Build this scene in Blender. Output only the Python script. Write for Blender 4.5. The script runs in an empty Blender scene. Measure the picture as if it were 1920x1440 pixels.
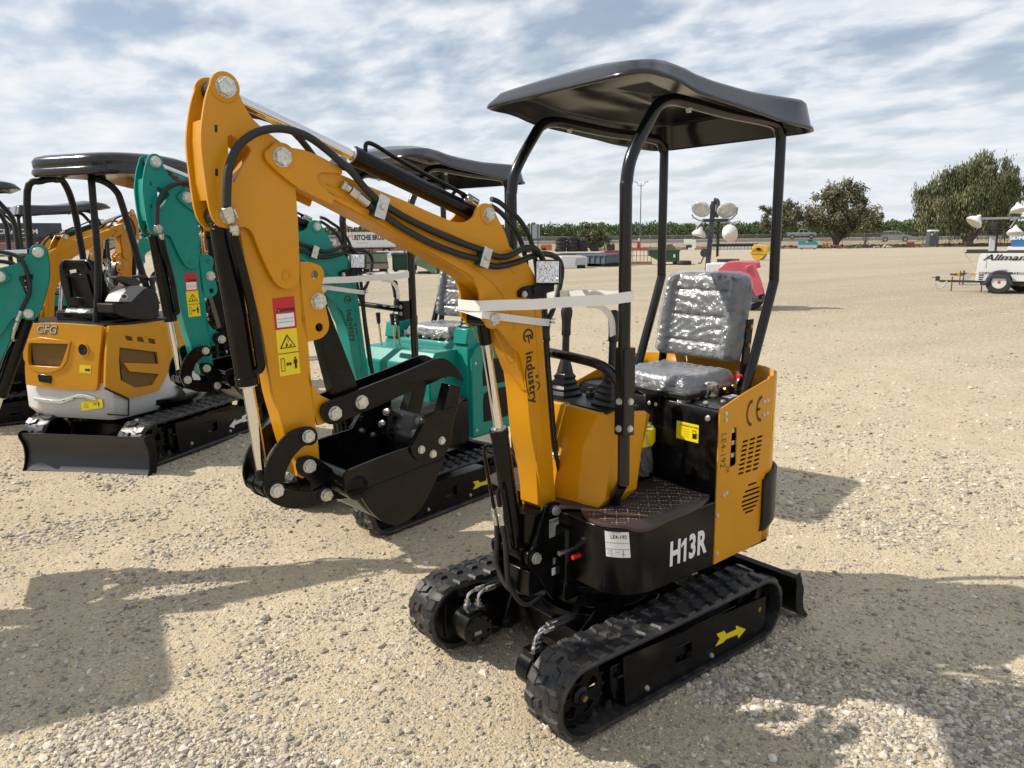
import bpy, bmesh, math, random
import numpy as np
from mathutils import Vector, Matrix, geometry
R=math.radians; PI=math.pi
random.seed(5); np.random.seed(5)
S=bpy.context.scene; COL=S.collection
# ---------------- camera, sun, sky, exposure ----------------
CAMP=dict(f=1431.6,yaw=-2.2363,pitch=.1873,roll=-.0113); CC=np.array([1.6242,2.1407,1.6741])
def _axes():
    cy,sy=math.cos(CAMP['yaw']),math.sin(CAMP['yaw']); cp,sp=math.cos(CAMP['pitch']),math.sin(CAMP['pitch'])
    fw=np.array([cy*cp,sy*cp,-sp]); r=np.array([sy,-cy,0.]); u=np.cross(r,fw)
    c,s=math.cos(CAMP['roll']),math.sin(CAMP['roll'])
    return c*r+s*u, -s*r+c*u, fw
CR,CU,CW=_axes()
cd=bpy.data.cameras.new('camera'); cam=bpy.data.objects.new('camera',cd); COL.objects.link(cam)
cd.sensor_fit='HORIZONTAL'; cd.sensor_width=36; cd.lens=36*CAMP['f']/1920; cd.clip_start=.05; cd.clip_end=30000
m=Matrix.Identity(4)
for i in range(3):
    m[i][0]=CR[i]; m[i][1]=CU[i]; m[i][2]=-CW[i]; m[i][3]=CC[i]
cam.matrix_world=m; S.camera=cam
S.render.resolution_x=1024; S.render.resolution_y=768
SUN=Vector((.80,-.74,1.0)).normalized()
EL=math.asin(SUN.z); 
sl=bpy.data.lights.new('sun','SUN'); sl.energy=5.0; sl.angle=R(.6); sl.color=(1,.93,.82)
so=bpy.data.objects.new('sun',sl); COL.objects.link(so); so.rotation_euler=SUN.to_track_quat('Z','Y').to_euler()
W=bpy.data.worlds.new('World'); S.world=W; W.use_nodes=True
def N(nt,t,**k):
    n=nt.nodes.new(t)
    for a,b in k.items():
        if a.startswith('i_'): n.inputs[int(a[2:])].default_value=b
        else: setattr(n,a,b)
    return n
def L(nt,a,b): nt.links.new(a,b)
def mth(nt,op,a,b=None,c=None):
    n=nt.nodes.new('ShaderNodeMath'); n.operation=op
    for i,x in enumerate((a,b,c)):
        if x is None: continue
        if isinstance(x,(int,float)): n.inputs[i].default_value=x
        else: nt.links.new(x,n.inputs[i])
    return n.outputs[0]
def ramp(nt,fac,stops):
    n=nt.nodes.new('ShaderNodeValToRGB'); cr=n.color_ramp
    while len(cr.elements)<len(stops): cr.elements.new(.5)
    for e,(p,c) in zip(cr.elements,stops):
        e.position=p; e.color=(c if isinstance(c,tuple) else (c,c,c))+(1,)
    nt.links.new(fac,n.inputs[0]); return n.outputs[0]
nt=W.node_tree; nt.nodes.clear()
out=N(nt,'ShaderNodeOutputWorld'); bg=N(nt,'ShaderNodeBackground'); bg.inputs[1].default_value=.1; L(nt,bg.outputs[0],out.inputs[0])
sky=N(nt,'ShaderNodeTexSky',sky_type='NISHITA',sun_disc=False,sun_elevation=EL,sun_rotation=math.atan2(SUN.x,SUN.y),altitude=50,air_density=1.0,dust_density=1.2,ozone_density=1.5)
tc=N(nt,'ShaderNodeTexCoord'); sep=N(nt,'ShaderNodeSeparateXYZ'); L(nt,tc.outputs['Generated'],sep.inputs[0])
zz=mth(nt,'MAXIMUM',sep.outputs[2],0.0)
den=mth(nt,'ADD',zz,.16)
px=mth(nt,'DIVIDE',sep.outputs[0],den); py=mth(nt,'DIVIDE',sep.outputs[1],den)
comb=N(nt,'ShaderNodeCombineXYZ'); L(nt,px,comb.inputs[0]); L(nt,py,comb.inputs[1])
mp=N(nt,'ShaderNodeMapping'); mp.inputs['Rotation'].default_value=(0,0,R(38)); mp.inputs['Scale'].default_value=(1,.72,1); L(nt,comb.outputs[0],mp.inputs[0])
n1=N(nt,'ShaderNodeTexNoise'); n1.inputs['Scale'].default_value=4.4; n1.inputs['Detail'].default_value=10; n1.inputs['Roughness'].default_value=.52; n1.inputs['Distortion'].default_value=.15; L(nt,mp.outputs[0],n1.inputs['Vector'])
n2=N(nt,'ShaderNodeTexNoise'); n2.inputs['Scale'].default_value=1.1; n2.inputs['Detail'].default_value=4; L(nt,mp.outputs[0],n2.inputs['Vector'])
n3=N(nt,'ShaderNodeTexNoise'); n3.inputs['Scale'].default_value=10; n3.inputs['Detail'].default_value=6; n3.inputs['Roughness'].default_value=.6; n3.inputs['Distortion'].default_value=.4; L(nt,mp.outputs[0],n3.inputs['Vector'])
cov=mth(nt,'ADD',mth(nt,'MULTIPLY',n1.outputs[0],.62),mth(nt,'MULTIPLY',n2.outputs[0],.55))
fac=ramp(nt,cov,[(.46,0.0),(.62,.95)])
fac=mth(nt,'ADD',mth(nt,'MULTIPLY',fac,.62),.36)
shade=mth(nt,'ADD',mth(nt,'MULTIPLY',n1.outputs[0],.66),mth(nt,'MULTIPLY',n3.outputs[0],.34))
ccol=ramp(nt,shade,[(.34,(6.2,7.0,8.1)),(.46,(7.2,7.85,8.7)),(.57,(8.7,9.05,9.5)),(.70,(10.2,10.2,10.3))])
# keep the sky dome's brightness rising towards the horizon like thin cloud does
mx=N(nt,'ShaderNodeMix',data_type='RGBA'); L(nt,fac,mx.inputs[0]); L(nt,sky.outputs[0],mx.inputs[6]); L(nt,ccol,mx.inputs[7])
hz=N(nt,'ShaderNodeMix',data_type='RGBA'); L(nt,ramp(nt,zz,[(0.,.85),(.08,.45),(.20,0.)]),hz.inputs[0]); L(nt,mx.outputs[2],hz.inputs[6]); hz.inputs[7].default_value=(8.6,9.0,9.5,1); L(nt,hz.outputs[2],bg.inputs[0])
S.view_settings.view_transform='Standard'; S.view_settings.look='None'; S.view_settings.exposure=0; S.view_settings.gamma=1
S.render.engine='CYCLES'; S.cycles.max_bounces=6
# ---------------- unprojection helpers ----------------
def ray(px,py): return CW*CAMP['f']+CR*(px-960)+CU*(720-py)
def up(px,py,ax,val):
    d=ray(px,py); t=(val-CC[ax])/d[ax]; return Vector(CC+d*t)
def dp(px,py,d):            # point on the ray of a pixel at camera depth d metres
    return Vector(CC+ray(px,py)/CAMP['f']*d)
class Fr:                    # vertical-plane frame: u along yaw, n to its left, z up
    def __init__(s,o=(0,0),yaw=0):
        s.o=np.array([o[0],o[1],0.]); s.u=np.array([math.cos(yaw),math.sin(yaw),0]); s.n=np.array([-math.sin(yaw),math.cos(yaw),0])
    def P(s,px,py,n=0):      # pixel -> (u,z) on the plane at offset n
        d=ray(px,py); t=(n-(CC-s.o)@s.n)/(d@s.n); X=CC+d*t-s.o
        return (float(X@s.u),float(X[2]))
    def W(s,u,n,z): return Vector(s.o+s.u*u+s.n*n+np.array([0,0,z]))
# ---------------- mesh collector ----------------
def smooth_outline(pts,thr=34,sub=3):
    n=len(pts); out=[]
    P=[Vector((p[0],p[1])) for p in pts]
    def corner(i):
        a=P[i]-P[i-1]; b=P[(i+1)%n]-P[i]
        if a.length<1e-9 or b.length<1e-9: return True
        return math.degrees(a.angle(b))>thr
    cor=[corner(i) for i in range(n)]
    for i in range(n):
        j=(i+1)%n; p1,p2=P[i],P[j]
        out.append((p1.x,p1.y))
        if cor[i] and cor[j]: continue
        t1=(p2-p1) if cor[i] else (P[j]-P[i-1])*.5
        t2=(p2-p1) if cor[j] else (P[(j+1)%n]-P[i])*.5
        l=(p2-p1).length
        if t1.length>1e-9: t1=t1.normalized()*l
        if t2.length>1e-9: t2=t2.normalized()*l
        for k in range(1,sub+1):
            t=k/(sub+1); h=(2*t**3-3*t**2+1)*p1+(t**3-2*t**2+t)*t1+(-2*t**3+3*t**2)*p2+(t**3-t**2)*t2
            out.append((h.x,h.y))
    return out
def spline(pts,sub=6):
    P=[Vector(p) for p in pts]; out=[]
    for i in range(len(P)-1):
        p0=P[i-1] if i else P[0]*2-P[1]; p1,p2=P[i],P[i+1]; p3=P[i+2] if i+2<len(P) else P[-1]*2-P[-2]
        for k in range(sub):
            t=k/sub; out.append(.5*((2*p1)+(p2-p0)*t+(2*p0-5*p1+4*p2-p3)*t*t+(3*p1-p0-3*p2+p3)*t**3))
    out.append(P[-1]); return out
class MB:
    def __init__(s): s.v=[]; s.f=[]; s.mi=[]; s.cur=0
    def add(s,vs,fs):
        b=len(s.v); s.v.extend([tuple(x) for x in vs]); s.f.extend([tuple(b+i for i in f) for f in fs]); s.mi.extend([s.cur]*len(fs))
    def box(s,c,d,rz=0,rot=None):
        h=[x/2 for x in d]; M=rot if rot is not None else Matrix.Rotation(rz,3,'Z'); c=Vector(c)
        vs=[c+M@Vector((a*h[0],b*h[1],e*h[2])) for e in(-1,1) for a,b in((-1,-1),(1,-1),(1,1),(-1,1))]
        s.add(vs,[(3,2,1,0),(4,5,6,7),(0,1,5,4),(1,2,6,5),(2,3,7,6),(3,0,4,7)])
    def hexa(s,vs): s.add(vs,[(3,2,1,0),(4,5,6,7),(0,1,5,4),(1,2,6,5),(2,3,7,6),(3,0,4,7)])
    def prism(s,pts,fn,a,b,holes=()):     # pts 2D; fn(p,q,h)->3D
        loops=[pts]+list(holes)
        tri=geometry.tessellate_polygon([[Vector((p[0],p[1],0)) for p in lp] for lp in loops])
        flat=[p for lp in loops for p in lp]; n=len(flat)
        vs=[fn(p[0],p[1],a) for p in flat]+[fn(p[0],p[1],b) for p in flat]
        fs=[]
        for t in tri:
            p,q,r=[flat[i] for i in t]
            ar=(q[0]-p[0])*(r[1]-p[1])-(q[1]-p[1])*(r[0]-p[0])
            if abs(ar)<1e-12: continue
            t=t if ar>0 else (t[0],t[2],t[1])
            fs.append(tuple(i+n for i in t)); fs.append((t[0],t[2],t[1]))
        k=0
        for li,lp in enumerate(loops):
            m=len(lp); A=sum(lp[i][0]*lp[(i+1)%m][1]-lp[(i+1)%m][0]*lp[i][1] for i in range(m))
            ccw=(A>0)==(li==0)
            for i in range(m):
                i0=k+i; i1=k+(i+1)%m
                fs.append((i0,i1,i1+n,i0+n) if ccw else (i1,i0,i0+n,i1+n))
            k+=m
        s.add(vs,fs)
    def cyl(s,p0,p1,r,seg=20,r2=None,cap=True,ph=0):
        p0,p1=Vector(p0),Vector(p1); r2=r if r2 is None else r2
        d=(p1-p0).normalized(); x=d.orthogonal().normalized(); y=d.cross(x)
        vs=[]
        for p,rr in((p0,r),(p1,r2)):
            for i in range(seg):
                a=2*PI*i/seg+ph; vs.append(p+(x*math.cos(a)+y*math.sin(a))*rr)
        fs=[(i,(i+1)%seg,(i+1)%seg+seg,i+seg) for i in range(seg)]
        if cap: fs+=[tuple(range(seg-1,-1,-1)),tuple(range(seg,2*seg))]
        s.add(vs,fs)
    def lathe(s,p0,ax,prof,seg=20):      # prof list of (h,r)
        p0=Vector(p0); d=Vector(ax).normalized(); x=d.orthogonal().normalized(); y=d.cross(x); vs=[]
        for h,r in prof:
            for i in range(seg):
                a=2*PI*i/seg; vs.append(p0+d*h+(x*math.cos(a)+y*math.sin(a))*max(r,1e-4))
        fs=[]
        for j in range(len(prof)-1):
            for i in range(seg):
                k=(i+1)%seg; fs.append((j*seg+i,j*seg+k,(j+1)*seg+k,(j+1)*seg+i))
        fs+=[tuple(range(seg-1,-1,-1)),tuple(range((len(prof)-1)*seg,len(prof)*seg))]
        s.add(vs,fs)
    def tube(s,pts,r,seg=10,cap=True,rf=None):
        P=[Vector(p) for p in pts]; n=len(P); T=[]
        for i in range(n):
            a=P[min(i+1,n-1)]-P[max(i-1,0)]; T.append(a.normalized() if a.length>1e-9 else Vector((0,0,1)))
        x=T[0].orthogonal().normalized(); vs=[]
        for i in range(n):
            x=(x-T[i]*x.dot(T[i])); x=x.normalized() if x.length>1e-6 else T[i].orthogonal().normalized()
            y=T[i].cross(x); rr=rf(i/(n-1)) if rf else r
            for k in range(seg):
                a=2*PI*k/seg; vs.append(P[i]+(x*math.cos(a)+y*math.sin(a))*rr)
        fs=[(i*seg+k,i*seg+(k+1)%seg,(i+1)*seg+(k+1)%seg,(i+1)*seg+k) for i in range(n-1) for k in range(seg)]
        if cap: fs+=[tuple(range(seg-1,-1,-1)),tuple(range((n-1)*seg,n*seg))]
        s.add(vs,fs)
    def strip(s,pts,up,w,th=.0015):      # ribbon: centre line, width direction(s)
        P=[Vector(p) for p in pts]; n=len(P); U=[Vector(u) for u in up] if isinstance(up[0],(tuple,list,Vector)) else [Vector(up)]*n
        vs=[]
        for i in range(n):
            t=(P[min(i+1,n-1)]-P[max(i-1,0)]).normalized(); nn=t.cross(U[i]).normalized()*th/2; u=U[i].normalized()*w/2
            vs+=[P[i]-u-nn,P[i]+u-nn,P[i]+u+nn,P[i]-u+nn]
        fs=[(i*4+k,i*4+(k+1)%4,(i+1)*4+(k+1)%4,(i+1)*4+k) for i in range(n-1) for k in range(4)]+[(3,2,1,0),(n*4-4,n*4-3,n*4-2,n*4-1)]
        s.add(vs,fs)
    def grid(s,fn,nu,nv,close=False):
        vs=[fn(i/nu,j/nv) for j in range(nv+1) for i in range(nu+1)]
        s.add(vs,[(j*(nu+1)+i,j*(nu+1)+i+1,(j+1)*(nu+1)+i+1,(j+1)*(nu+1)+i) for j in range(nv) for i in range(nu)])
    def build(s,name,mat,parent=None,bev=0,ang=35,seg=2,label=None,fix=True,sub=0,solid=0):
        me=bpy.data.meshes.new(name); me.from_pydata([tuple(v) for v in s.v],[],s.f)
        mats=mat if isinstance(mat,(list,tuple)) else [mat]
        for q in mats: me.materials.append(q)
        if len(mats)>1: me.polygons.foreach_set('material_index',s.mi)
        if fix:
            bm=bmesh.new(); bm.from_mesh(me); bmesh.ops.recalc_face_normals(bm,faces=bm.faces); bm.to_mesh(me); bm.free()
        me.update()
        if ang is not None:
            me.polygons.foreach_set('use_smooth',[True]*len(me.polygons)); me.set_sharp_from_angle(angle=R(ang))
        o=bpy.data.objects.new(name,me); COL.objects.link(o)
        if parent is not None: o.parent=parent
        if sub:
            q=o.modifiers.new('s','SUBSURF'); q.levels=sub; q.render_levels=sub
        if solid:
            q=o.modifiers.new('t','SOLIDIFY'); q.thickness=solid; q.offset=0
        if bev:
            q=o.modifiers.new('b','BEVEL'); q.width=bev; q.segments=seg; q.limit_method='ANGLE'; q.angle_limit=R(35); q.harden_normals=False
        if label: o['label']=label
        return o
def tag(o,label=None,cat=None,group=None,kind=None):
    if label: o['label']=label
    if cat: o['category']=cat
    if group: o['group']=group
    if kind: o['kind']=kind
    return o
def empty(name,loc=(0,0,0),rz=0,label=None,cat=None,group=None):
    o=bpy.data.objects.new(name,None); COL.objects.link(o); o.location=loc; o.rotation_euler=(0,0,rz); o.empty_display_size=.2
    return tag(o,label,cat,group)
def textmesh(s,size,fn,bold=0,th=.0006,spc=1.0,shear=0,res=3,sx=1.0):
    """letters as thin solid mesh; fn(x,y,h)->3D; centred"""
    cu=bpy.data.curves.new('t','FONT'); cu.body=s; cu.size=size; cu.offset=bold; cu.align_x='CENTER'; cu.align_y='CENTER'; cu.space_character=spc; cu.shear=shear; cu.resolution_u=res
    o=bpy.data.objects.new('t',cu); COL.objects.link(o)
    me=o.to_mesh(); mb=MB()
    vs=[v.co.copy() for v in me.vertices]; fs=[tuple(p.vertices) for p in me.polygons]
    mb.add([fn(v.x*sx,v.y,th) for v in vs],fs)
    o.to_mesh_clear(); bpy.data.objects.remove(o); bpy.data.curves.remove(cu)
    return mb
# ---------------- materials ----------------
def mat(name,col,rough=.5,metal=0,coat=0,nz=0,nscale=8,bump=0,bscale=60,rvar=0,spec=.5,col2=None,c2t=(.5,.7),dust=0,alpha=None,bdist=.002,detail=4):
    m=bpy.data.materials.new(name); m.use_nodes=True; t=m.node_tree; b=t.nodes['Principled BSDF']
    b.inputs['Roughness'].default_value=rough; b.inputs['Metallic'].default_value=metal; b.inputs['Coat Weight'].default_value=coat; b.inputs['Coat Roughness'].default_value=.08
    b.inputs['Specular IOR Level'].default_value=spec; b.inputs['Base Color'].default_value=tuple(col)+(1,)
    tcn=N(t,'ShaderNodeTexCoord'); co=tcn.outputs['Object']
    src=None
    if nz or col2:
        n=N(t,'ShaderNodeTexNoise'); n.inputs['Scale'].default_value=nscale; n.inputs['Detail'].default_value=detail; L(t,co,n.inputs['Vector'])
        if col2: src=ramp(t,n.outputs[0],[(c2t[0],tuple(col)),(c2t[1],tuple(col2))])
        else:
            a=tuple(max(0,c*(1-nz)) for c in col); c_=tuple(min(1,c*(1+nz)) for c in col)
            src=ramp(t,n.outputs[0],[(.3,a),(.7,c_)])
    if dust:
        g=N(t,'ShaderNodeTexNoise'); g.inputs['Scale'].default_value=14; g.inputs['Detail'].default_value=8; g.inputs['Roughness'].default_value=.7; L(t,co,g.inputs['Vector'])
        f=mth(t,'MULTIPLY',ramp(t,g.outputs[0],[(.48,0.0),(.75,1.0)]),dust)
        x=N(t,'ShaderNodeMix',data_type='RGBA'); L(t,f,x.inputs[0]); x.inputs[7].default_value=(.42,.35,.26,1)
        if src is not None: L(t,src,x.inputs[6])
        else: x.inputs[6].default_value=tuple(col)+(1,)
        src=x.outputs[2]
        rr=mth(t,'ADD',mth(t,'MULTIPLY',f,.5),rough); L(t,rr,b.inputs['Roughness'])
    elif rvar:
        g=N(t,'ShaderNodeTexNoise'); g.inputs['Scale'].default_value=11; g.inputs['Detail'].default_value=5; L(t,co,g.inputs['Vector'])
        L(t,mth(t,'ADD',mth(t,'MULTIPLY',g.outputs[0],rvar),rough-rvar/2),b.inputs['Roughness'])
    if src is not None: L(t,src,b.inputs['Base Color'])
    if bump:
        g=N(t,'ShaderNodeTexNoise'); g.inputs['Scale'].default_value=bscale; g.inputs['Detail'].default_value=3; L(t,co,g.inputs['Vector'])
        bp=N(t,'ShaderNodeBump'); bp.inputs['Strength'].default_value=bump; bp.inputs['Distance'].default_value=bdist; L(t,g.outputs[0],bp.inputs['Height']); L(t,bp.outputs[0],b.inputs['Normal'])
    if alpha is not None: b.inputs['Alpha'].default_value=alpha
    return m
M={}
M['orange']=mat('orange_paint',(.60,.262,.002),.30,spec=.34,coat=.06,nz=.06,nscale=5,bump=.16,bscale=45,rvar=.12,dust=.07)
M['teal']=mat('teal_paint',(.0,.23,.185),.34,spec=.32,coat=.05,nz=.05,nscale=5,bump=.12,bscale=35,rvar=.12,dust=.05)
M['black']=mat('black_paint',(.0035,.0035,.004),.2,spec=.24,coat=.0,bump=.08,bscale=30,rvar=.1,dust=.025)
M['matblack']=mat('matt_black_paint',(.009,.009,.010),.42,spec=.3,bump=.1,bscale=90,rvar=.15,dust=.04)
M['post']=mat('black_tube_paint',(.005,.005,.0055),.22,spec=.4,coat=.1,bump=.05,bscale=20)
M['canopy']=mat('canopy_plastic',(.010,.011,.013),.17,spec=.62,bump=.06,bscale=300,rvar=.1)
M['rubber']=mat('track_rubber',(.015,.0155,.0175),.40,bump=.3,bscale=120,rvar=.25,dust=.18)
M['lens']=mat('lamp_reflector',(.85,.86,.88),.08,metal=1,bump=.5,bscale=45,bdist=.006)
M['hose']=mat('hose_rubber',(.012,.012,.013),.5,bump=.15,bscale=220)
M['plastic']=mat('black_plastic',(.012,.012,.013),.4,bump=.15,bscale=400)
M['steel']=mat('zinc_steel',(.56,.56,.54),.32,metal=1,nz=.18,nscale=60,bump=.2,bscale=180,rvar=.2)
M['zinc']=mat('zinc_bolt',(.60,.60,.56),.42,metal=.85,nz=.25,nscale=140,bump=.3,bscale=260,rvar=.2)
M['chrome']=mat('chrome_rod',(.72,.72,.72),.12,metal=1,bump=.04,bscale=200)
M['brass']=mat('brass',(.55,.38,.14),.35,metal=1)
M['white']=mat('white_strap',(.78,.78,.76),.5,bump=.2,bscale=300)
M['decalwhite']=mat('decal_white',(.76,.77,.78),.45)
M['decalred']=mat('decal_red',(.52,.012,.02),.4)
M['decalyellow']=mat('decal_yellow',(.80,.62,.01),.4)
M['decalblack']=mat('decal_black',(.012,.012,.013),.4)
M['grey']=mat('grey_label',(.28,.28,.28),.4)
M['red']=mat('red_plastic',(.62,.015,.02),.35,coat=.2)
M['mat']=mat('quilted_mat',(.050,.030,.028),.5,bump=.2,bscale=200)
M['stitch']=mat('stitch_thread',(.42,.36,.29),.7)
M['seat']=mat('seat_vinyl',(.055,.058,.063),.5,bump=.2,bscale=200)
M['green']=mat('green_block',(.004,.05,.045),.4)
M['hole']=mat('painted_recess_shade',(.004,.004,.004),.7)  # near-black colour stands in for the shade inside openings
def plastic_film():
    m=bpy.data.materials.new('plastic_film'); m.use_nodes=True; t=m.node_tree; t.nodes.clear()
    o=N(t,'ShaderNodeOutputMaterial'); tr=N(t,'ShaderNodeBsdfTransparent'); gl=N(t,'ShaderNodeBsdfGlossy'); gl.inputs['Roughness'].default_value=.27; gl.inputs['Color'].default_value=(.95,.95,.97,1)
    df=N(t,'ShaderNodeBsdfDiffuse'); df.inputs[0].default_value=(.42,.44,.47,1)
    c=N(t,'ShaderNodeTexCoord'); v=N(t,'ShaderNodeTexNoise'); v.inputs['Scale'].default_value=17; v.inputs['Detail'].default_value=3; v.inputs['Roughness'].default_value=.55; v.inputs['Distortion'].default_value=2.2; L(t,c.outputs['Object'],v.inputs['Vector'])
    bp=N(t,'ShaderNodeBump'); bp.inputs['Strength'].default_value=1.0; bp.inputs['Distance'].default_value=.009; L(t,v.outputs[0],bp.inputs['Height'])
    L(t,bp.outputs[0],gl.inputs['Normal']); L(t,bp.outputs[0],df.inputs['Normal'])
    lw=N(t,'ShaderNodeLayerWeight'); lw.inputs[0].default_value=.28; L(t,bp.outputs[0],lw.inputs['Normal'])
    m1=N(t,'ShaderNodeMixShader'); m1.inputs[0].default_value=.5; L(t,gl.outputs[0],m1.inputs[1]); L(t,df.outputs[0],m1.inputs[2])
    m2=N(t,'ShaderNodeMixShader'); f=mth(t,'MINIMUM',mth(t,'ADD',mth(t,'MULTIPLY',lw.outputs['Facing'],.70),.16),.8); L(t,f,m2.inputs[0]); L(t,tr.outputs[0],m2.inputs[1]); L(t,m1.outputs[0],m2.inputs[2])
    L(t,m2.outputs[0],o.inputs[0]); return m
M['film']=plastic_film()
# ---------------- mini excavator ----------------
F5=Fr((0,0),R(5))
def PQ(px,n): return [F5.P(a,b,n) for a,b in px]
FOOT=F5.P(1040,960,.07); PIV=F5.P(529,294.6,.07)
def rot2(p,c,a):
    x,y=p[0]-c[0],p[1]-c[1]; return (c[0]+x*math.cos(a)-y*math.sin(a),c[1]+x*math.sin(a)+y*math.cos(a))
def bolt(name,p,ax,r,h,mat,parent,washer=True,cone=True):
    p=Vector(p); ax=Vector(ax).normalized(); b=MB()
    if washer: b.cyl(p-ax*.004,p+ax*.002,r*1.22,20)
    r=r*1.08; b.cyl(p-ax*.002,p+ax*h,r,6,ph=.3+p.x*9); 
    if cone: b.cyl(p+ax*h,p+ax*(h+.0006),r*.80,14,r2=r*.78)
    return b.build(name,mat,parent,bev=.0008,seg=1,fix=True)
def text_on(s,size,fn,matl,parent,bold=0,name='lettering',spc=1.0,shear=0,sx=1.0,th=.0008):
    mb=textmesh(s,size,fn,bold,th,spc,shear,3,sx); return mb.build(name,matl,parent,ang=None,fix=False)
def quad_on(fn,x0,y0,x1,y1,h=.0006):
    b=MB(); b.hexa([fn(x0,y0,0),fn(x1,y0,0),fn(x1,y1,0),fn(x0,y1,0),fn(x0,y0,h),fn(x1,y0,h),fn(x1,y1,h),fn(x0,y1,h)]); return b
def poly_on(fn,pts,h=.0007):
    b=MB(); b.prism(pts,lambda p,q,e: fn(p,q,e),0,h); return b
def circ2(cx,cy,r,n=20): return [(cx+r*math.cos(2*PI*i/n),cy+r*math.sin(2*PI*i/n)) for i in range(n)]
def arc_band(cx,cy,r0,r1,a0,a1,n=24,sy=1):
    a=[R(a0+(a1-a0)*i/n) for i in range(n+1)]
    return [(cx+r1*math.cos(t),cy+r1*sy*math.sin(t)) for t in a]+[(cx+r0*math.cos(t),cy+r0*sy*math.sin(t)) for t in reversed(a)]
def warning_triangle(fn,cx,cy,s,h,parent,inner=M['decalyellow']):
    b=MB()
    tri=lambda k,hh: b.prism([(cx-s*k,cy-s*.55*k),(cx+s*k,cy-s*.55*k),(cx,cy+s*1.05*k)],lambda p,q,e: fn(p,q,e),0,hh)
    tri(1,h); b.build('pictogram',M['decalblack'],parent,ang=None)
    b=MB(); b.prism([(cx-s*.78,cy-s*.43),(cx+s*.78,cy-s*.43),(cx,cy+s*.78)],lambda p,q,e: fn(p,q,e),h*.5,h*1.4); b.build('pictogram',inner,parent,ang=None)
def person_icon(fn,cx,cy,s,h,parent):
    b=MB(); f=lambda p,q,e: fn(p,q,e)
    b.prism(circ2(cx,cy+s*.85,s*.17,12),f,0,h)
    b.prism([(cx-.3*s,cy+.6*s),(cx+.3*s,cy+.6*s),(cx+.34*s,cy-.1*s),(cx+.24*s,cy-.1*s),(cx+.2*s,cy+.3*s),(cx+.17*s,cy-1*s),(cx+.03*s,cy-1*s),(cx,cy-.25*s),(cx-.03*s,cy-1*s),(cx-.17*s,cy-1*s),(cx-.2*s,cy+.3*s),(cx-.24*s,cy-.1*s),(cx-.34*s,cy-.1*s)],f,0,h)
    b.build('pictogram',M['decalblack'],parent,ang=None)
def arrow2(fn,x0,x1,cy,w,h,parent):
    b=MB(); l=(x1-x0)*.36
    b.prism([(x0,cy),(x0+l,cy+w),(x0+l,cy+w*.35),(x1-l,cy+w*.35),(x1-l,cy+w),(x1,cy),(x1-l,cy-w),(x1-l,cy-w*.35),(x0+l,cy-w*.35),(x0+l,cy-w)],lambda p,q,e: fn(p,q,e),0,h)
    b.build('pictogram',M['decalblack'],parent,ang=None)
def arm_decal(fn,parent,lines=True):
    """fn(x,y,h): x 0..1 across, y 0..1 up of a strip .055 x .22"""
    w,H=.062,.215
    f=lambda x,y,h: fn(x,y,h)
    root=quad_on(f,0,0,w,H).build('warning_decal',M['decalyellow'],parent,ang=None)
    y1=H*.60
    quad_on(lambda a,b_,c:f(a,b_,c+.0006),-.0008,y1,w+.0008,H+.001).build('danger_panel',M['decalred'],root,ang=None)
    quad_on(lambda a,b_,c:f(a,b_,c+.0013),.005,y1+.006,w-.005,y1+.043).build('white_panel',M['decalwhite'],root,ang=None)
    g=lambda a,b_,c:f(a,b_,c+.0014)
    text_on('DANGER',.0115,lambda x,y,h:g(w*.62+x,H*.845+y,h),M['decalblack'],root,bold=.0006)
    b=MB(); b.prism([(.006,H*.82),(.020,H*.82),(.013,H*.885)],lambda p,q,e:g(p,q,e),0,.0006); b.build('pictogram',M['decalblack'],root,ang=None)
    text_on('!',.010,lambda x,y,h:g(.013+x,H*.838+y,h+.0006),M['decalwhite'],root,bold=.0002)
    text_on('No one is allowed to stand',.0052,lambda x,y,h:g(w*.5+x,y1+.029+y,h),M['decalblack'],root,sx=.8)
    text_on('within the operation range',.0052,lambda x,y,h:g(w*.5+x,y1+.020+y,h),M['decalblack'],root,sx=.8)
    quad_on(g,0,H*.285,w,H*.293).build('divider',M['decalblack'],root,ang=None)
    warning_triangle(g,w*.5,H*.415,.024,.0005,root)
    b=MB(); 
    for q in ([(w*.38,H*.375),(w*.44,H*.43),(w*.50,H*.40),(w*.47,H*.37)],[(w*.5,H*.41),(w*.53,H*.47),(w*.47,H*.48),(w*.55,H*.45)],[(w*.55,H*.37),(w*.68,H*.375),(w*.64,H*.41)]): b.prism(q,lambda p,q_,e:g(p,q_,e+.0008),0,.0004)
    b.build('pictogram',M['decalblack'],root,ang=None)
    b=MB(); b.prism([(w*.1,H*.06),(w*.28,H*.06),(w*.28,H*.23),(w*.1,H*.23)],lambda p,q,e:g(p,q,e),0,.0005,holes=[[(w*.12,H*.068),(w*.26,H*.068),(w*.26,H*.222),(w*.12,H*.222)]]); b.build('pictogram',M['decalblack'],root,ang=None)
    arrow2(g,w*.33,w*.62,H*.145,.006,.0005,root); person_icon(g,w*.80,H*.15,.0165,.0005,root)
    return root
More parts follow.
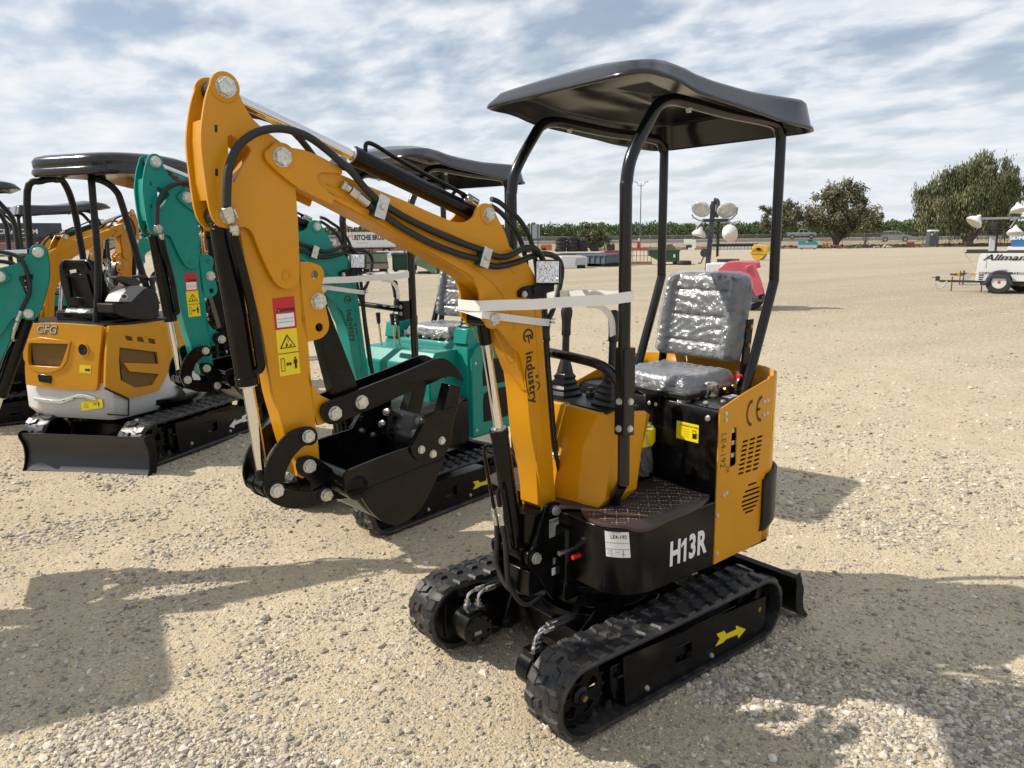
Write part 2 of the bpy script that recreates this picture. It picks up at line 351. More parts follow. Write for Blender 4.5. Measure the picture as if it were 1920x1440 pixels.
def gf_logo(fn,parent,s=1.0):
    """vertical lettering down the boom: fn(a,b,h) a = distance down the boom, b = across"""
    k=M['decalblack']; f=lambda p,q,e: fn(p*s,q*s,e)
    root=poly_on(f,arc_band(0,0,.020,.0275,50,325,30)).build('logo',k,parent,ang=None)
    poly_on(f,[(-.004,-.015),(.0035,-.015),(.0035,.016),(-.004,.016)]).build('lettering',k,root,ang=None)
    poly_on(f,[(.008,-.001),(.030,-.001),(.030,.0045),(.008,.0045)]).build('lettering',k,root,ang=None)
    poly_on(f,[(-.004,.010),(.016,.010),(.016,.016),(-.004,.016)]).build('lettering',k,root,ang=None)
    poly_on(f,[(-.004,-.002),(.012,-.002),(.012,.003),(-.004,.003)]).build('lettering',k,root,ang=None)
    text_on('industry',.056,lambda x,y,h: f(.165+x,y-.004,h),k,root,bold=.0014,spc=1.12)
    sw=[]
    for i in range(15):
        t=i/14; sw.append((.075+.165*t,-.010-.030*math.sin(t*2.6)*(1-.1*t)))
    for i in range(14,-1,-1):
        t=i/14; sw.append((.075+.165*t,-.010-.0235*math.sin(t*2.6)+.0005))
    poly_on(f,sw).build('swoosh',k,root,ang=None)
    sw=[]
    for i in range(11):
        t=i/10; sw.append((.185+.04*t,.018+.022*math.sin(t*3.0)))
    for i in range(10,-1,-1):
        t=i/10; sw.append((.187+.036*t,.015+.017*math.sin(t*3.0)))
    poly_on(f,sw).build('swoosh',k,root,ang=None)
    poly_on(f,[(.160,.034),(.168,.030),(.176,.034),(.172,.026),(.176,.018),(.168,.022),(.160,.018),(.164,.026)]).build('star',k,root,ang=None)
    return root
def track(parent,y0,sgn,arrow_mat,near=True,arrow_flip=False):
    """one rubber track; y0 outer face, sgn +1 for the left side"""
    xr=-.9984; Rb=.128; zc=.149; tw=.18
    def path(s,r):       # s metres along the centre of the belt
        Ls=-xr; La=PI*Rb; T=2*Ls+2*La; s%=T
        if s<Ls: return Vector((xr+s,0,zc+r)),Vector((1,0,0)),Vector((0,0,1))
        s-=Ls
        if s<La:
            a=PI/2-s/Rb; n=Vector((math.cos(a),0,math.sin(a))); return Vector((0,0,zc))+n*r,Vector((math.sin(a),0,-math.cos(a))),n
        s-=La
        if s<Ls: return Vector((-s,0,zc-r)),Vector((-1,0,0)),Vector((0,0,-1))
        s-=Ls; a=-PI/2-s/Rb; n=Vector((math.cos(a),0,math.sin(a))); return Vector((xr,0,zc))+n*r,Vector((math.sin(a),0,-math.cos(a))),n
    T=2*-xr+2*PI*Rb; Y=lambda w: y0-sgn*w   # w from outer face inward
    b=MB(); n=132; prof=[(.002,-.010),(0,.0),(.004,.007),(.05,.0095),(.088,.004),(.092,.004),(.13,.0095),(tw-.004,.007),(tw,.0),(tw-.002,-.010)]
    vs=[]
    for i in range(n):
        for w,h in prof:
            sag=0
            p,t,nn=path(T*i/n,Rb+h); p.y=Y(w); vs.append(p)
    k=len(prof); fs=[]
    for i in range(n):
        j=(i+1)%n
        for q in range(k): fs.append((i*k+q,i*k+(q+1)%k,j*k+(q+1)%k,j*k+q))
    b.add(vs,fs)
    def lug(s,w0,w1,l0,l1,h,skew=0,h0=.004):
        vs=[]
        for hh,l in((h0,l0),(h,l1)):
            for dw,ds in((w0,-l/2-skew),(w1,-l/2+skew),(w1,l/2+skew),(w0,l/2-skew)):
                e=.10*(w1-w0) if hh==h else 0
                w_=dw+(e if dw==w0 else -e)
                p,t,nn=path(s+ds,Rb+hh); p.y=Y(w_); vs.append(p)
        b.hexa(vs)
    nl=36; pit=T/nl
    for i in range(nl):
        s=i*pit
        lug(s,.004,.052,.054,.034,.0175,.004); lug(s,.048,.084,.036,.022,.0155,-.006)
        lug(s+pit/2,.128,.176,.054,.034,.0175,-.004); lug(s+pit/2,.096,.132,.036,.022,.0155,.006)
        for q in (-.022,-.011,0,.011,.022):
            lug(s+pit/2+q*.8,.004,.05,.004,.002,.0108,q*.25); lug(s+q*.8,.13,.176,.004,.002,.0108,-q*.25)
    for i in range(0,nl):
        p,t,nn=path(i*pit,Rb-.010); p.y=Y(.09); 
        for sw in(-.022,.022):
            c=p+Vector((0,sgn*sw,0)); b.hexa([c+t*a*.016+Vector((0,w,0)) for a,w in((-1,-.007),(1,-.007),(1,.007),(-1,.007))]+[c-nn*.028+t*a*.006+Vector((0,w,0)) for a,w in((-1,-.004),(1,-.004),(1,.004),(-1,.004))])
    o=b.build('rubber_track',M['rubber'],parent,ang=28,fix=True)
    # side frame plate traced from the photograph on the plane of the outer face
    f0=Fr((0,0),0); pts=[f0.P(*q,.455) for q in((1170,1233),(1437,1118),(1436,1180),(1428,1193),(1350,1236),(1300,1268),(1250,1292),(1200,1315),(1173,1326))]
    hole=[f0.P(*q,.455) for q in((1268,1213),(1298,1200),(1298,1232),(1268,1246))]
    yy=y0-sgn*.022
    b=MB(); b.prism(pts,lambda p,q,h: Vector((p,yy-sgn*h,q)),0,.006,holes=[hole]); fr=b.build('track_frame',M['black'],parent,bev=.0015,seg=1)
    b=MB(); b.box((-.50,y0-sgn*.09,.155),(.72,.10,.10)); b.box((-.5,y0-sgn*.06,.16),(.68,.07,.012)); b.build('frame_beam',M['black'],parent,bev=.004)
    for x in(-.20,-.43,-.66,-.84):
        b=MB(); b.lathe((x,y0-sgn*.045,.098),(0,-sgn,0),[(0,.012),(0,.045),(.02,.048),(.022,.034),(.068,.034),(.07,.048),(.09,.045),(.09,.012)],22); b.build('roller',M['black'],parent)
    for x,z in [f0.P(*q,.455) for q in((1213,1290),(1334,1229))]:
        bolt('bolt',(x,yy+sgn*.001,z),(0,sgn,0),.0085,.008,M['zinc'],fr)
    # sprocket at the front, idler at the back
    for x,nm in((0,'sprocket'),(xr,'idler')):
        b=MB(); c=(x,y0-sgn*.052,zc); ax=Vector((0,sgn,0))
        rim=circ2(0,0,.110,40); holes=[]
        for i in range(5):
            a0=R(72*i+18); holes.append([(math.cos(a)*r,math.sin(a)*r) for r,a in((.084,a0-.33),(.088,a0),(.084,a0+.33),(.048,a0+.26),(.044,a0-.26))])
        b.prism(rim,lambda p,q,h: Vector((x+p,c[1]-sgn*h,zc+q)),0,.012,holes=holes)
        b.lathe((x,c[1]-sgn*.015,zc),ax,[(0,.034),(.024,.034),(.03,.028),(.034,.02)],24)
        if nm=='sprocket':
            for i in range(18):
                a=2*PI*i/18; d=Vector((math.cos(a),0,math.sin(a))); t=Vector((-math.sin(a),0,math.cos(a))); cc=Vector((x,c[1]-sgn*.006,zc))
                b.hexa([cc+d*.100+t*q*.010+Vector((0,w,0)) for q,w in((-1,-.008),(1,-.008),(1,.008),(-1,.008))]+[cc+d*.122+t*q*.004+Vector((0,w,0)) for q,w in((-1,-.006),(1,-.006),(1,.006),(-1,.006))])
        else: b.lathe((x,c[1]-sgn*.012,zc),ax,[(0,.115),(.01,.117),(.01,.106),(0,.106)],36)
        sp=b.build(nm,M['black'],parent,bev=.001,seg=1)
        b=MB(); b.lathe((x,c[1]-sgn*.0,zc),ax,[(.0,.020),(.024,.020),(.026,.017)],6); b.build('hub_nut',M['black'],sp)
        b=MB(); b.cyl((x,c[1]+sgn*.02,zc),(x,c[1]+sgn*.031,zc),.011,16); b.build('hub_stud',M['brass'],sp)
        b=MB(); b.cyl((x,y0-sgn*.115,zc),(x,y0-sgn*.125,zc),.114,30); b.cyl((x,y0-sgn*.07,zc),(x,y0-sgn*.13,zc),.045,24); b.build('axle_hub',M['black'],sp)
    # direction arrow decal
    ap=[f0.P(*q,.455) for q in((1343,1187),(1352,1181),(1361,1184),(1384,1173.5),(1383,1169),(1399,1180),(1383,1196),(1382,1186),(1364,1194),(1357,1205),(1343,1210),(1350,1199))]
    ap=[f0.P(*q,.455) for q in((1344,1189),(1359,1183),(1362,1189),(1381,1180),(1380,1173),(1399,1180),(1385,1197),(1383,1190),(1362,1199),(1356,1205),(1342,1212),(1350,1198))]
    if arrow_flip: 
        cx=sum(p[0] for p in ap)/len(ap); ap=[(2*cx-p[0],p[1]) for p in ap]
    b=MB(); b.prism(ap,lambda p,q,h: Vector((p,yy+sgn*h,q)),0,.0012); b.build('arrow_decal',arrow_mat,fr,ang=None)
    return o
def motor(parent,sgn):
    """travel motor on the inner face of the track, front end"""
    y1=.475-.165; c=Vector((0,sgn*y1,.149)); ax=Vector((0,-sgn,0))
    b=MB(); b.prism(circ2(0,0,.095,28)[0:0]+[(-.30,.06),(-.30,-.06),(-.07,-.105),(0,-.118),(.06,-.10),(.10,-.06),(.118,0),(.10,.06),(.06,.10),(0,.118),(-.10,.112)],lambda p,q,h: Vector((p,sgn*y1-sgn*h,.149+q)),0,.010)
    pl=b.build('motor_plate',M['black'],parent,bev=.002,seg=1)
    for a,d in((40,.075),(-40,.075),(140,.075),(-140,.075)):
        bolt('bolt',c+ax*.012+Vector((math.cos(R(a))*d,0,math.sin(R(a))*d)),ax,.009,.009,M['zinc'],pl)
    b=MB(); b.prism(smooth_outline([(-.072,-.07),(.072,-.07),(.078,0),(.072,.07),(-.072,.07),(-.078,0)],20),lambda p,q,h: c+ax*h+Vector((p,0,q)),.01,.024)
    b.lathe(c,ax,[(.02,.066),(.085,.063),(.087,.070),(.150,.070),(.155,.058),(.158,.058)],28)
    b.box(c+ax*.11+Vector((0,0,.062)),(.085,.065,.034))
    mo=b.build('travel_motor',M['black'],parent,bev=.002,seg=2)
    b=MB(); 
    for i in range(7):
        a=R(51*i); p=c+ax*.155+Vector((math.cos(a)*.05,0,math.sin(a)*.05)); b.cyl(p,p+ax*.010,.008,6)
    b.build('bolt_circle',M['black'],mo)
    b=MB(); b.box(c+ax*.1588+Vector((.01,0,-.012)),(.034,.001,.015)); b.build('plate',M['grey'],mo,ang=None)
    for dx,dy in((.018,.098),(-.018,.122)):
        p=c+ax*dy+Vector((dx,0,.078)); b=MB()
        b.cyl(p,p+Vector((0,0,.014)),.0165,6); b.cyl(p+Vector((0,0,.014)),p+Vector((0,0,.030)),.0115,14)
        pts=spline([p+Vector((0,0,.028)),p+Vector((-.004,0,.046)),p+Vector((-.020,0,.058)),p+Vector((-.045,0,.062))]); b.tube(pts,.0065,10)
        e=p+Vector((-.042,0,.062)); b.cyl(e,e+Vector((-.016,0,0)),.0115,6); b.cyl(e+Vector((-.016,0,0)),e+Vector((-.042,0,.0)),.0105,14)
        b.build('hose_fitting',M['steel'],mo)
        e2=e+Vector((-.042,0,0)); b=MB(); b.tube(spline([e2,e2+Vector((-.06,0,.0)),e2+Vector((-.13,-sgn*.03,-.012)),e2+Vector((-.20,-sgn*.09,-.01))]),.0095,10); b.build('hose',M['hose'],mo)
def cylinder(parent,p_rod,p_base,rb,rr,split,name,up_hint=None,eye_ax=(0,1,0),ext=0.0,eye=.026,eyer=True):
    """hydraulic cylinder between two pins; split = fraction (from the rod pin) where the barrel starts"""
    a,b_=Vector(p_rod),Vector(p_base); d=(b_-a).normalized(); Ln=(b_-a).length; s=a+d*Ln*split; ax=Vector(eye_ax)
    m=MB(); m.cyl(s,b_-d*.03,rb,30); m.cyl(s-d*.001,s+d*.022,rb*1.07,30); m.cyl(b_-d*.05,b_-d*.02,rb*.8,24); m.cyl(b_-ax*eye,b_+ax*eye,rb*.95,26)
    br=m.build(name,M['black'],parent,bev=.0012,seg=2)
    m=MB(); m.cyl(a+d*.02,s+d*.01,rr,26); ro=m.build('piston_rod',M['chrome'],br)
    m=MB(); m.cyl(a-ax*eye,a+ax*eye,rb*.92,26); m.cyl(a,a+d*(.05+ext),rr*1.25,22); m.build('rod_eye',M['black'],br,bev=.001,seg=1)
    m=MB(); m.cyl(s-d*.006,s-d*.0005,rb*.85,24); m.build('gland_ring',M['steel'],br)
    return br
def hardpipe(parent,pts,r=.007,mat_=None,sub=5,name='pipe'):
    m=MB(); m.tube(spline(pts,sub),r,10); return m.build(name,mat_ or M['black'],parent)
def fitting(parent,p,q,r=.011):
    p,q=Vector(p),Vector(q); m=MB(); m.cyl(p,p.lerp(q,.4),r*1.12,6); m.cyl(p.lerp(q,.4),q,r,14); return m.build('hose_fitting',M['steel'],parent,bev=.0008,seg=1)
def canopy(parent):
    f0=Fr((0,0),0)
    low=[f0.P(*q,.42) for q in((1178,136),(1209,133),(1261,147),(1312,176),(1364,193),(1415.6,210),(1467,228),(1533,244))]
    top=[f0.P(*q,.39) for q in((1199,113.5),(1244,118),(1278,131),(1312,148),(1347,160),(1415.6,176),(1519,191))]
    low.sort(); top.sort()
    def itp(t,x):
        if x<=t[0][0]: return t[0][1]
        if x>=t[-1][0]: return t[-1][1]
        for a,b in zip(t,t[1:]):
            if a[0]<=x<=b[0]:
                k=(x-a[0])/(b[0]-a[0]); k=k*k*(3-2*k)*.35+k*.65; return a[1]+(b[1]-a[1])*k
    x0,x1=min(low[0][0],top[0][0])-.03,-.235; cx,hx=(x0+x1)/2,(x1-x0)/2; hy=.42
    def rr(t,ax_,ay_,r):     # rounded rectangle, t 0..1
        per=[]; seg=[(ax_-r,ay_,0),(-(ax_-r),ay_,90),(-(ax_-r),-(ay_-0),180)]
        pts=[]
        for (sx,sy,a0) in((1,1,0),(-1,1,90),(-1,-1,180),(1,-1,270)):
            for i in range(9):
                a=R(a0+90*i/8); pts.append((sx*(ax_-r)+r*math.cos(a),sy*(ay_-r)+r*math.sin(a)))
        return pts
    rings=[]
    def ring(k,off,r,dz,usetop):
        out=[]
        for (x,y) in rr(0,hx+off,hy+off,r):
            X=cx+x*k; Y=y*k
            zt=itp(top,X) ; zl=itp(low,X)
            z=(zt if usetop else zl)+dz
            if usetop: z+= .012*(1-(abs(y*k)/hy)**2)
            out.append(Vector((X,Y,z)))
        return out
    # densify straight sides
    def dens(rg):
        n=len(rg); out=[]
        for i in range(n):
            a,b=rg[i],rg[(i+1)%n]; k=max(1,int((a-b).length/.06)); 
            for j in range(k): out.append((i,j/k))
        return out
    base=rr(0,hx,hy,.10); idx=[]
    n=len(base)
    for i in range(n):
        a=Vector(base[i]); b=Vector(base[(i+1)%n]); k=max(1,int((a-b).length/.05))
        for j in range(k): idx.append((i,j/k))
    def mk(off,r,dz,usetop,k=1):
        pts=rr(0,hx+off,hy+off,r); out=[]
        for i,t in idx:
            a=pts[i]; b=pts[(i+1)%n]; x=(a[0]*(1-t)+b[0]*t); y=(a[1]*(1-t)+b[1]*t); x*=k; y*=k; X=cx+x
            z=(itp(top,X) if usetop else itp(low,X))+dz
            if usetop: z+=(.014+.045*math.exp(-((X+.50)/.30)**2))*(1-min(1,abs(y)/hy)**2)*(1-min(1,abs(x)/hx)**4)
            out.append(Vector((X,y,z)))
        return out
    R_=[mk(.006,.105,-.004,False),mk(.004,.104,.006,False),mk(-.004,.10,.014,False),mk(-.022,.09,-.012,True),mk(-.034,.085,0,True),mk(-.05,.08,.004,True),mk(-.05,.08,.006,True,.8),mk(-.05,.08,.008,True,.55),mk(-.05,.08,.009,True,.28),mk(-.05,.08,.009,True,.02)]
    b=MB(); m=len(idx); vs=[v for r in R_ for v in r]; fs=[]
    for j in range(len(R_)-1):
        for i in range(m): k=(i+1)%m; fs.append((j*m+i,j*m+k,(j+1)*m+k,(j+1)*m+i))
    b.add(vs,fs); o=b.build('canopy',M['canopy'],parent,ang=50,solid=.006)
    bS=MB(); bS.tube([v*1+Vector((0,0,.0)) for v in R_[2]]+[R_[2][0]],.0022,5); bS.build('rim_bead',M['canopy'],o)
    # two bolts seen under it
    for x,y in((-.62,.31),(-.62,-.31)):
        z=2.118; bolt('bolt',(x,y,z),(0,0,-1),.010,.01,M['zinc'],o)
    return o,itp,top
def joystick(parent,x,y,z,h=.30,lean=(0,0),base=None,k=1.0):
    b=MB(); p=Vector((x,y,z)); ax=Vector((lean[0],lean[1],1)).normalized()
    prof=[]
    w=[.072,.074,.058,.062,.05,.054,.042,.046,.034,.03]
    for i,q in enumerate(w): prof.append((i*.0115,q*k))
    # square bellows
    vs=[]; 
    for hh,w_ in prof:
        c=p+ax*hh
        for i in range(16):
            a=2*PI*i/16+PI/4; rr=w_/max(abs(math.cos(a)),abs(math.sin(a)))**.6; vs.append(c+Vector((math.cos(a)*rr*.82,math.sin(a)*rr*.82,0)))
    fs=[(j*16+i,j*16+(i+1)%16,(j+1)*16+(i+1)%16,(j+1)*16+i) for j in range(len(prof)-1) for i in range(16)]
    fs.append(tuple(range((len(prof)-1)*16,len(prof)*16)))
    b.add(vs,fs); t=p+ax*.10; b.lathe(t,ax,[(0,.034*k),(.04,.022),(.06,.016)],14)
    o=b.build('control_lever',M['plastic'],parent,ang=40)
    b=MB(); e=p+ax*h; b.lathe(p+ax*.13,ax,[(0,.015),(h-.13-.105,.0145),(h-.13-.10,.0145)],14); b.build('lever_shaft',M['plastic'],o)
    b=MB(); g=p+ax*(h-.10); b.lathe(g,ax,[(0,.0165),(.004,.019),(.03,.018),(.06,.019),(.08,.0225),(.098,.0235),(.112,.019),(.118,.008)],18); b.build('grip',M['plastic'],o)
    return o
def seat(parent,film=True):
    """bucket seat: frame, cushion, backrest, crumpled clear film over both"""
    fr=MB()
    for s in(1,-1):
        pts=[(-1.045,s*.225,1.035),(-.98,s*.225,1.03),(-1.10,s*.225,1.045),(-1.135,s*.225,1.10),(-1.15,s*.225,1.20),(-1.165,s*.225,1.33)]
        fr.strip(spline([Vector(p) for p in pts[2:]],5),(1,0,0),.045,.012)
        fr.box((-.99,s*.222,1.045),(.30,.012,.03))
    fr.box((-.95,0,1.035),(.36,.40,.02)); f=fr.build('seat_frame',M['black'],parent,bev=.002)
    for s in (1,-1):
        for p in((-1.165,1.30),(-1.155,1.22),(-1.06,1.055),(-1.0,1.05)): bolt('bolt',(p[0],s*.234,p[1]),(0,s,0),.008,.006,M['brass'],f)
    def ss(t): return 1-abs(2*t-1)**5
    def cush(u,v,inf=0,am=0):    # seat cushion, u x v y
        th=.055
        x=-1.12+.345*u; y=-.21+.42*v; e=min(1,ss(u))*min(1,ss(v)); z=1.045+inf*.6+(th+inf)*e**.35-.016*math.sin(PI*v)*(u**.5)+.006*math.cos(u*30)
        return x,y,z
    def sm(x): return max(0,min(1,x))
    def cushion(inf,name,mat_,am,seedk):
        b=MB()
        def top(u,v):
            # param box with rounded borders
            x,y,z=-1.115+.335*u,-.205+.41*v,0
            eu=min(u,1-u)/.12; ev=min(v,1-v)/.12; r=min(1,eu)*1.0; q=min(1,ev)
            hh=math.sqrt(max(0,1-(1-r)**2))*math.sqrt(max(0,1-(1-q)**2))
            z=1.052+(.062+inf)*hh
            z-=.012*math.exp(-((u-.45)/.25)**2-((v-.5)/.3)**2)
            x+= (u-.5)*inf*2; y+=(v-.5)*inf*2
            if am: 
                z+=am*math.sin(u*41+3*math.sin(v*9+seedk))*math.sin(v*33+2*math.sin(u*13))*(.3+hh); x+=am*.6*math.sin(v*37+u*11); y+=am*.5*math.sin(u*43)
            return Vector((x,y,z))
        b.grid(top,40,40)
        return b.build(name,mat_,parent,ang=60 if am else 45,solid=0 if am else .004)
    cushion(0,'cushion',M['seat'],0,0)
    def back(inf,name,mat_,am,sd):
        b=MB()
        def P(u,v,front=True):
            w=.212+.008*math.sin(PI*min(1,v*1.1)) -(.016*max(0,(v-.85)/.15)**2); y=(u-.5)*2*(w+inf)
            zz=1.145+(.375+inf*1.2)*v; lean=-.07*v
            eu=min(u,1-u)/.10; ev=min(v,1-v)/.10; hh=math.sqrt(max(0,1-(1-min(1,eu))**2))*math.sqrt(max(0,1-(1-min(1,ev))**2))
            x=-1.125+lean+(.05+inf)*hh
            c=abs(u-.5)*2
            if c>.62: x+=.026*min(1,(c-.62)/.10)*hh     # side bolsters
            else:
                for k in(.20,.50,.78): x-=.014*math.exp(-((v-k)/.016)**2)
            zz-= .018*(abs(u-.5)*2)**6*(v>.5)*(v-.5)*2
            if am:
                x+=am*math.sin(u*37+4*math.sin(v*7+sd))*math.sin(v*41+3*math.sin(u*9))*(.3+hh); y+=am*.6*math.sin(v*29+sd)*(1-hh*.6); zz+=am*.6*math.sin(u*31)*(1 if v>.9 else .2)
            return Vector((x,y,zz))
        b.grid(lambda u,v:P(u,v),44,52)
        o=b.build(name,mat_,parent,ang=60 if am else 45,solid=0)
        return o
    bk=back(0,'backrest',M['seat'],0,0)
    b=MB()          # rear shell
    b.grid(lambda u,v: Vector((-1.135-.07*v-.018*math.sin(PI*u)**.5*math.sin(PI*v)**.3,(u-.5)*.40*(1-.2*max(0,v-.75)*4*abs(u-.5)*2),1.148+.34*v)),14,14); b.build('back_shell',M['matblack'],bk)
    if film:
        back(.008,'plastic_cover',M['film'],.0028,1.3); cushion(.007,'plastic_cover',M['film'],.0028,2.)
        b=MB()       # film skirt drooping from the front and near edge
        def sk(u,v):
            s=u*1.0; per=[(-.775,-.215),(-.775,.215),(-1.10,.222)]
            if u<.55: k=u/.55; x,y=per[0][0],per[0][1]+(per[1][1]-per[0][1])*k; nx,ny=1,0
            else: k=(u-.55)/.45; x,y=per[1][0]+(per[2][0]-per[1][0])*k,.22; nx,ny=0,1
            dr=(.055+.030*math.sin(u*23)+.05*math.exp(-((u-.55)/.05)**2))*v
            wv=.010*math.sin(u*70+v*3)*v
            return Vector((x+nx*(.006+wv),y+ny*(.006+wv),1.075-dr))
        b.grid(sk,90,5); b.build('plastic_cover',M['film'],parent,ang=60)
def led_lamp(parent,c,nrm,bracket_to):
    c=Vector(c); n=Vector(nrm).normalized(); x=Vector((0,0,1)).cross(n).normalized(); y=n.cross(x)
    fn=lambda a,b,h: c+x*a+y*b+n*h
    b=MB(); b.prism(smooth_outline([(-.044,-.034),(-.034,-.042),(.034,-.042),(.044,-.034),(.044,.034),(.034,.042),(-.034,.042),(-.044,.034)],50,1),fn,-.028,0)
    for i in range(-3,4): b.box(c-n*.034+x*.011*i,(.003,.003,.06),rot=Matrix((x,n,y)).transposed())
    o=b.build('work_lamp',M['matblack'],parent,bev=.0015,seg=2)
    b=MB(); b.prism([(-.039,-.037),(.039,-.037),(.039,.037),(-.039,.037)],fn,0,.0015); b.build('reflector',M['lens'],o)
    b=MB()
    for i in range(0):
        for j in range(3):
            p=fn(-.023+.023*i,-.021+.021*j,.001); b.lathe(p,n,[(0,.0108),(.004,.0100),(.0075,.007),(.009,.002)],14)
    b.grid(lambda u,v: fn(-.037+.074*u,-.035+.07*v,.003+.0035*math.sin(u*31+3*math.sin(v*17))*math.sin(v*27+2*math.sin(u*13))),30,30)
    b.build('lens',M['lens'],o,ang=20)
    t=Vector(bracket_to); b=MB(); b.strip([c-y*.040-n*.012+x*.0,c-y*.065-n*.010,t],x,.045,.004); b.strip([t,t-x*.05-n*.01],y,.03,.004); b.build('bracket',M['black'],o)
    bolt('bolt',t-x*.03+n*.003,n,.008,.008,M['zinc'],o)
    return o
EAR=[(415.8,138),(406,142),(399,148),(395.8,153),(391.7,163),(386,182),(381.7,205),(378.5,230),(376.8,250),(377.2,270),(379.6,297),(384.8,339),(389,370),(394,395),(400,411),(406.7,420),(415,426),(430,427),(447.5,426),(460,426),(468,430),(475,440),(487.5,472),(500,500),(515,527.5),(525,537.5),(540,542),(552.5,537),(560,527),(562,512),(560,480),(560,447),(557.5,400),(553.5,345),(550,318),(545,296),(536,277),(523,264),(502.5,249),(475,224),(461,203),(450,180),(442,157.5),(431,143)]
EARHOLE=[(426.5,256),(432,252),(440,256),(469,276),(471,283),(440,341),(434,341),(430,310)]
FORK=[(497,291),(500,282),(507,277),(516,273.5),(527.5,273),(540,276),(565,280),(584,286),(611,299),(641,317),(642,326),(606,323),(598,325.5),(594.5,332.5),(598,343),(610,355),(627.5,370),(623,384),(561,353),(519,320),(506.7,308),(500,300)]
ARM=[(450,400),(452,440),(460,490),(472,540),(490,612),(512,737),(524,780),(536,824),(545,850),(556,868),(557,893),(567,897),(578,894),(592,885),(599,862),(592,798),(584,716.5),(577,637),(566,540),(562,490),(560,447),(556,380),(540,330),(500,330),(460,360)]
BOOM=[(520,285),(540,283),(565,288),(600,305),(641,328),(691,349),(760,377),(847,415),(871,416.5),(879,413),(885,409),(890,403),(892,397),(897,387),(903,382.5),(909,381),(916,382),(922,385.5),(928,397),(935,412),(947,436),(955,462),(974,479),(988,493),(999,510),(1010,537),(1014,560),(1016,600),(1018,635),(1022,685),(1030,785),(1036,860),(1042,945),(1046,958),(1042,968),(1034,970),(1025,964),(1018,958),(1008,879),(996,820),(990,755),(984,705),(975,668),(966.7,656.7),(953,640),(940,623),(926,612),(910,604),(902,596),(901,586),(901,557),(897,540),(888,521.7),(875,511),(864,505),(816,477),(720,424),(631,376),(565,341),(540,325),(518,310)]
BCORE=[(520,290),(565,292),(641,333),(847,419),(900,430),(952,470),(974,484),(986,497),(995,513),(1005,540),(1010,562),(1012,600),(1014,635),(1018,685),(1026,785),(1032,860),(1038,945),(1024,957),(1011.5,948),(1008,879),(996,820),(990,755),(984,712),(975,690),(962,650),(950,605),(935,570),(915,545),(890,527),(864,508),(816,480),(720,427),(631,379),(565,344),(530,318)]
THB=[(560,492),(578,491),(590,494),(602,500),(607.5,512),(605,530),(604,542),(609,555),(611,575),(614,590),(617,605),(616,618),(610,628),(600,635),(577,641),(565,600)]
THB2=[(576,690),(584,716.5),(590,728),(600,740),(613,747),(626,752),(614,792),(596,798),(586,760)]
THUMB=[(603,780),(601.5,772),(603,763),(609,756),(620,751),(635,745.5),(690,724),(760,697),(817,673),(830.5,671.5),(846,679.5),(859.5,693),(867.5,706),(870.6,716.5),(859.5,711),(846,706.5),(830.5,708),(820,714),(800,722),(756.6,740),(719.7,757),(670,778),(624.7,795.7),(611.5,793)]
LINKUP=[(577,800),(590,803),(596,815),(594,828),(585,835),(571,836),(561,845),(552,855),(543,870),(536,888),(533,905),(534,915),(530,930),(520,938),(507,936),(499,925),(495.5,910),(496,895),(501,872),(511,850),(524,830),(540,813),(560,803)]
LINKLO=[(503,903),(519,903),(530,915),(545,919),(565,921),(588,921),(600,916),(614,914),(624,924),(624,936),(616,941),(604,944),(585,951),(562,954),(540,953),(515,945),(504,935),(498,920)]
BSIDE=[(646,906),(645,893),(651,884),(659,880),(700,863),(740,848),(767,839),(773,828),(793.6,790),(801.5,781),(822,773),(845,765),(843.7,788),(839,830),(833,859),(825,883),(809.5,917),(791,951),(782,962),(770,972.5),(757,980),(743.5,983.5),(731,983),(722,980),(711,974),(701,964.6),(688,948.8),(675,927.7),(664,931.6),(655,928),(648,918)]
BEAR=[(566,860),(585,856),(600,862),(640,890),(672,905),(676,927),(650,936),(628,938),(612,944),(598,938),(592,928),(585,905),(565,890),(560,874)]
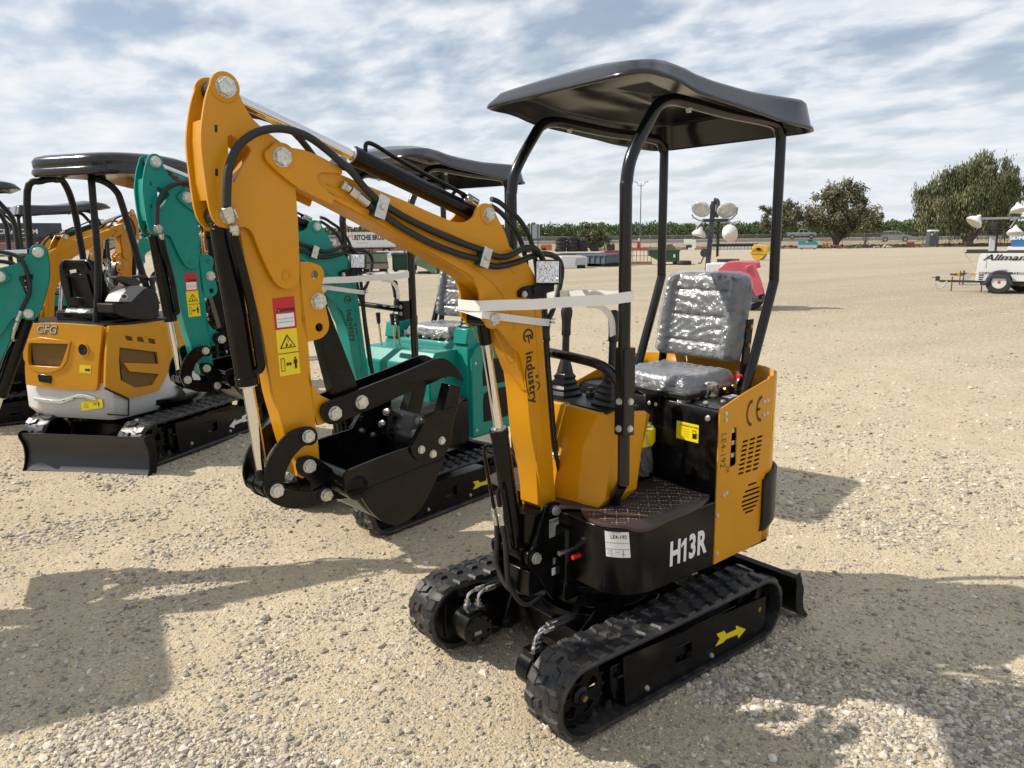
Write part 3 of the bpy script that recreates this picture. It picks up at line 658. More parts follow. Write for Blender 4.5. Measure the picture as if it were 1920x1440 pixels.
def excavator(name,label,paint,loc=(0,0,0),yaw=0,sw=5,db=0,da=0,dbk=0,variant='A',group=None,strap=True,lo=False):
    PM=M[paint]; K=M['black']; root=empty(name,loc,yaw,label,'excavator',group); f0=Fr((0,0),0)
    s_,c_=math.sin(R(sw)),math.cos(R(sw)); dbr,dar=R(db),R(da)
    def base(u,n,z): return Vector((u*c_-n*s_,u*s_+n*c_,z))
    def Tb(u,n,z): u,z=rot2((u,z),FOOT,dbr); return base(u,n,z)
    def Ta(u,n,z): u,z=rot2((u,z),PIV,dar); return Tb(u,n,z)
    nb=Vector((-s_,c_,0))
    def pr2(T): return lambda p,q,h: T(p,h,q)
    def PT(T,px,n): return [T(u,n,z) for u,z in PQ(px,n)]
    def P1(T,px,py,n): u,z=F5.P(px,py,n); return T(u,n,z)
    def pin(T,px,py,n,r,parent,h=.012,both=True,boss=True,mt=None):
        """bolt with boss on the near side (n) and mirrored on the far one"""
        u,z=F5.P(px,py,n); 
        for s in((1,-1) if both else (1,)):
            p=T(u,s*n,z); a=nb*s
            if boss:
                b=MB(); b.lathe(p-a*.012,a,[(0,r*1.75),(.010,r*1.75),(.012,r*1.6)],26); b.build('pin_boss',mt or PM,parent,bev=.001,seg=1)
            bolt('bolt',p,a,r,h,M['zinc'],parent)
    # ---------- tracks and undercarriage ----------
    arrowm=M['decalyellow']
    for s in(1,-1):
        track(root,s*.475,s,arrowm); motor(root,s)
    b=MB(); b.hexa([Vector((x,y,z)) for z in(.10,.20) for x,y in((-.78,-.30),(-.22,-.30),(-.22,.30),(-.78,.30))]); b.lathe((-.50,0,.2),(0,0,1),[(0,.26),(.04,.26),(.05,.22),(.12,.22),(.13,.27),(.16,.27)],40)
    for s in(1,-1):
        b.prism([(-.15,.10),(-.20,.22),(-.30,.30),(-.70,.30),(-.80,.22),(-.85,.10)],lambda p,q,h: Vector((p,s*(.20+h),q)),0,.012)
    b.build('undercarriage',K,root,bev=.004)
    b=MB()      # dozer blade
    prof=[(-1.262,.205),(-1.285,.215),(-1.305,.205),(-1.318,.15),(-1.312,.10),(-1.322,.05),(-1.345,.018),(-1.328,.012),(-1.298,.05),(-1.288,.10),(-1.292,.15),(-1.285,.188)]
    b.prism(smooth_outline(prof,50,2),lambda p,q,h: Vector((p,h,q)),-.455,.455)
    bl=b.build('dozer_blade',K,root,bev=.001,seg=1)
    b=MB()
    for s in(1,-1):
        b.prism(smooth_outline([(-1.240,.222),(-1.280,.232),(-1.283,.205),(-1.312,.15),(-1.310,.10),(-1.324,.05),(-1.360,.010),(-1.345,.002),(-1.312,.02),(-1.268,.05),(-1.252,.12),(-1.25,.19)],50,2),lambda p,q,h: Vector((p,s*(.455+h),q)),0,.010)
    b.build('end_plate',K,bl,bev=.001,seg=1)
    b=MB()
    for s in(1,-1): b.hexa([Vector((x,s*.17+w,z)) for z in(.10,.155) for x,w in((-1.28,-.025),(-.75,-.025),(-.75,.025),(-1.28,.025))])
    b.hexa([Vector((x,y,z)) for z in(.12,.15) for x,y in((-1.28,-.30),(-1.18,-.16),(-1.18,.16),(-1.28,.30))]); b.build('blade_arm',K,bl,bev=.003)
    # ---------- platform skirt ----------
    def plan(ys,xf,xr_,r,fr=None):
        pts=[(xr_,-ys),(xr_,ys)]
        for i in range(9):
            a=R(90-90*i/8); pts.append((xf-r+r*math.cos(a),ys-r+r*math.sin(a)))
        for i in range(9):
            a=R(0-90*i/8); pts.append((xf-r+r*math.cos(a),-ys+r+r*math.sin(a)))
        return pts[::-1]
    b=MB()
    lowp=plan(.40,-.235,-.745,.16); lv=[Vector((x,y,.395+ .0*x)) for x,y in lowp]; tp=[Vector((x,y,.665)) for x,y in plan(.40,-.205,-.745,.15)]
    n=len(lv)
    b.add(lv+tp,[(i,(i+1)%n,(i+1)%n+n,i+n) for i in range(n)]+[tuple(range(n-1,-1,-1)),tuple(range(n,2*n))])
    plat=b.build('platform',K,root,bev=.008,seg=3)
    if variant=='A':
        fnp=lambda x,y,h: Vector((-.588-x,.4005+h,.512+y))
        for ch,x0 in(('H',-.080),('3',.020),('R',.074)): text_on(ch,.125,lambda x,y,h: fnp(x0+x*.72,y*1.04,h),M['decalwhite'],plat,bold=.0045)
        b=MB(); b.prism([(-.030,-.046),(-.016,-.046),(-.016,.047),(-.027,.047),(-.046,.028),(-.046,.015),(-.030,.026)],fnp,0,.0008); b.build('lettering',M['decalwhite'],plat,ang=None,fix=True)
    # white lot ticket on the rounded corner
    def fnt(x,y,h):
        a=R(42)+x/.15; k=(.600+y-.395)/.27; cx,cy=-.395+.04*k-.0,.24+.01*k; h=h+.01*(1-k)
        return Vector((cx+(.1515+h)*math.cos(a),cy+(.1515+h)*math.sin(a),.600+y))
    b=MB(); b.grid(lambda u,v: fnt((u-.5)*.085,(v-.5)*.100,.0),8,1); tk=b.build('lot_ticket',M['decalwhite'],plat,ang=None,solid=.0006)
    tx=lambda x,y,h: fnt(x,y,.0012+h)
    if variant=='A':
        text_on('LE4-192',.0205,lambda x,y,h: tx(.006+x*.84,.030+y,h),M['decalblack'],tk,bold=.0002)
        for yy,w in((.047,.03),(.006,.08),(-.018,.08)): 
            b=MB(); b.grid(lambda u,v: tx((u-.5)*w,yy+v*.0012,.0006),6,1); b.build('rule',M['decalblack'],tk,ang=None)
        for i,(xx,yy) in enumerate(((-.03,-.025),(-.03,-.035),(0,-.028),(.02,-.036))): text_on('Lot',.008,lambda x,y,h: tx(xx+x,yy+y,h),M['decalblack'],tk)
        for xx in(-.022,.018):
            b=MB(); b.hexa([tx(xx+a,yy,h) for h in(0,.0005) for a,yy in((0,-.048),(.0012,-.048),(.0012,-.018),(0,-.018))]); b.build('rule',M['decalblack'],tk,ang=None)
    # floor mat with stitched diamonds
    MZ=.675
    mo=[(-.192,-.33),(-.186,0),(-.192,.06),(-.205,.10),(-.24,.125),(-.262,.15),(-.225,.20),(-.205,.28),(-.225,.35),(-.27,.398),(-.33,.414),(-.45,.412),(-.60,.404),(-.70,.39),(-.745,.37),(-.765,.33),(-.765,.2),(-.765,-.2),(-.74,-.37),(-.30,-.41),(-.22,-.38)]
    cut=[(-.39,.222),(-.36,.238),(-.34,.222),(-.338,.205),(-.36,.19),(-.39,.20)]
    b=MB(); b.prism(smooth_outline(mo,70,3),lambda p,q,h: Vector((p,q,MZ+h-.02*max(0,(q-.385)/.03)+.004*math.sin(p*23)*math.sin(q*17))),-.004,.008,holes=[cut]); mt=b.build('floor_mat',M['mat'],root,bev=.003,seg=2)
    b=MB()
    def inside(x,y): return -.735<x<-.23 and abs(y)<.385 and not (x>-.42 and abs(y)<.21)
    st=.058
    for i in range(-14,15):
        for j in range(-14,15):
            for (dx,dy) in((1,1),(1,-1)):
                x=-.48+(i+j)*st/2; y=(i-j)*st/2
                if inside(x,y) and (i+j)%2==0: 
                    for q in range(3):
                        a=Vector((x+dx*(q/3-.0)*st*.5*.9+0,y+dy*(q/3)*st*.5*.9,0)); e=Vector((x+dx*((q+.62)/3)*st*.5*.9,y+dy*((q+.62)/3)*st*.5*.9,0)); a2=Vector((2*x-a.x,2*y-a.y,0)); e2=Vector((2*x-e.x,2*y-e.y,0))
                        for p_,r_ in((a,e),(a2,e2)):
                            if inside(p_.x,p_.y) and inside(r_.x,r_.y):
                                p_=Vector((p_.x,p_.y,MZ+.0088+.004*math.sin(p_.x*23)*math.sin(p_.y*17))); r_=Vector((r_.x,r_.y,MZ+.0088+.004*math.sin(r_.x*23)*math.sin(r_.y*17)))
                                b.tube([p_,r_],.0009,4)
    b.build('stitching',M['stitch'],mt,ang=None)
    # ---------- engine housing ----------
    b=MB(); 
    b.prism([(-1.12,.40),(-1.12,1.032),(-.80,1.032),(-.765,1.022),(-.748,.99),(-.748,.40)],lambda p,q,h: Vector((p,h,q)),-.392,.392)
    if variant=='A':
        eng=b.build('engine_housing',K,root,bev=.004)
        b=MB(); b.box((-.93,0,1.045),(.34,.46,.02)); b.build('seat_base',M['matblack'],eng,bev=.003)
        # side panels with vents (both sides)
        for s in(1,-1):
            out=[f0.P(*q,.403) for q in((1350,768),(1338,1058),(1430,1010),(1437,940),(1441,860),(1449,712))]
            out=[(-.744,1.030),(-.744,.402),(-1.058,.415),(-1.085,.70),(-1.098,1.118),(-1.03,1.105),(-.90,1.075)]
            holes=[]
            V=lambda *q: f0.P(q[0],q[1],.403)
            def slot(x0,y0,x1,y1,w):
                a,b_=V(x0,y0),V(x1,y1); return [(a[0],a[1]-w),(b_[0],b_[1]-w),(b_[0]-.004,b_[1]),(b_[0],b_[1]+w),(a[0],a[1]+w),(a[0]+.004,a[1])]
            for r in range(8):
                for c in range(3):
                    xa=1394-r*1.2+c*13.5; ya=829+r*8.6-c*4.2
                    holes.append(slot(xa,ya,xa+9,ya-3.0,.0045))
            for r in range(7):
                y0=910+r*8.7; ex=(1404,1398,1394,1392,1392,1394,1398)[r]-0; l=(15,26,31,32,30,24,15)[r]
                holes.append(slot(ex,y0+ (0,4,5,6,5,3,0)[r],ex+l,y0-(5,5,6,6,6,6,6)[r],.0045))
            q=[V(1372,803),V(1382,800),V(1381,866),V(1369,875)]; q=[V(1373,806),V(1376,802),V(1382,801),V(1382.5,806),V(1381,868),V(1378,873),V(1370,876),V(1369,871)]
            holes.append(q)
            b=MB(); b.prism(out,lambda p,qq,h: Vector((p,s*(.396+h),qq)),0,.006,holes=holes); pn=b.build('side_panel',PM,root,bev=.0012,seg=1)
            for (a_,e_) in((1361,775),(1361,787),(1433,753),(1439,751),(1432,777),(1438,775),(1357,928),(1362,924),(1345,967),(1344,1038)):
                u,z=f0.P(a_,e_,.403); bolt('bolt',(u,s*.4025,z),(0,s,0),.0075,.005,M['zinc'],pn)
            if s==1:
                fn=lambda p,q,h: Vector((p,.4025+h,q))
                # CE mark
                for cx,cy,e in((1406,775,0),(1424,767,1)):
                    u,z=f0.P(cx,cy,.403); bb=MB(); 
                    bb.prism([(u-(math.cos(R(t))*r_)*.72,z+math.sin(R(t))*r_) for t,r_ in []] or [(u-.012+math.cos(R(a))*r_*.62,z+math.sin(R(a))*r_) for r_,seq in ((.054,range(-96,97,12)),(.040,range(96,-97,-12))) for a in seq],fn,0,.0008)
                    if e: bb.prism([(u-.006,z-.006),(u+.018,z-.006),(u+.018,z+.006),(u-.006,z+.006)],fn,0,.0008)
                    bb.build('ce_mark',M['decalblack'],pn,ang=None)
                # written lot number running down the panel
                u,z=f0.P(1356,845,.403)
                text_on('LE4-192',.050,lambda x,y,h: Vector((u-y*.9,.4027+h,z-x*.85)),M['decalblack'],pn,bold=-.0007,sx=1.0)
                u,z=f0.P(1364,880,.403); text_on('2R',.036,lambda x,y,h: Vector((u-y*.9,.4027+h,z-x*.85)),M['decalblack'],pn,bold=-.0006)
            b=MB(); b.box((-.92,s*.389,.72),(.30,.006,.56)); b.build('vent_backing',M['hole'],pn,ang=None)
            b=MB()
            for i in range(3):
                b.box((-.862,s*.3925,.83+.05*i),(.05,.003,.018))
            b.build('radiator_fins',M['steel'],pn,ang=None)
        # rounded tail sheet
        b=MB()
        prof=[(-1.058,.398),(-1.10,.397),(-1.15,.375),(-1.19,.33),(-1.225,.26),(-1.245,.17),(-1.255,.08),(-1.257,0)]
        prof=spline([Vector((a,c,0)) for a,c in prof],4); prof=prof+[Vector((p.x,-p.y,0)) for p in reversed(prof[:-1])]
        def tl(u,v):
            i=u*(len(prof)-1); k=min(int(i),len(prof)-2); p=prof[k].lerp(prof[k+1],i-k)
            zt=1.118+.012*math.sin(PI*u); return Vector((p.x,p.y,.42+(zt-.42)*v))
        b.grid(tl,56,8); ta=b.build('tail_panel',PM,root,ang=40,solid=.006)
        for s in(1,-1):
            b=MB()
            gp=[Vector((x,s*y,0)) for x,y in((-1.045,.408),(-1.10,.410),(-1.165,.385),(-1.21,.335),(-1.235,.27))]; gs=spline(gp,3)
            def gr(u,v):
                i=u*(len(gs)-1); k=min(int(i),len(gs)-2); p=gs[k].lerp(gs[k+1],i-k); 
                z0=.455+.05*(1-u)*0; o=max(0,1-v*7)*.02
                return Vector((p.x+o*.6,p.y-s*o,z0+.255*v+ .02*u*v-.02*(u<.08)*(v>.9)))
            b.grid(gr,18,12); b.build('corner_guard',M['matblack'],root,ang=40,solid=.014)
        quad_on(lambda x,y,h: tl(.075+x,0)*0+Vector(tl(.075+x*1.0,(.845-.42+y)/.70))+Vector((-.35,.94,0))*(.004+h),0,0,.035,.12).build('warning_decal',M['decalyellow'],ta,ang=None)
        # tank cap, red isolator, bolts on the top
        b=MB(); b.lathe((-.93,.215,1.03),(0,0,1),[(0,.03),(.006,.03),(.008,.022),(.02,.022),(.021,.030),(.028,.033),(.05,.033),(.058,.027),(.06,.02)],10); b.build('filler_cap',M['steel'],eng,bev=.001,seg=1)
        b=MB(); b.lathe((-1.12,.215,1.03),(0,0,1),[(0,.036),(.004,.036),(.012,.02),(.02,.015),(.03,.015)],18); b.build('switch_base',M['plastic'],eng)
        b=MB(); b.cyl((-1.12,.215,1.055),(-1.12,.215,1.10),.013,12); b.hexa([Vector((-1.12+x*.7-y*.5,.215+x*.7+y*.5,z)) for z in(1.088,1.102) for x,y in((-.052,-.012),(.052,-.012),(.052,.012),(-.052,.012))]); b.build('isolator_handle',M['red'],eng,bev=.003)
        for x,y in((-.79,.30),(-.86,.33),(-.83,.07),(-1.06,.33),(-1.0,.34),(-1.07,.37)): bolt('bolt',(x,y,1.033),(0,0,1),.009,.006,M['zinc'],eng)
        quad_on(lambda x,y,h: Vector((-1.0+x,.27+y,1.0335+h)),0,0,.07,.04).build('label',M['decalwhite'],eng,ang=None)
        # hinge and bolts, oil sticker on the front
        fx=lambda x,y,h: Vector((-.747+h,-x,y))
        b=MB(); b.box((-.745,.068,1.005),(.006,.075,.055)); b.box((-.775,.068,1.036),(.06,.075,.006)); hg=b.build('hinge',K,eng,bev=.001,seg=1)
        for y in(.05,.086): bolt('bolt',(-.742,y,.999),(1,0,0),.007,.005,M['zinc'],hg); bolt('bolt',(-.775,y,1.039),(0,0,1),.007,.005,M['zinc'],hg)
        bolt('bolt',(-.747,.345,.985),(1,0,0),.010,.006,M['zinc'],eng)
        def fs(x,y,h): return Vector((-.7475+h,.292-x,.915+y))    # sticker frame, x to the viewer's right is -y? kept by sign
        fs=lambda x,y,h: Vector((-.7475+h,.248+x,.912+y))
        st_=quad_on(fs,-.055,-.035,.055,.037).build('oil_decal',M['decalyellow'],eng,ang=None)
        text_on('HYDRAULIC OIL TANK',.0085,lambda x,y,h: fs(.010+x,.024+y,h+.0008),M['decalblack'],st_,bold=.0002)
        for i,w in enumerate((.070,.062,.066,.058)): text_on('Check the oil level before starting',.0046,lambda x,y,h: fs(-.014+x*w/.09,.010-i*.0095+y,h+.0008),M['decalblack'],st_)
        warning_triangle(lambda x,y,h: fs(x,y,h+.0007),-.034,.022,.009,.0005,st_)
        bb=MB(); bb.hexa([fs(x,y,h) for h in(.0006,.0012) for x,y in((.026,-.022),(.044,-.022),(.044,.012),(.026,.012))]); bb.hexa([fs(x,y,h) for h in(.0006,.0012) for x,y in((.046,-.020),(.050,-.020),(.050,.002),(.046,.002))]); bb.build('pictogram',M['decalblack'],st_,ang=None)
        bb=MB(); bb.hexa([fs(x,y,h) for h in(.0013,.0016) for x,y in((.029,-.001),(.041,-.001),(.041,.009),(.029,.009))]); bb.build('pictogram',M['decalyellow'],st_,ang=None)
        # yellow battery box wrapped in film by the seat base
        b=MB(); b.prism(smooth_outline([(-.565,-.10),(-.73,-.10),(-.73,.10),(-.565,.10)],200,2),lambda p,q,h: Vector((p,q,h)),.84,.905); b.prism([(-.58,-.08),(-.715,-.08),(-.715,.08),(-.58,.08)],lambda p,q,h: Vector((p,q,h)),.90,.916); bt=b.build('toolbox',M['decalyellow'],root,bev=.008,seg=3)
        b=MB(); b.box((-.65,0,.765),(.15,.19,.15)); b.build('box_stand',K,bt,bev=.004)
        b=MB(); b.grid(lambda u,v: Vector((-.645+.105*math.cos(2*PI*u)*(1+.06*math.sin(u*70+v*5)),.0+.125*math.sin(2*PI*u)*(1+.07*math.sin(u*55+v*9)),.72+.20*v)),60,8); b.build('plastic_cover',M['film'],bt,ang=60)
    else:
        eng=b.build('engine_housing',PM,root,bev=.004)
        for s in(1,-1):
            # bulged side with two mesh vents
            b=MB(); ins=[(-.76,.42),(-.76,.93),(-.79,.99),(-.88,1.028),(-1.13,1.028),(-1.20,.95),(-1.20,.42)]
            b.prism(ins,lambda p,q,h: Vector((p,s*(.36+h),q)),0,.06); sp=b.build('side_panel',PM,root,bev=.006,seg=2)
            for z0,z1 in((.74,.90),(.50,.70)):
                o_=smooth_outline([(-.86,z0),(-1.13,z0),(-1.15,z0+.02),(-1.15,z1-.02),(-1.13,z1),(-.90,z1),(-.86,z1-.04)],60,2)
                b=MB(); b.prism(o_,lambda p,q,h: Vector((p,s*(.4205+h),q)),0,.0015); vb=b.build('vent',M['hole'],sp,ang=None)
                b=MB()
                for i in range(30):
                    x=-.865-.0096*i; b.box((x,s*.423,(z0+z1)/2),(.0022,.0015,z1-z0-.012))
                k=int((z1-z0)/.0096)
                for i in range(k): b.box((-1.005,s*.4235,z0+.006+.0096*i),(.275,.0015,.0022))
                b.build('mesh_grille',M['matblack'],vb,ang=None)
            for x,z in((-.79,.90),(-.79,.46),(-1.18,.46),(-1.18,.9)): bolt('bolt',(x,s*.4205,z),(0,s,0),.008,.006,M['zinc'],sp)
        b=MB()
        prof=[(-1.12,.40),(-1.17,.37),(-1.21,.30),(-1.235,.2),(-1.24,0)]; prof=spline([Vector((a,c,0)) for a,c in prof],4); prof=prof+[Vector((p.x,-p.y,0)) for p in reversed(prof[:-1])]
        def tl(u,v):
            i=u*(len(prof)-1); k=min(int(i),len(prof)-2); p=prof[k].lerp(prof[k+1],i-k); return Vector((p.x,p.y,.42+.60*v))
        b.grid(tl,40,4); b.build('tail_panel',PM,root,ang=40,solid=.006)
        b=MB(); b.prism([(-.50,.67),(-.50,.90),(-.56,.985),(-.78,.985),(-.78,.67)],lambda p,q,h: Vector((p,h,q)),-.36,.30); b.build('console_box',PM,root,bev=.01,seg=3)
        for s in(1,-1):
            b=MB(); b.prism([(-.74,1.02),(-.76,1.12),(-.92,1.14),(-1.0,1.02)],lambda p,q,h: Vector((p,s*(.27+h),q)),0,.12); cb=b.build('console',PM,root,bev=.008,seg=2)
            joystick(cb,-.83,s*.33,1.12,.27,(.12,0),k=.8)
        b=MB(); b.lathe((-.80,.15,1.03),(0,0,1),[(0,.03),(.006,.03),(.008,.022),(.02,.022),(.021,.030),(.05,.033),(.06,.02)],10); b.build('filler_cap',M['steel'],eng)
        for y in(-.26,-.12,-.07,.10):
            b=MB(); b.cyl((-.60,y,.98),(-.585,y,1.14),.007,10); lv=b.build('control_lever',M['chrome'],root)
            b=MB(); b.lathe((-.585,y,1.13),(.05,0,1),[(0,.009),(.01,.012),(.065,.016),(.075,.014)],12); b.build('grip',M['plastic'],lv)
        fv=lambda x,y,h: Vector((-.90-x,.3905+h+.0,1.075+y)); quad_on(fv,-.04,-.035,.05,.045).build('lot_ticket',M['decalwhite'],root,ang=None)
    seat(root)
    # ---------- console cowl in front of the seat ----------
    if variant=='A':
        f=lambda x,y,z: Vector((x,y,z))
        near=[(-.300,.195),(-.463,.205),(-.60,.12)]
        levels=[]   # rings bottom, belt, top : (front centre, near-front facet, corner, near side, rear)
        def ringp(z,fx_,cy,sx,rx,ny):
            return [f(fx_,0,z),f(fx_-.008,cy,z),f(sx,ny,z),f(rx,ny+.012,z),f(rx-.055,ny-.04,z)]
        A=[[f(-.262,0,.672),f(-.278,.100,.672),f(-.305,.185,.672),f(-.455,.178,.672),f(-.50,.13,.672)],
           [f(-.275,0,.72),f(-.290,.105,.70),f(-.322,.215,.715),f(-.49,.215,.725),f(-.535,.17,.735)],
           [f(-.290,0,.905),f(-.300,.115,.895),f(-.345,.225,.885),f(-.50,.225,.875),f(-.555,.18,.875)],
           [f(-.305,0,1.045),f(-.305,.195,1.040),f(-.372,.232,1.040),f(-.52,.232,1.022),f(-.575,.20,1.00)],
           [f(-.315,0,1.050),f(-.315,.190,1.046),f(-.378,.224,1.046),f(-.515,.224,1.028),f(-.56,.19,1.01)]]
        b=MB(); 
        for s in(1,-1):
            vs=[Vector((v.x,v.y*s,v.z)) for r_ in A for v in r_]; k=5
            b.add(vs,[(j*k+i,j*k+i+1,(j+1)*k+i+1,(j+1)*k+i) for j in range(4) for i in range(4)])
        cw=b.build('console_cowl',PM,root,bev=.004,ang=12,solid=.005)
        b=MB(); b.hexa([Vector((x,y,z)) for z in(1.040,1.052) for x,y in((-.50,-.215),(-.325,-.215),(-.325,.215),(-.50,.215))]); b.hexa([Vector((x,y,z)) for z in(.70,1.0) for x,y in((-.50,-.16),(-.36,-.16),(-.36,.16),(-.50,.16))]); b.build('console_top',M['matblack'],cw,bev=.003)
        for s,yy,xx in((1,.145,-.415),(-1,-.115,-.415)):
            joystick(cw,xx,yy,1.050,.345 if s==1 else .345,(-.02,.02),k=.98)
        for x,y,h in((-.47,.03,.06),(-.47,-.02,.04)):
            b=MB(); b.lathe((x,y,1.05),(0,0,1),[(0,.018),(.02,.018),(.024,.012),(h,.012)],14); b.build('switch',M['plastic'],cw)
        b=MB(); b.cyl((-.52,.02,1.04),(-.52,.02,1.115),.008,10); k_=b.build('lever_rod',M['chrome'],cw); b=MB(); b.lathe((-.52,.02,1.105),(0,0,1),[(0,.016),(.05,.017),(.055,.012)],14); b.build('grip',M['plastic'],k_)
    # ---------- canopy and posts ----------
    can,itp,top=canopy(root)
    for s in(1,-1):
        y=s*.31; zt=itp(top,-.50)-.03
        pts=[(-.365,s*.222,.668),(-.365,s*.222,.70),(-.350,s*.250,.745),(-.322,s*.300,.80),(-.318,y,.84),(-.312,y,1.2),(-.308,y,1.78),(-.310,y,1.86),(-.335,y,1.95),(-.43,y,2.085),(-.47,y,2.125),(-.53,y,2.142),(-.62,y,2.140),(-.85,y,2.125),(-1.10,y*.985,2.118),(-1.17,y*.98,2.105),(-1.2,y*.98,2.07)]
        b=MB(); P_=[Vector(p) for p in pts]
        b.tube(spline(P_,5),.0215,16); po=b.build('front_post',M['post'],root)
        b=MB(); b.cyl((-.365,s*.222,.672),(-.365,s*.222,.69),.034,20); b.build('rubber_collar',M['rubber'],po)
        if variant=='A':
            b=MB(); b.hexa([Vector((-.318+x,y+w,z)) for z in(.985,1.30) for x,w in((-.026,-.026),(.026,-.026),(.026,.026),(-.026,.026))]); sl_=b.build('post_sleeve',M['post'],po,bev=.005,seg=2)
            for z in(1.012,1.11):
                for sx in(1,-1): bolt('bolt',(-.318,y+sx*.0265,z) if sx else 0,(0,sx,0),.0105,.008,M['zinc'],sl_)
                bolt('bolt',(-.292,y,z),(1,0,0),.0105,.008,M['zinc'],sl_)
        pts=[(-1.115,s*.300,1.00),(-1.06,s*.303,1.09),(-1.195,s*.303,1.455),(-1.207,s*.303,1.51),(-1.206,s*.303,1.60),(-1.205,s*.303,2.05),(-1.203,s*.303,2.085)]
        pts[0]=(-1.035,s*.30,1.02)
        b=MB(); b.tube(spline([Vector(p) for p in pts],5),.0205,16); b.build('rear_post',M['post'],root)
    if variant=='A':
        b=MB(); b.tube(spline([Vector(p) for p in((-.318,-.31,1.165),(-.30,-.29,1.20),(-.285,-.24,1.235),(-.285,-.1,1.245),(-.285,.1,1.240),(-.287,.21,1.230),(-.30,.27,1.20),(-.315,.29,1.15),(-.318,.287,1.05))],6),.0185,14); b.build('grab_rail',M['post'],root)
    else:
        b=MB(); b.cyl((-.31,-.31,1.30),(-.31,.31,1.27),.017,14); gr_=b.build('grab_rail',M['post'],root)
        b=MB(); b.box((-.31,.30,1.27),(.05,.05,.11)); gb=b.build('clamp_plate',K,gr_,bev=.002)
        for z in(1.25,1.29): bolt('bolt',(-.285,.30,z),(1,0,0),.010,.007,M['zinc'],gb)
    if variant=='B':
        for c_h in root.children:
            if c_h.name.split('.')[0] in('canopy','front_post','rear_post'): c_h.location=(-.06,0,-.045)
    # ---------- swing bracket ----------
    b=MB(); so_=smooth_outline(PQ([(1021,957),(1028,946),(1040,941),(1052,944),(1058,951),(1063,960),(1075,1095),(1070,1120),(1040,1126),(1028,1112),(1012,1085),(992,1062),(988,1050),(990,1038),(1000,1028),(1009,1000)],.100),40,1)
    for n0 in(.086,-.100): b.prism(so_,pr2(base),n0,n0+.014)
    bk=b.build('swing_bracket',K,root,bev=.003,seg=2)
    b=MB(); b.hexa([base(u,n,z) for z in(.36,.46) for u,n in((-.30,-.09),(-.05,-.09),(-.05,.09),(-.30,.09))]); b.hexa([base(u,n,z) for z in(.44,.66) for u,n in((-.36,-.09),(-.24,-.09),(-.24,.09),(-.36,.09))]); b.lathe(base(-.15,0,.36),(0,0,1),[(0,.07),(.30,.07)],28); b.build('bracket_core',K,bk,bev=.004)
    b=MB(); b.box((-.42,0,.50),(.46,.30,.22)); b.box((-.30,0,.36),(.2,.26,.1)); b.build('frame_nose',K,root,bev=.01)
    pin(base,1042,957,.102,.0165,bk,mt=K); pin(base,1005,1047,.102,.0185,bk,mt=K)
    u,z=F5.P(1005,1047,.102); b=MB(); b.cyl(base(u,-.10,z),base(u,.10,z),.020,24); b.build('base_pin',K,bk)
    BU,BZ=u,z
    # maker's plates on the bracket
    def pf(px0,py0):
        u0,z0=F5.P(px0,py0,.1005); return lambda x,y,h: base(u0-x,.1005+h,z0+y)
    if variant=='A':
        g=pf(1041,988); dp_=quad_on(g,-.033,-.036,.033,.036).build('maker_plate',M['grey'],bk,ang=None)
        text_on('CFG INDUSTRIAL',.0085,lambda x,y,h: g(x,.025+y,h+.0008),M['decalblack'],dp_,bold=.0002)
        for i,yy in enumerate((.010,.000,-.010)):
            quad_on(lambda x,y,h: g(x,y,h+.0007),-.004,yy+.001,.016 if i<2 else .024,yy+.003).build('rule',M['decalwhite'],dp_,ang=None)
            text_on('Model:',.005,lambda x,y,h: g(-.022+x,yy+.002+y,h+.0008),M['decalblack'],dp_)
        text_on('CE',.008,lambda x,y,h: g(.018+x,-.025+y,h+.0008),M['decalblack'],dp_,bold=.0002)
        g2=pf(1043,1050); quad_on(g2,-.018,-.014,.018,.012).build('label',M['grey'],bk,ang=None); g3=pf(1042,1069); l3=quad_on(g3,-.022,-.016,.022,.014).build('label',M['decalwhite'],bk,ang=None)
    g4=lambda u_: None
    b=MB(); b.cyl((-.225,.15,.528),(-.150,.15,.528),.010,12); b.build('grease_nipple',M['steel'],root); b=MB(); b.cyl((-.225,.187,.515),(-.185,.187,.515),.009,8); b.build('red_cap',M['red'],root)
    # ---------- boom ----------
    b=MB(); op=smooth_outline(PQ(BOOM,.056),26,1)
    for n0 in(.046,-.056): b.prism(op,pr2(Tb),n0,n0+.010)
    b.prism(smooth_outline(PQ(BCORE,.056),26,1),pr2(Tb),-.060,.060) if False else b.prism(smooth_outline(PQ(BCORE,.056),26,1),pr2(Tb),-.0465,.0465)
    bo=b.build('boom',PM,root,bev=.0014,seg=2)
    b=MB()
    for n0 in(.0565,-.0665): b.prism(smooth_outline(PQ(FORK,.066),40,1),pr2(Tb),n0,n0+.010)
    fk=b.build('fork_plate',PM,bo,bev=.0015,seg=2)
    # raised edge welds along the boom
    for px in ([(600,352),(700,400),(800,453),(868,492),(905,515),(935,543),(955,580),(965,620)],[(612,345),(700,378),(800,420),(880,455),(940,492),(965,512)],[(1003,560),(1006,640),(1012,720),(1018,800),(1026,880),(1032,935)],[(927,622),(940,650),(955,680),(966,672),(960,640)],[(1008,830),(1006,860),(1010,880),(1016,850),(1017,832)]):
        for s in(1,-1):
            q=[Tb(u,s*.0572,z) for u,z in PQ(px,.056)]; mbx=MB(); mbx.tube(spline(q,4),.0022,6,rf=lambda t: .0022+.0006*math.sin(t*90)); mbx.build('weld_bead',PM,bo)
    pin(Tb,529,294.6,.0690,.0215,fk,h=.013); pin(Tb,916,402,.060,.0190,bo); pin(Tb,925,598,.060,.0200,bo,h=.014)
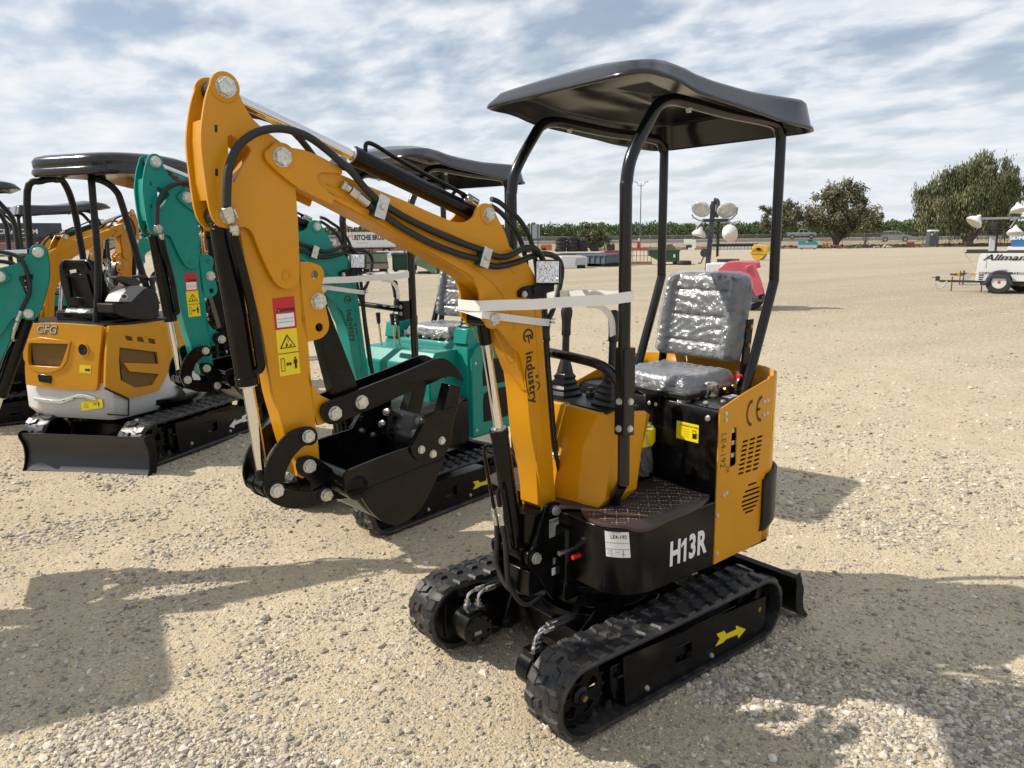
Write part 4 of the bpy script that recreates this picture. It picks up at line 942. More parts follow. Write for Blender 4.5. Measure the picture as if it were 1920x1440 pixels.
    if not lo or True:
        u0,z0=F5.P(992,640,.0585); u1,z1=F5.P(1003,755,.0585); dd=Vector((u1-u0,z1-z0)); dd.normalize()
        def lf(a,bb,h): return Tb(u0+dd.x*(a-.02)+dd.y*-bb*-1*-1,.0572+h,z0+dd.y*(a-.02)+dd.x*bb*1) 
        lf=lambda a,bb,h: Tb(u0+dd.x*(a-.02)+dd.y*bb,.0568+h,z0+dd.y*(a-.02)-dd.x*bb)
        gf_logo(lf,bo,.93)
    # arm side
    b=MB(); b.prism(smooth_outline(PQ(ARM,.034),30,1),pr2(Ta),-.034,.034)
    am=b.build('arm',PM,root,bev=.003,seg=2)
    b=MB(); eo=smooth_outline(PQ(EAR,.052),40,1); holes=[smooth_outline(PQ(EARHOLE,.052),40,1)]
    
    for n0 in(.042,-.052): b.prism(eo,pr2(Ta),n0,n0+.010,holes=holes)
    ea=b.build('ear_plate',PM,am,bev=.0015,seg=2)
    for cx,cy in((405,241),(406,323)):
        b=MB(); b.prism(PQ([(cx-2.5,cy-7),(cx+2.5,cy-6.5),(cx+2.5,cy+7),(cx-2.5,cy+6.5)],.052),pr2(Ta),.0515,.0526); b.build('slot',M['hole'],ea,ang=None)  # no cut-out: flat near-black piece paints the shade of a square hole
    b=MB(); web=PQ([(392,205),(399,205),(398,250),(399,300),(406,350),(412,395),(420,412),(470,420),(556,500),(548,300),(470,240),(505,262),(440,345),(420,300),(415,235)],.04)
    b.prism(PQ([(384,222),(392,222),(391,260),(393,300),(399,345),(405,375),(397,375),(389,340),(385,300),(382.5,260)],.042),pr2(Ta),-.042,.042)
    b.prism(PQ([(470,300),(500,262),(520,275),(540,300),(550,345),(556,440),(545,520),(520,520),(480,440),(462,390),(440,345)],.042),pr2(Ta),-.0425,.0425)
    b.build('web',PM,ea,bev=.001,seg=1)
    u,z=F5.P(529,294.6,.05); b=MB(); b.cyl(Ta(u,-.056,z),Ta(u,.056,z),.036,28); b.build('pivot_hub',PM,ea)
    pin(Ta,423,163,.0560,.0215,ea,h=.014); pin(Ta,428,404,.0560,.0185,ea,h=.014)
    # pressed ring on the ear plate
    for px,r in(((538,517),.014),):
        u,z=F5.P(*px,.052)
        b=MB(); b.prism(circ2(u,z,r,24),pr2(Ta),.052,.0545,holes=[circ2(u,z,r*.62,20)]); b.build('plug_ring',PM,ea,bev=.0008,seg=1)
        b=MB(); b.prism(circ2(u,z,r*.62,20),pr2(Ta),.0515,.0526); b.build('plug',PM,ea,ang=None)
    # thumb bracket on the back of the arm
    b=MB(); hl=[[F5.P(589.5+7*math.cos(t),515+8.5*math.sin(t),.034) for t in np.linspace(0,2*PI,16)[:-1]],[F5.P(599+7.5*math.cos(t),614+8.5*math.sin(t),.034) for t in np.linspace(0,2*PI,16)[:-1]]]
    for n0 in(.024,-.034): b.prism(smooth_outline(PQ(THB,.034),50,1),pr2(Ta),n0,n0+.010,holes=hl); b.prism(smooth_outline(PQ(THB2,.034),50,1),pr2(Ta),n0,n0+.010)
    tb=b.build('thumb_bracket',PM,am,bev=.0015,seg=1); pin(Ta,597,565,.0355,.0195,tb,boss=False,h=.013)
    b=MB(); b.prism(PQ([(584,560),(600,556),(612,565),(672,722),(670,740),(655,752),(640,748),(630,742)],.03),pr2(Ta),-.026,.026); b.build('thumb_link',K,am,bev=.002)
    b=MB()
    for n0 in(.042,-.050): b.prism(smooth_outline(PQ(THUMB,.050),40,1),pr2(Ta),n0,n0+.008)
    b.prism(PQ([(640,775),(760,726),(810,705),(812,712),(760,735),(640,784)],.05),pr2(Ta),-.042,.042)
    th_=b.build('thumb',K,am,bev=.001,seg=1); pin(Ta,628,775,.053,.0175,th_,mt=K); pin(Ta,678,754,.053,.0175,th_,mt=K)
    # bucket links
    for px,nn,nm in((LINKUP,.070,'link_arm'),(LINKLO,.060,'bucket_link')):
        b=MB(); o_=smooth_outline(PQ(px,nn),50,1)
        b.prism(o_,pr2(Ta),nn-.010,nn); lk=b.build(nm,K,am,bev=.0012,seg=1); b=MB(); b.prism(o_,pr2(Ta),-nn,-nn+.010); b.build(nm,K,am,bev=.0012,seg=1)
        if nm=='link_arm': pin(Ta,578,818,.074,.0155,lk,mt=K); pin(Ta,519,920,.074,.0165,lk,mt=K)
    u,z=F5.P(519,920,.074); PL=(u,z); b=MB(); b.cyl(Ta(u,-.060,z),Ta(u,.060,z),.021,22); b.lathe(Ta(u,-.05,z),nb,[(0,.021),(.0,.026),(.028,.026)],22); b.build('link_pin',K,am)
    # ---------- bucket ----------
    def pinp(px,py,nn):return F5.P(px,py,nn)
    BP=F5.P(580,874,.074)
    def Tk(u,n,z): u,z=rot2((u,z),BP,R(dbk)); return Ta(u,n,z)
    NB=.165
    side=smooth_outline(PQ(BSIDE,NB),34,1)
    shell=PQ([(650,912),(664,922),(678,928),(690,946),(704,962),(724,976),(744,980),(768,970),(789,949),(807,916),(821,882),(823,862),(816,842),(824,812),(832,789)],NB)
    sp_=spline([Vector((a,c,0)) for a,c in shell],3)
    b.grid(lambda u,v: Tk(*(lambda p: (p.x,(v-.5)*2*(NB-.009),p.y))(sp_[min(len(sp_)-1,int(round(u*(len(sp_)-1))))])),len(sp_)-1,6); bu=b.build('bucket',K,am,ang=30,solid=.008)
    for n0 in(NB-.010,-NB): b=MB(); b.prism(side,pr2(Tk),n0,n0+.010); b.build('side_plate',K,bu,bev=.0012,seg=1)
    # weld seam along the side and inside
    q=[Tk(u,NB+.0008,z) for u,z in PQ([(676,926),(700,912),(730,900),(760,888),(790,876),(815,868),(833,858)],NB)]
    b=MB(); b.tube(spline(q,14),.0028,6,rf=lambda t: .0026+.0013*math.sin(t*160)); b.build('weld_bead',K,bu)
    # side cutters with bolts
    cut=smooth_outline(PQ([(767,836),(773,828),(793.6,788),(801.5,779),(822,771),(847,762),(846,790),(839,835),(831,852),(815,858),(795,864),(780,862),(769,850)],NB),30,1)
    b=MB()
    b.prism(cut,pr2(Tk),-NB-.010,-NB-.001); b.build('side_cutter',K,bu,bev=.0012,seg=1); b=MB(); b.prism(cut,pr2(Tk),NB+.001,NB+.010)
    sc=b.build('side_cutter',K,bu,bev=.0012,seg=1)
    for px in((789.6,843),(828,826),(811.5,851)):
        u,z=F5.P(*px,NB+.01)
        for s in(1,-1): bolt('bolt',Tk(u,s*(NB+.0102),z),nb*s,.0105,.007,M['zinc'],sc); bolt('bolt',Tk(u,s*(NB-.0105),z),nb*-s,.0085,.012,M['steel'],sc)
    # lip plate and teeth
    tq=smooth_outline(PQ([(845,721),(866,724),(861,755),(853,788),(848,835),(822,838),(824,800),(833,767)],.115),50,1)
    for sg in(1,-1):
        n0=.065 if sg>0 else -.115; wv=lambda h: h
        b=MB(); b.prism(tq,pr2(Tk),n0,n0+.05); tt=b.build('bucket_tooth',K,bu,bev=.004,seg=2)
        n0=n0+.025
        for px in((817,796),(808,820)):
            u,z=F5.P(px[0]+0,px[1],NB); pq=Tk(u,n0-.0,z); ux=(Tk(1,0,0)-Tk(0,0,0)); 
            bolt('bolt',pq+ux*.006,ux,.0105,.010,M['steel'],tt)
    # ears of the bucket round the arm tip, cross tube
    b=MB(); eo=smooth_outline(PQ(BEAR,.06),45,1)
    for s in(1,-1): b.prism(eo,pr2(Tk),*((.040,.052) if s>0 else (-.052,-.040)))
    u,z=F5.P(648,905,.1); b.cyl(Tk(u,-NB,z),Tk(u,NB,z),.036,28)
    be=b.build('bucket_ear',K,bu,bev=.0015,seg=1); pin(Tk,580,874,.0560,.0165,be,mt=K); pin(Tk,612,928,.0640,.0155,be,mt=K)
    # ---------- cylinders ----------
    u,z=F5.P(423,163,.056); a_=Ta(u,0,z); u2,z2=F5.P(916,402,.060); b2=Tb(u2,0,z2)
    Ln=(b2-a_).length; cy=cylinder(root,a_,b2,.0275,.0155,.455,'arm_cylinder',eye_ax=nb,eye=.035)
    dA=(b2-a_).normalized(); upv=(nb.cross(dA)).normalized(); upv=upv if upv.z>0 else -upv
    hp=[a_+dA*Ln*.495+upv*.024,a_+dA*Ln*.49+upv*.050,a_+dA*Ln*.52+upv*.058,a_+dA*Ln*.60+upv*.052,a_+dA*Ln*.75+upv*.047,a_+dA*Ln*.90+upv*.045,a_+dA*Ln*.93+upv*.045]
    hardpipe(cy,hp,.0065,K); e=hp[-1]; fitting(cy,e,e+dA*.055-upv*.004,.0105)
    hp2=[a_+dA*Ln*.93+upv*.022,a_+dA*Ln*.925+upv*.045-nb*.015,a_+dA*Ln*.90+upv*.05-nb*.02,a_+dA*Ln*.885+upv*.035-nb*.015]; hardpipe(cy,hp2,.006,K)
    fitting(cy,a_+dA*Ln*.92+upv*.028+nb*.018,a_+dA*Ln*.975+upv*.020+nb*.018,.0105)
    b=MB(); 
    for px in ([(921,373),(934,378),(947,388),(974,412),(993,445),(1003,483),(1008,530),(1014,590),(1026,640)],[(919,385),(933,394),(947,407),(969,436),(983,474),(990,520),(1003,580),(1024,640)]):
        b=MB(); q=PT(Tb,px,.012); b.tube(spline(q,7),.0088,10); b.build('hose',M['hose'],bo)
    # bucket cylinder
    u,z=F5.P(428,404,.056); p0=Ta(u,0,z); p1=Ta(PL[0],0,PL[1]); cy=cylinder(am,p1,p0,.0290,.0165,.395,'bucket_cylinder',eye_ax=nb,eye=.034)
    dB=(p0-p1).normalized(); Ln=(p0-p1).length; fw=(dB.cross(nb)).normalized(); fw=fw if fw.x*c_+fw.y*s_<0 else -fw
    sd=(nb*.75+fw*.65).normalized()
    hardpipe(cy,[p1+dB*Ln*.44+sd*.024,p1+dB*Ln*.455+sd*.044,p1+dB*Ln*.50+sd*.046,p1+dB*Ln*.7+sd*.046,P1(Ta,440,450,.066),P1(Ta,441,440,.070)],.0125,K,5)
    e=P1(Ta,441,440,.070); e1=P1(Ta,439,421,.076); e2=P1(Ta,434,416,.088); e3=P1(Ta,425,388,.092)
    fitting(cy,e,e1,.0125); fitting(cy,e2,e3,.0145); hosetop=e3
    sdf=(-nb*.75+fw*.5).normalized(); hardpipe(cy,[p1+dB*Ln*.80+sdf*.026,p1+dB*Ln*.80+sdf*.05,p1+dB*Ln*.83+sdf*.060-nb*.0,p1+dB*Ln*.87+sdf*.062],.008,M['steel']); e=p1+dB*Ln*.87+sdf*.062; fitting(cy,e,e+dB*.04); fitting(cy,e+dB*.045,e+dB*.10,.012)
    b=MB(); q1=e+dB*.10; b.tube(spline([q1,q1+dB*.12-fw*.005-nb*.02,q1+dB*.25+fw*.08-nb*.02,q1+dB*.22+fw*.22-nb*.0,q1+dB*.10+fw*.32]),.0095,10); b.build('hose',M['hose'],cy)
    # long hoses on the near face of the boom
    H1=[(426,349),(429.6,314),(444,278),(465,257.5),(490,245),(521,241),(548,245),(580,257.5),(611,280),(640,305),(660,323),(684,352),(705,373)]
    H1b=[(705,373),(734,392.5),(768,412),(816,435.6),(863.5,455),(904,469),(931,481),(954.6,480),(978.5,467),(993,464),(1007,469),(1017,481),(1022,500),(1022,530)]
    H2=[(691,384),(708,395),(744,421),(780,442),(816,460),(863.5,477.5),(899,487),(919,498),(940,499),(971,491),(995,481),(1017,476),(1036,479),(1048,488),(1053,503),(1052,522),(1045,555),(1035,585),(1028,602),(1025,640),(1027,700),(1032,770),(1036,822)]
    pts=[hosetop]+[Ta(u,n,z) for (u,z),n in ((F5.P(a,c,.092),.092) for a,c in H1[:8])]
    pts+=[Tb(u,n,z) for (u,z),n in ((F5.P(a,c,.080),.080) for a,c in H1[8:])]
    b=MB(); b.tube(spline(pts,6),.0105,12); b.build('hose',M['hose'],bo)
    q=PT(Tb,H1b,.072); q[-1]=P1(Tb,1020,560,.0); q[-2]=P1(Tb,1024,515,.02); q[-3]=P1(Tb,1018,488,.045); q.append(P1(Tb,1027,640,.01)); b=MB(); b.tube(spline(q,6),.0105,12); b.build('hose',M['hose'],bo)
    q=[]
    for i,(a,c) in enumerate(H2): 
        n_=.070 if i<9 else max(.01,.070-(i-8)*.010); q.append(P1(Tb,a,c,n_))
    b=MB(); b.tube(spline(q,6),.0105,12); b.build('hose',M['hose'],bo)
    q=PT(Tb,[(641,345),(655,355),(675,369),(690,382)],.070); fitting(bo,q[0],q[1],.012); fitting(bo,q[1]+(q[2]-q[1])*.1,q[3],.0125)
    # hose clamps
    for cx,cy_ in((716,388),(911,483)):
        u,z=F5.P(cx,cy_,.085); e1=Vector(F5.P(cx+60,cy_+28,.085))-Vector((u,z)); e1.normalize(); e2=Vector((-e1.y,e1.x))
        def cf(p,q,h): return Tb(u+e1.x*p+e2.x*q,h,z+e1.y*p+e2.y*q)
        b=MB(); b.prism([(-.019,-.031),(.019,-.031),(.019,.031),(-.019,.031)],cf,.056,.086); gk=b.build('clamp_block',M['green'],bo,bev=.002)
        b=MB(); b.prism([(-.0185,-.034),(.0185,-.034),(.0185,.034),(-.0185,.034)],cf,.0862,.089); pl=b.build('clamp_plate',M['steel'],gk,bev=.001,seg=1); bolt('bolt',cf(0,0,.089),nb,.008,.006,M['zinc'],pl)
    # bundle running down the back of the boom, ties, loops to the valve
    for k_,(dn,col,off) in enumerate(((-.012,'hose',0),(.008,'hose',4),(.024,'hose',2))):
        px=[(1022+off,640),(1025+off,690),(1031+off,760),(1036+off,822),(1040+off,850)]
        px+= [[(1042,880),(1044,905),(1046,940)],[(1052,862),(1066,885),(1074,912),(1072,945),(1066,980)],[(1046,870),(1050,900),(1046,925),(1042,950)]][k_]
        q=PT(Tb,px,dn); b=MB(); b.tube(spline(q,6),.0085,10); b.build('hose',M['hose'],bo)
    b=MB()
    for y_ in(600,606,852,857): 
        q=P1(Tb,1031 if y_<700 else 1043,y_,.01); b.lathe(q,(.1,0,1),[(0,.022),(.0035,.022)],16)
    b.build('cable_tie',M['decalwhite'],bo)
    # lamp on the boom elbow
    lc=P1(Tb,1027,510,.105); led_lamp(bo,lc,base(.80,.60,.14)-base(0,0,0),P1(Tb,1000,554,.064))
    b=MB(); b.prism(smooth_outline(PQ([(972,557),(971,546),(981,538),(1000,534),(1012,531),(1019,541),(1020,557),(1003,560)],.062),45,1),pr2(Tb),.057,.066); lb=b.build('lamp_bracket',K,bo,bev=.002); u,z=F5.P(983,552,.066); bolt('bolt',Tb(u,.066,z),nb,.010,.007,M['zinc'],lb)
    # boom cylinder
    u,z=F5.P(925,598,.060); pr_=Tb(u,0,z); pb=base(BU,0,BZ); L2=(pb-pr_).length
    cy=cylinder(root,pr_,pb,.0330,.0175,.455,'boom_cylinder',eye_ax=nb,eye=.05,ext=.045)
    dC=(pb-pr_).normalized(); fwd=Vector((c_,s_,0)); fwd=(fwd-dC*fwd.dot(dC)).normalized()
    s1=(fwd*.55-nb*.85).normalized(); s2=(fwd*.75+nb*.35).normalized()
    hardpipe(cy,[pr_+dC*L2*.53+s1*.03,pr_+dC*L2*.525+s1*.058,pr_+dC*L2*.56+s1*.068,pr_+dC*L2*.75+s1*.066,pr_+dC*L2*.80+s1*.064],.0068,K); e=pr_+dC*L2*.80+s1*.064
    fitting(cy,e,e+dC*.07,.012); e=e+dC*.07
    b=MB(); b.tube(spline([e,e+dC*.08+s1*.01,e+dC*.16+s1*.02+Vector((0,0,-.02)),e+Vector((-.02,.06,-.25)),e+Vector((-.12,.14,-.26))]),.0105,10); b.build('hose',M['hose'],cy)
    hardpipe(cy,[pr_+dC*L2*.97+s2*.03-nb*0,pr_+dC*L2*.90+s2*.052+nb*.012,pr_+dC*L2*.76+s2*.052+nb*.014,pr_+dC*L2*.70+s2*.055+nb*.01,pr_+dC*L2*.685+s2*.06-nb*.004,pr_+dC*L2*.70+s2*.067-nb*.014,pr_+dC*L2*.76+s2*.067-nb*.016],.0075,K)
    e=pr_+dC*L2*.76+s2*.067-nb*.016; fitting(cy,e,e+dC*.075,.0125); e=e+dC*.075
    b=MB(); b.tube(spline([e,e+dC*.08,e+dC*.18+fwd*.01,e+dC*.26+fwd*.01,e+dC*.33+Vector((-.03,.03,-.01)),e+dC*.32+Vector((-.12,.05,.02))]),.0105,10); b.build('hose',M['hose'],cy)
    # decals on the arm
    if True:
        pA=F5.P(545,704,.0345); pB=F5.P(531,552,.0345); d_=Vector((pB[0]-pA[0],pB[1]-pA[1])).normalized()
        o_=F5.P(546.5,703,.0345); o2=F5.P(524.5,706,.0345)
        u0,z0=F5.P(525,706,.0345)
        arm_decal(lambda x,y,h: Ta(u0+d_.x*y- (-d_.y)*(-x)*-1*-1 if False else u0+d_.x*y-d_.y*(-x)*-1, .0345+h, z0+d_.y*y-d_.x*(-x)*-1*-1 if False else z0+d_.y*y+d_.x*x),am)
    return root
# ---------------- ground, far field ----------------
def vnoise(x,y,f,seed):
    rs=np.random.RandomState(seed); T=rs.rand(64,64); X=x*f; Y=y*f; xi=np.floor(X).astype(int); yi=np.floor(Y).astype(int); fx=X-xi; fy=Y-yi
    fx=fx*fx*(3-2*fx); fy=fy*fy*(3-2*fy); g=lambda a,b: T[a%64,b%64]
    return (g(xi,yi)*(1-fx)+g(xi+1,yi)*fx)*(1-fy)+(g(xi,yi+1)*(1-fx)+g(xi+1,yi+1)*fx)*fy-.5
def gz(x,y):
    r=np.hypot(x-.4,y+.6); k=np.clip((14-r)/6,0,1)
    z=.012*vnoise(x,y,.55,1)+.008*vnoise(x,y,1.7,2)+.006*vnoise(x,y,5,3)+.004*vnoise(x,y,14,4)
    return (z-.001)*k
def ground_mat():
    m=bpy.data.materials.new('gravel_dirt'); m.use_nodes=True; t=m.node_tree; b=t.nodes['Principled BSDF']; b.inputs['Roughness'].default_value=.92; b.inputs['Specular IOR Level'].default_value=.25
    c=N(t,'ShaderNodeTexCoord'); co=c.outputs['Object']
    def nz(sc,det=4,ro=.55,dist=0,vec=co):
        n=N(t,'ShaderNodeTexNoise'); n.inputs['Scale'].default_value=sc; n.inputs['Detail'].default_value=det; n.inputs['Roughness'].default_value=ro; n.inputs['Distortion'].default_value=dist; L(t,vec,n.inputs['Vector']); return n.outputs[0]
    def mixc(f,a,b_,typ='MIX'):
        x=N(t,'ShaderNodeMix',data_type='RGBA',blend_type=typ)
        for i,v in((0,f),(6,a),(7,b_)):
            if isinstance(v,(int,float)): x.inputs[i].default_value=v
            elif isinstance(v,tuple): x.inputs[i].default_value=v+(1,)
            else: L(t,v,x.inputs[i])
        return x.outputs[2]
    base=mixc(ramp(t,nz(.55,5,.6),[(.38,0.),(.62,1.)]),(.56,.452,.29),(.66,.542,.365))
    base=mixc(ramp(t,nz(4,6,.65),[(.4,0.),(.65,.45)]),base,(.43,.345,.225))
    # patches of exposed grey stone
    patch=ramp(t,nz(.9,6,.62,.3),[(.53,0.),(.68,.75)])
    # small stones: two voronoi sizes
    def stones(sc,thr,seed):
        mp=N(t,'ShaderNodeMapping'); mp.inputs['Location'].default_value=(seed,seed*.7,0); L(t,co,mp.inputs[0])
        w=N(t,'ShaderNodeTexNoise'); w.inputs['Scale'].default_value=sc*.8; L(t,mp.outputs[0],w.inputs['Vector'])
        ad=N(t,'ShaderNodeMix',data_type='RGBA'); ad.inputs[0].default_value=.012*20/sc; L(t,mp.outputs[0],ad.inputs[6]); L(t,w.outputs[1],ad.inputs[7])
        v=N(t,'ShaderNodeTexVoronoi'); v.inputs['Scale'].default_value=sc; L(t,ad.outputs[2],v.inputs['Vector'])
        h=ramp(t,v.outputs['Distance'],[(0,1.),(.35,.85),(.5,0.)])
        sp=N(t,'ShaderNodeSeparateColor'); L(t,v.outputs['Color'],sp.inputs[0])
        on=ramp(t,sp.outputs[0],[(thr,0.),(thr+.05,1.)])
        return mth(t,'MULTIPLY',h,on),sp.outputs[1]
    fine=nz(170,3,.75); base=mixc(ramp(t,fine,[(.36,.65),(.46,0.)]),base,(.27,.225,.16)); base=mixc(ramp(t,fine,[(.56,0.),(.68,.5)]),base,(.72,.63,.49))
    s1,r1=stones(38,.55,3.1); s2,r2=stones(110,.40,1.7); s3,r3=stones(16,.80,5.5)
    scol=lambda r: ramp(t,r,[(0,(.16,.145,.13)),(.35,(.33,.30,.26)),(.7,(.50,.45,.37)),(1,(.66,.62,.54))])
    col=mixc(mth(t,'MULTIPLY',s2,mth(t,'ADD',mth(t,'MULTIPLY',patch,.4),.5)),base,scol(r2)); col=mixc(mth(t,'MULTIPLY',s1,mth(t,'ADD',mth(t,'MULTIPLY',patch,.55),.40)),col,scol(r1)); col=mixc(mth(t,'MULTIPLY',s3,mth(t,'ADD',mth(t,'MULTIPLY',patch,.7),.1)),col,scol(r3))
    # far field: long wheel-worn streaks of greyer gravel
    mp=N(t,'ShaderNodeMapping'); mp.inputs['Rotation'].default_value=(0,0,R(-141.7+6)); mp.inputs['Scale'].default_value=(.035,.42,1); L(t,co,mp.inputs[0])
    st=nz(1,6,.62,.6,mp.outputs[0]); dist=N(t,'ShaderNodeVectorMath',operation='LENGTH'); L(t,co,dist.inputs[0])
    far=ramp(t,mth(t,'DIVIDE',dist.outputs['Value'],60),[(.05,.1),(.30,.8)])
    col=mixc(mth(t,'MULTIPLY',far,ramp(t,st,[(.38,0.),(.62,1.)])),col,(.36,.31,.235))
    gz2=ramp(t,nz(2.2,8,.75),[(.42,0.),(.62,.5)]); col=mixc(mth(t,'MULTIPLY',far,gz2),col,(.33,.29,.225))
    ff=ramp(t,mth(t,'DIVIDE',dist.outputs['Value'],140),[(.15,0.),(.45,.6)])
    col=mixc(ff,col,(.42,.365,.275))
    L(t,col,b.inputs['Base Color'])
    hh=mth(t,'ADD',mth(t,'MULTIPLY',s2,.35),mth(t,'MULTIPLY',s1,mth(t,'ADD',mth(t,'MULTIPLY',patch,.6),.25)))
    hh=mth(t,'ADD',hh,mth(t,'MULTIPLY',s3,mth(t,'ADD',mth(t,'MULTIPLY',patch,1.2),.2)))
    hh=mth(t,'ADD',hh,mth(t,'MULTIPLY',nz(60,5,.7),.9)); hh=mth(t,'ADD',hh,mth(t,'MULTIPLY',nz(9,4,.6),1.2))
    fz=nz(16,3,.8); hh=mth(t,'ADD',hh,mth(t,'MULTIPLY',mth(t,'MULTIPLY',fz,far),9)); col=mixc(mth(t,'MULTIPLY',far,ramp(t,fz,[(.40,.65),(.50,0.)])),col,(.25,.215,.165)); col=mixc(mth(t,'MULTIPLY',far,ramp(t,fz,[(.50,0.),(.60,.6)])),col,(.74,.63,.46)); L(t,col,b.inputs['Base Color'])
    bp=N(t,'ShaderNodeBump'); bp.inputs['Strength'].default_value=1; bp.inputs['Distance'].default_value=.0085; L(t,hh,bp.inputs['Height']); L(t,bp.outputs[0],b.inputs['Normal'])
    return m
def fast_mesh(name,V,F,mat_,k=3,attr=None,smooth=False):
    me=bpy.data.meshes.new(name); nv,nf=len(V),len(F); me.vertices.add(nv); me.vertices.foreach_set('co',np.asarray(V,dtype=np.float32).ravel())
    me.loops.add(nf*k); me.loops.foreach_set('vertex_index',np.asarray(F,dtype=np.int32).ravel()); me.polygons.add(nf)
    me.polygons.foreach_set('loop_start',np.arange(0,nf*k,k,dtype=np.int32)); me.polygons.foreach_set('loop_total',np.full(nf,k,dtype=np.int32))
    me.polygons.foreach_set('use_smooth',np.full(nf,smooth)); me.update(calc_edges=True)
    if attr is not None:
        a=me.attributes.new('tone','FLOAT','FACE'); a.data.foreach_set('value',np.asarray(attr,dtype=np.float32))
    for q in (mat_ if isinstance(mat_,list) else [mat_]): me.materials.append(q)
    o=bpy.data.objects.new(name,me); COL.objects.link(o); return o
ax_=np.concatenate([-np.geomspace(9000,6.3,34),np.arange(-6.2,3.6,.024),np.geomspace(3.7,9000,34)])
ay_=ax_.copy()
GX,GY=np.meshgrid(ax_,ay_); GZ=gz(GX,GY); nn_=len(ax_)
ii=np.arange(nn_-1); I,J=np.meshgrid(ii,ii); b0=(J*nn_+I).ravel()
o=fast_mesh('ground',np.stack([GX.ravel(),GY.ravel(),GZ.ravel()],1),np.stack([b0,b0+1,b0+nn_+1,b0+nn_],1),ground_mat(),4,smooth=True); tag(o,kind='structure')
def tone_mat(name,stops,rough=.85,spec=.3,bump=0,trans=0):
    m=bpy.data.materials.new(name); m.use_nodes=True; t=m.node_tree; b=t.nodes['Principled BSDF']; b.inputs['Roughness'].default_value=rough; b.inputs['Specular IOR Level'].default_value=spec
    a=N(t,'ShaderNodeAttribute',attribute_name='tone'); L(t,ramp(t,a.outputs['Fac'],stops),b.inputs['Base Color'])
    return m
def stones():
    t=(1+5**.5)/2; V=np.array([(-1,t,0),(1,t,0),(-1,-t,0),(1,-t,0),(0,-1,t),(0,1,t),(0,-1,-t),(0,1,-t),(t,0,-1),(t,0,1),(-t,0,-1),(-t,0,1)])/np.hypot(1,t)
    F=np.array([(0,11,5),(0,5,1),(0,1,7),(0,7,10),(0,10,11),(1,5,9),(5,11,4),(11,10,2),(10,7,6),(7,1,8),(3,9,4),(3,4,2),(3,2,6),(3,6,8),(3,8,9),(4,9,5),(2,4,11),(6,2,10),(8,6,7),(9,8,1)])
    rs=np.random.RandomState(7); n=60000
    # sample in picture space so density falls with distance like the eye needs it
    px=rs.uniform(-40,1960,n*3); py=560+(1480-560)*rs.beta(1.5,1.15,n*3)
    D=CW[None]*CAMP['f']+CR[None]*(px-960)[:,None]+CU[None]*(720-py)[:,None]; tt=-CC[2]/D[:,2]; X=CC[0]+D[:,0]*tt; Y=CC[1]+D[:,1]*tt
    dens=.26+.62*np.clip((vnoise(X,Y,1.15,11)+vnoise(X,Y,3.1,12)*.8)*3.6+.0,0,1); keep=rs.rand(n*3)<dens; X,Y=X[keep][:n],Y[keep][:n]; n=len(X)
    d=np.hypot(X-CC[0],Y-CC[1]); size=np.exp(rs.normal(math.log(.0042),.50,n)); size=size*(1+.28*np.clip((vnoise(X,Y,1.15,11)+vnoise(X,Y,3.1,12)*.8)*3.6,0,1)); size=np.clip(size,.0022,.019)*np.clip(.80+d*.09,.8,1.9)
    q=rs.normal(size=(n,4)); q/=np.linalg.norm(q,axis=1)[:,None]; a,b,c,e=q.T
    Rm=np.stack([1-2*(c*c+e*e),2*(b*c-a*e),2*(b*e+a*c),2*(b*c+a*e),1-2*(b*b+e*e),2*(c*e-a*b),2*(b*e-a*c),2*(c*e+a*b),1-2*(b*b+c*c)],1).reshape(n,3,3)
    jit=1+rs.uniform(-.32,.32,(n,12,1)); sc=rs.uniform(.55,1.25,(n,1,3)); P=V[None]*jit*sc; P=np.einsum('nij,nkj->nki',Rm,P); P[:,:,2]*=.62
    P*=size[:,None,None]; Z=gz(X,Y)+size*.12; P[:,:,0]+=X[:,None]; P[:,:,1]+=Y[:,None]; P[:,:,2]+=Z[:,None]
    FF=(F[None]+12*np.arange(n)[:,None,None]).reshape(-1,3); tone=np.repeat(np.clip(rs.beta(1.5,1.6,n),0,1),20)+rs.uniform(-.03,.03,n*20)
    mt=tone_mat('loose_stone',[(0,(.16,.145,.13)),(.3,(.35,.31,.255)),(.6,(.51,.45,.355)),(.85,(.62,.55,.44)),(1,(.72,.68,.60))],.8)
    tag(fast_mesh('gravel',P.reshape(-1,3),FF,mt,3,tone),'loose grey and tan stones scattered over the dirt yard','gravel',kind='stuff')
stones()
# ---------------- view-aligned placing for the far yard ----------------
YV=math.atan2(CR[1],CR[0])
def base_at(px,d):          # ground point under a pixel column at depth d
    p=dp(px,450,d); return (p.x,p.y)
def place(name,px,d,label,cat,group=None,rot=0,z=0):
    x,y=base_at(px,d); o=empty(name,(x,y,z),YV+R(rot)-math.atan((px-960)/CAMP['f']),label,cat,group); return o
def HY(px): return 459.5-.0113*px
def zat(px,py,d): return CC[2]-(py-HY(px))/1432*d*1.018
FM={}
def fm(k,c,r=.6,**q):
    if k not in FM: FM[k]=mat(k,c,r,nz=q.pop('nz',.12),nscale=q.pop('nscale',2.),**q)
    return FM[k]
def bx(b,x0,x1,y0,y1,z0,z1): b.hexa([(x0,y0,z0),(x1,y0,z0),(x1,y1,z0),(x0,y1,z0),(x0,y0,z1),(x1,y0,z1),(x1,y1,z1),(x0,y1,z1)])
front=lambda x0,z0,y=0: (lambda x,y_,h: Vector((x0+x,y-h,z0+y_)))
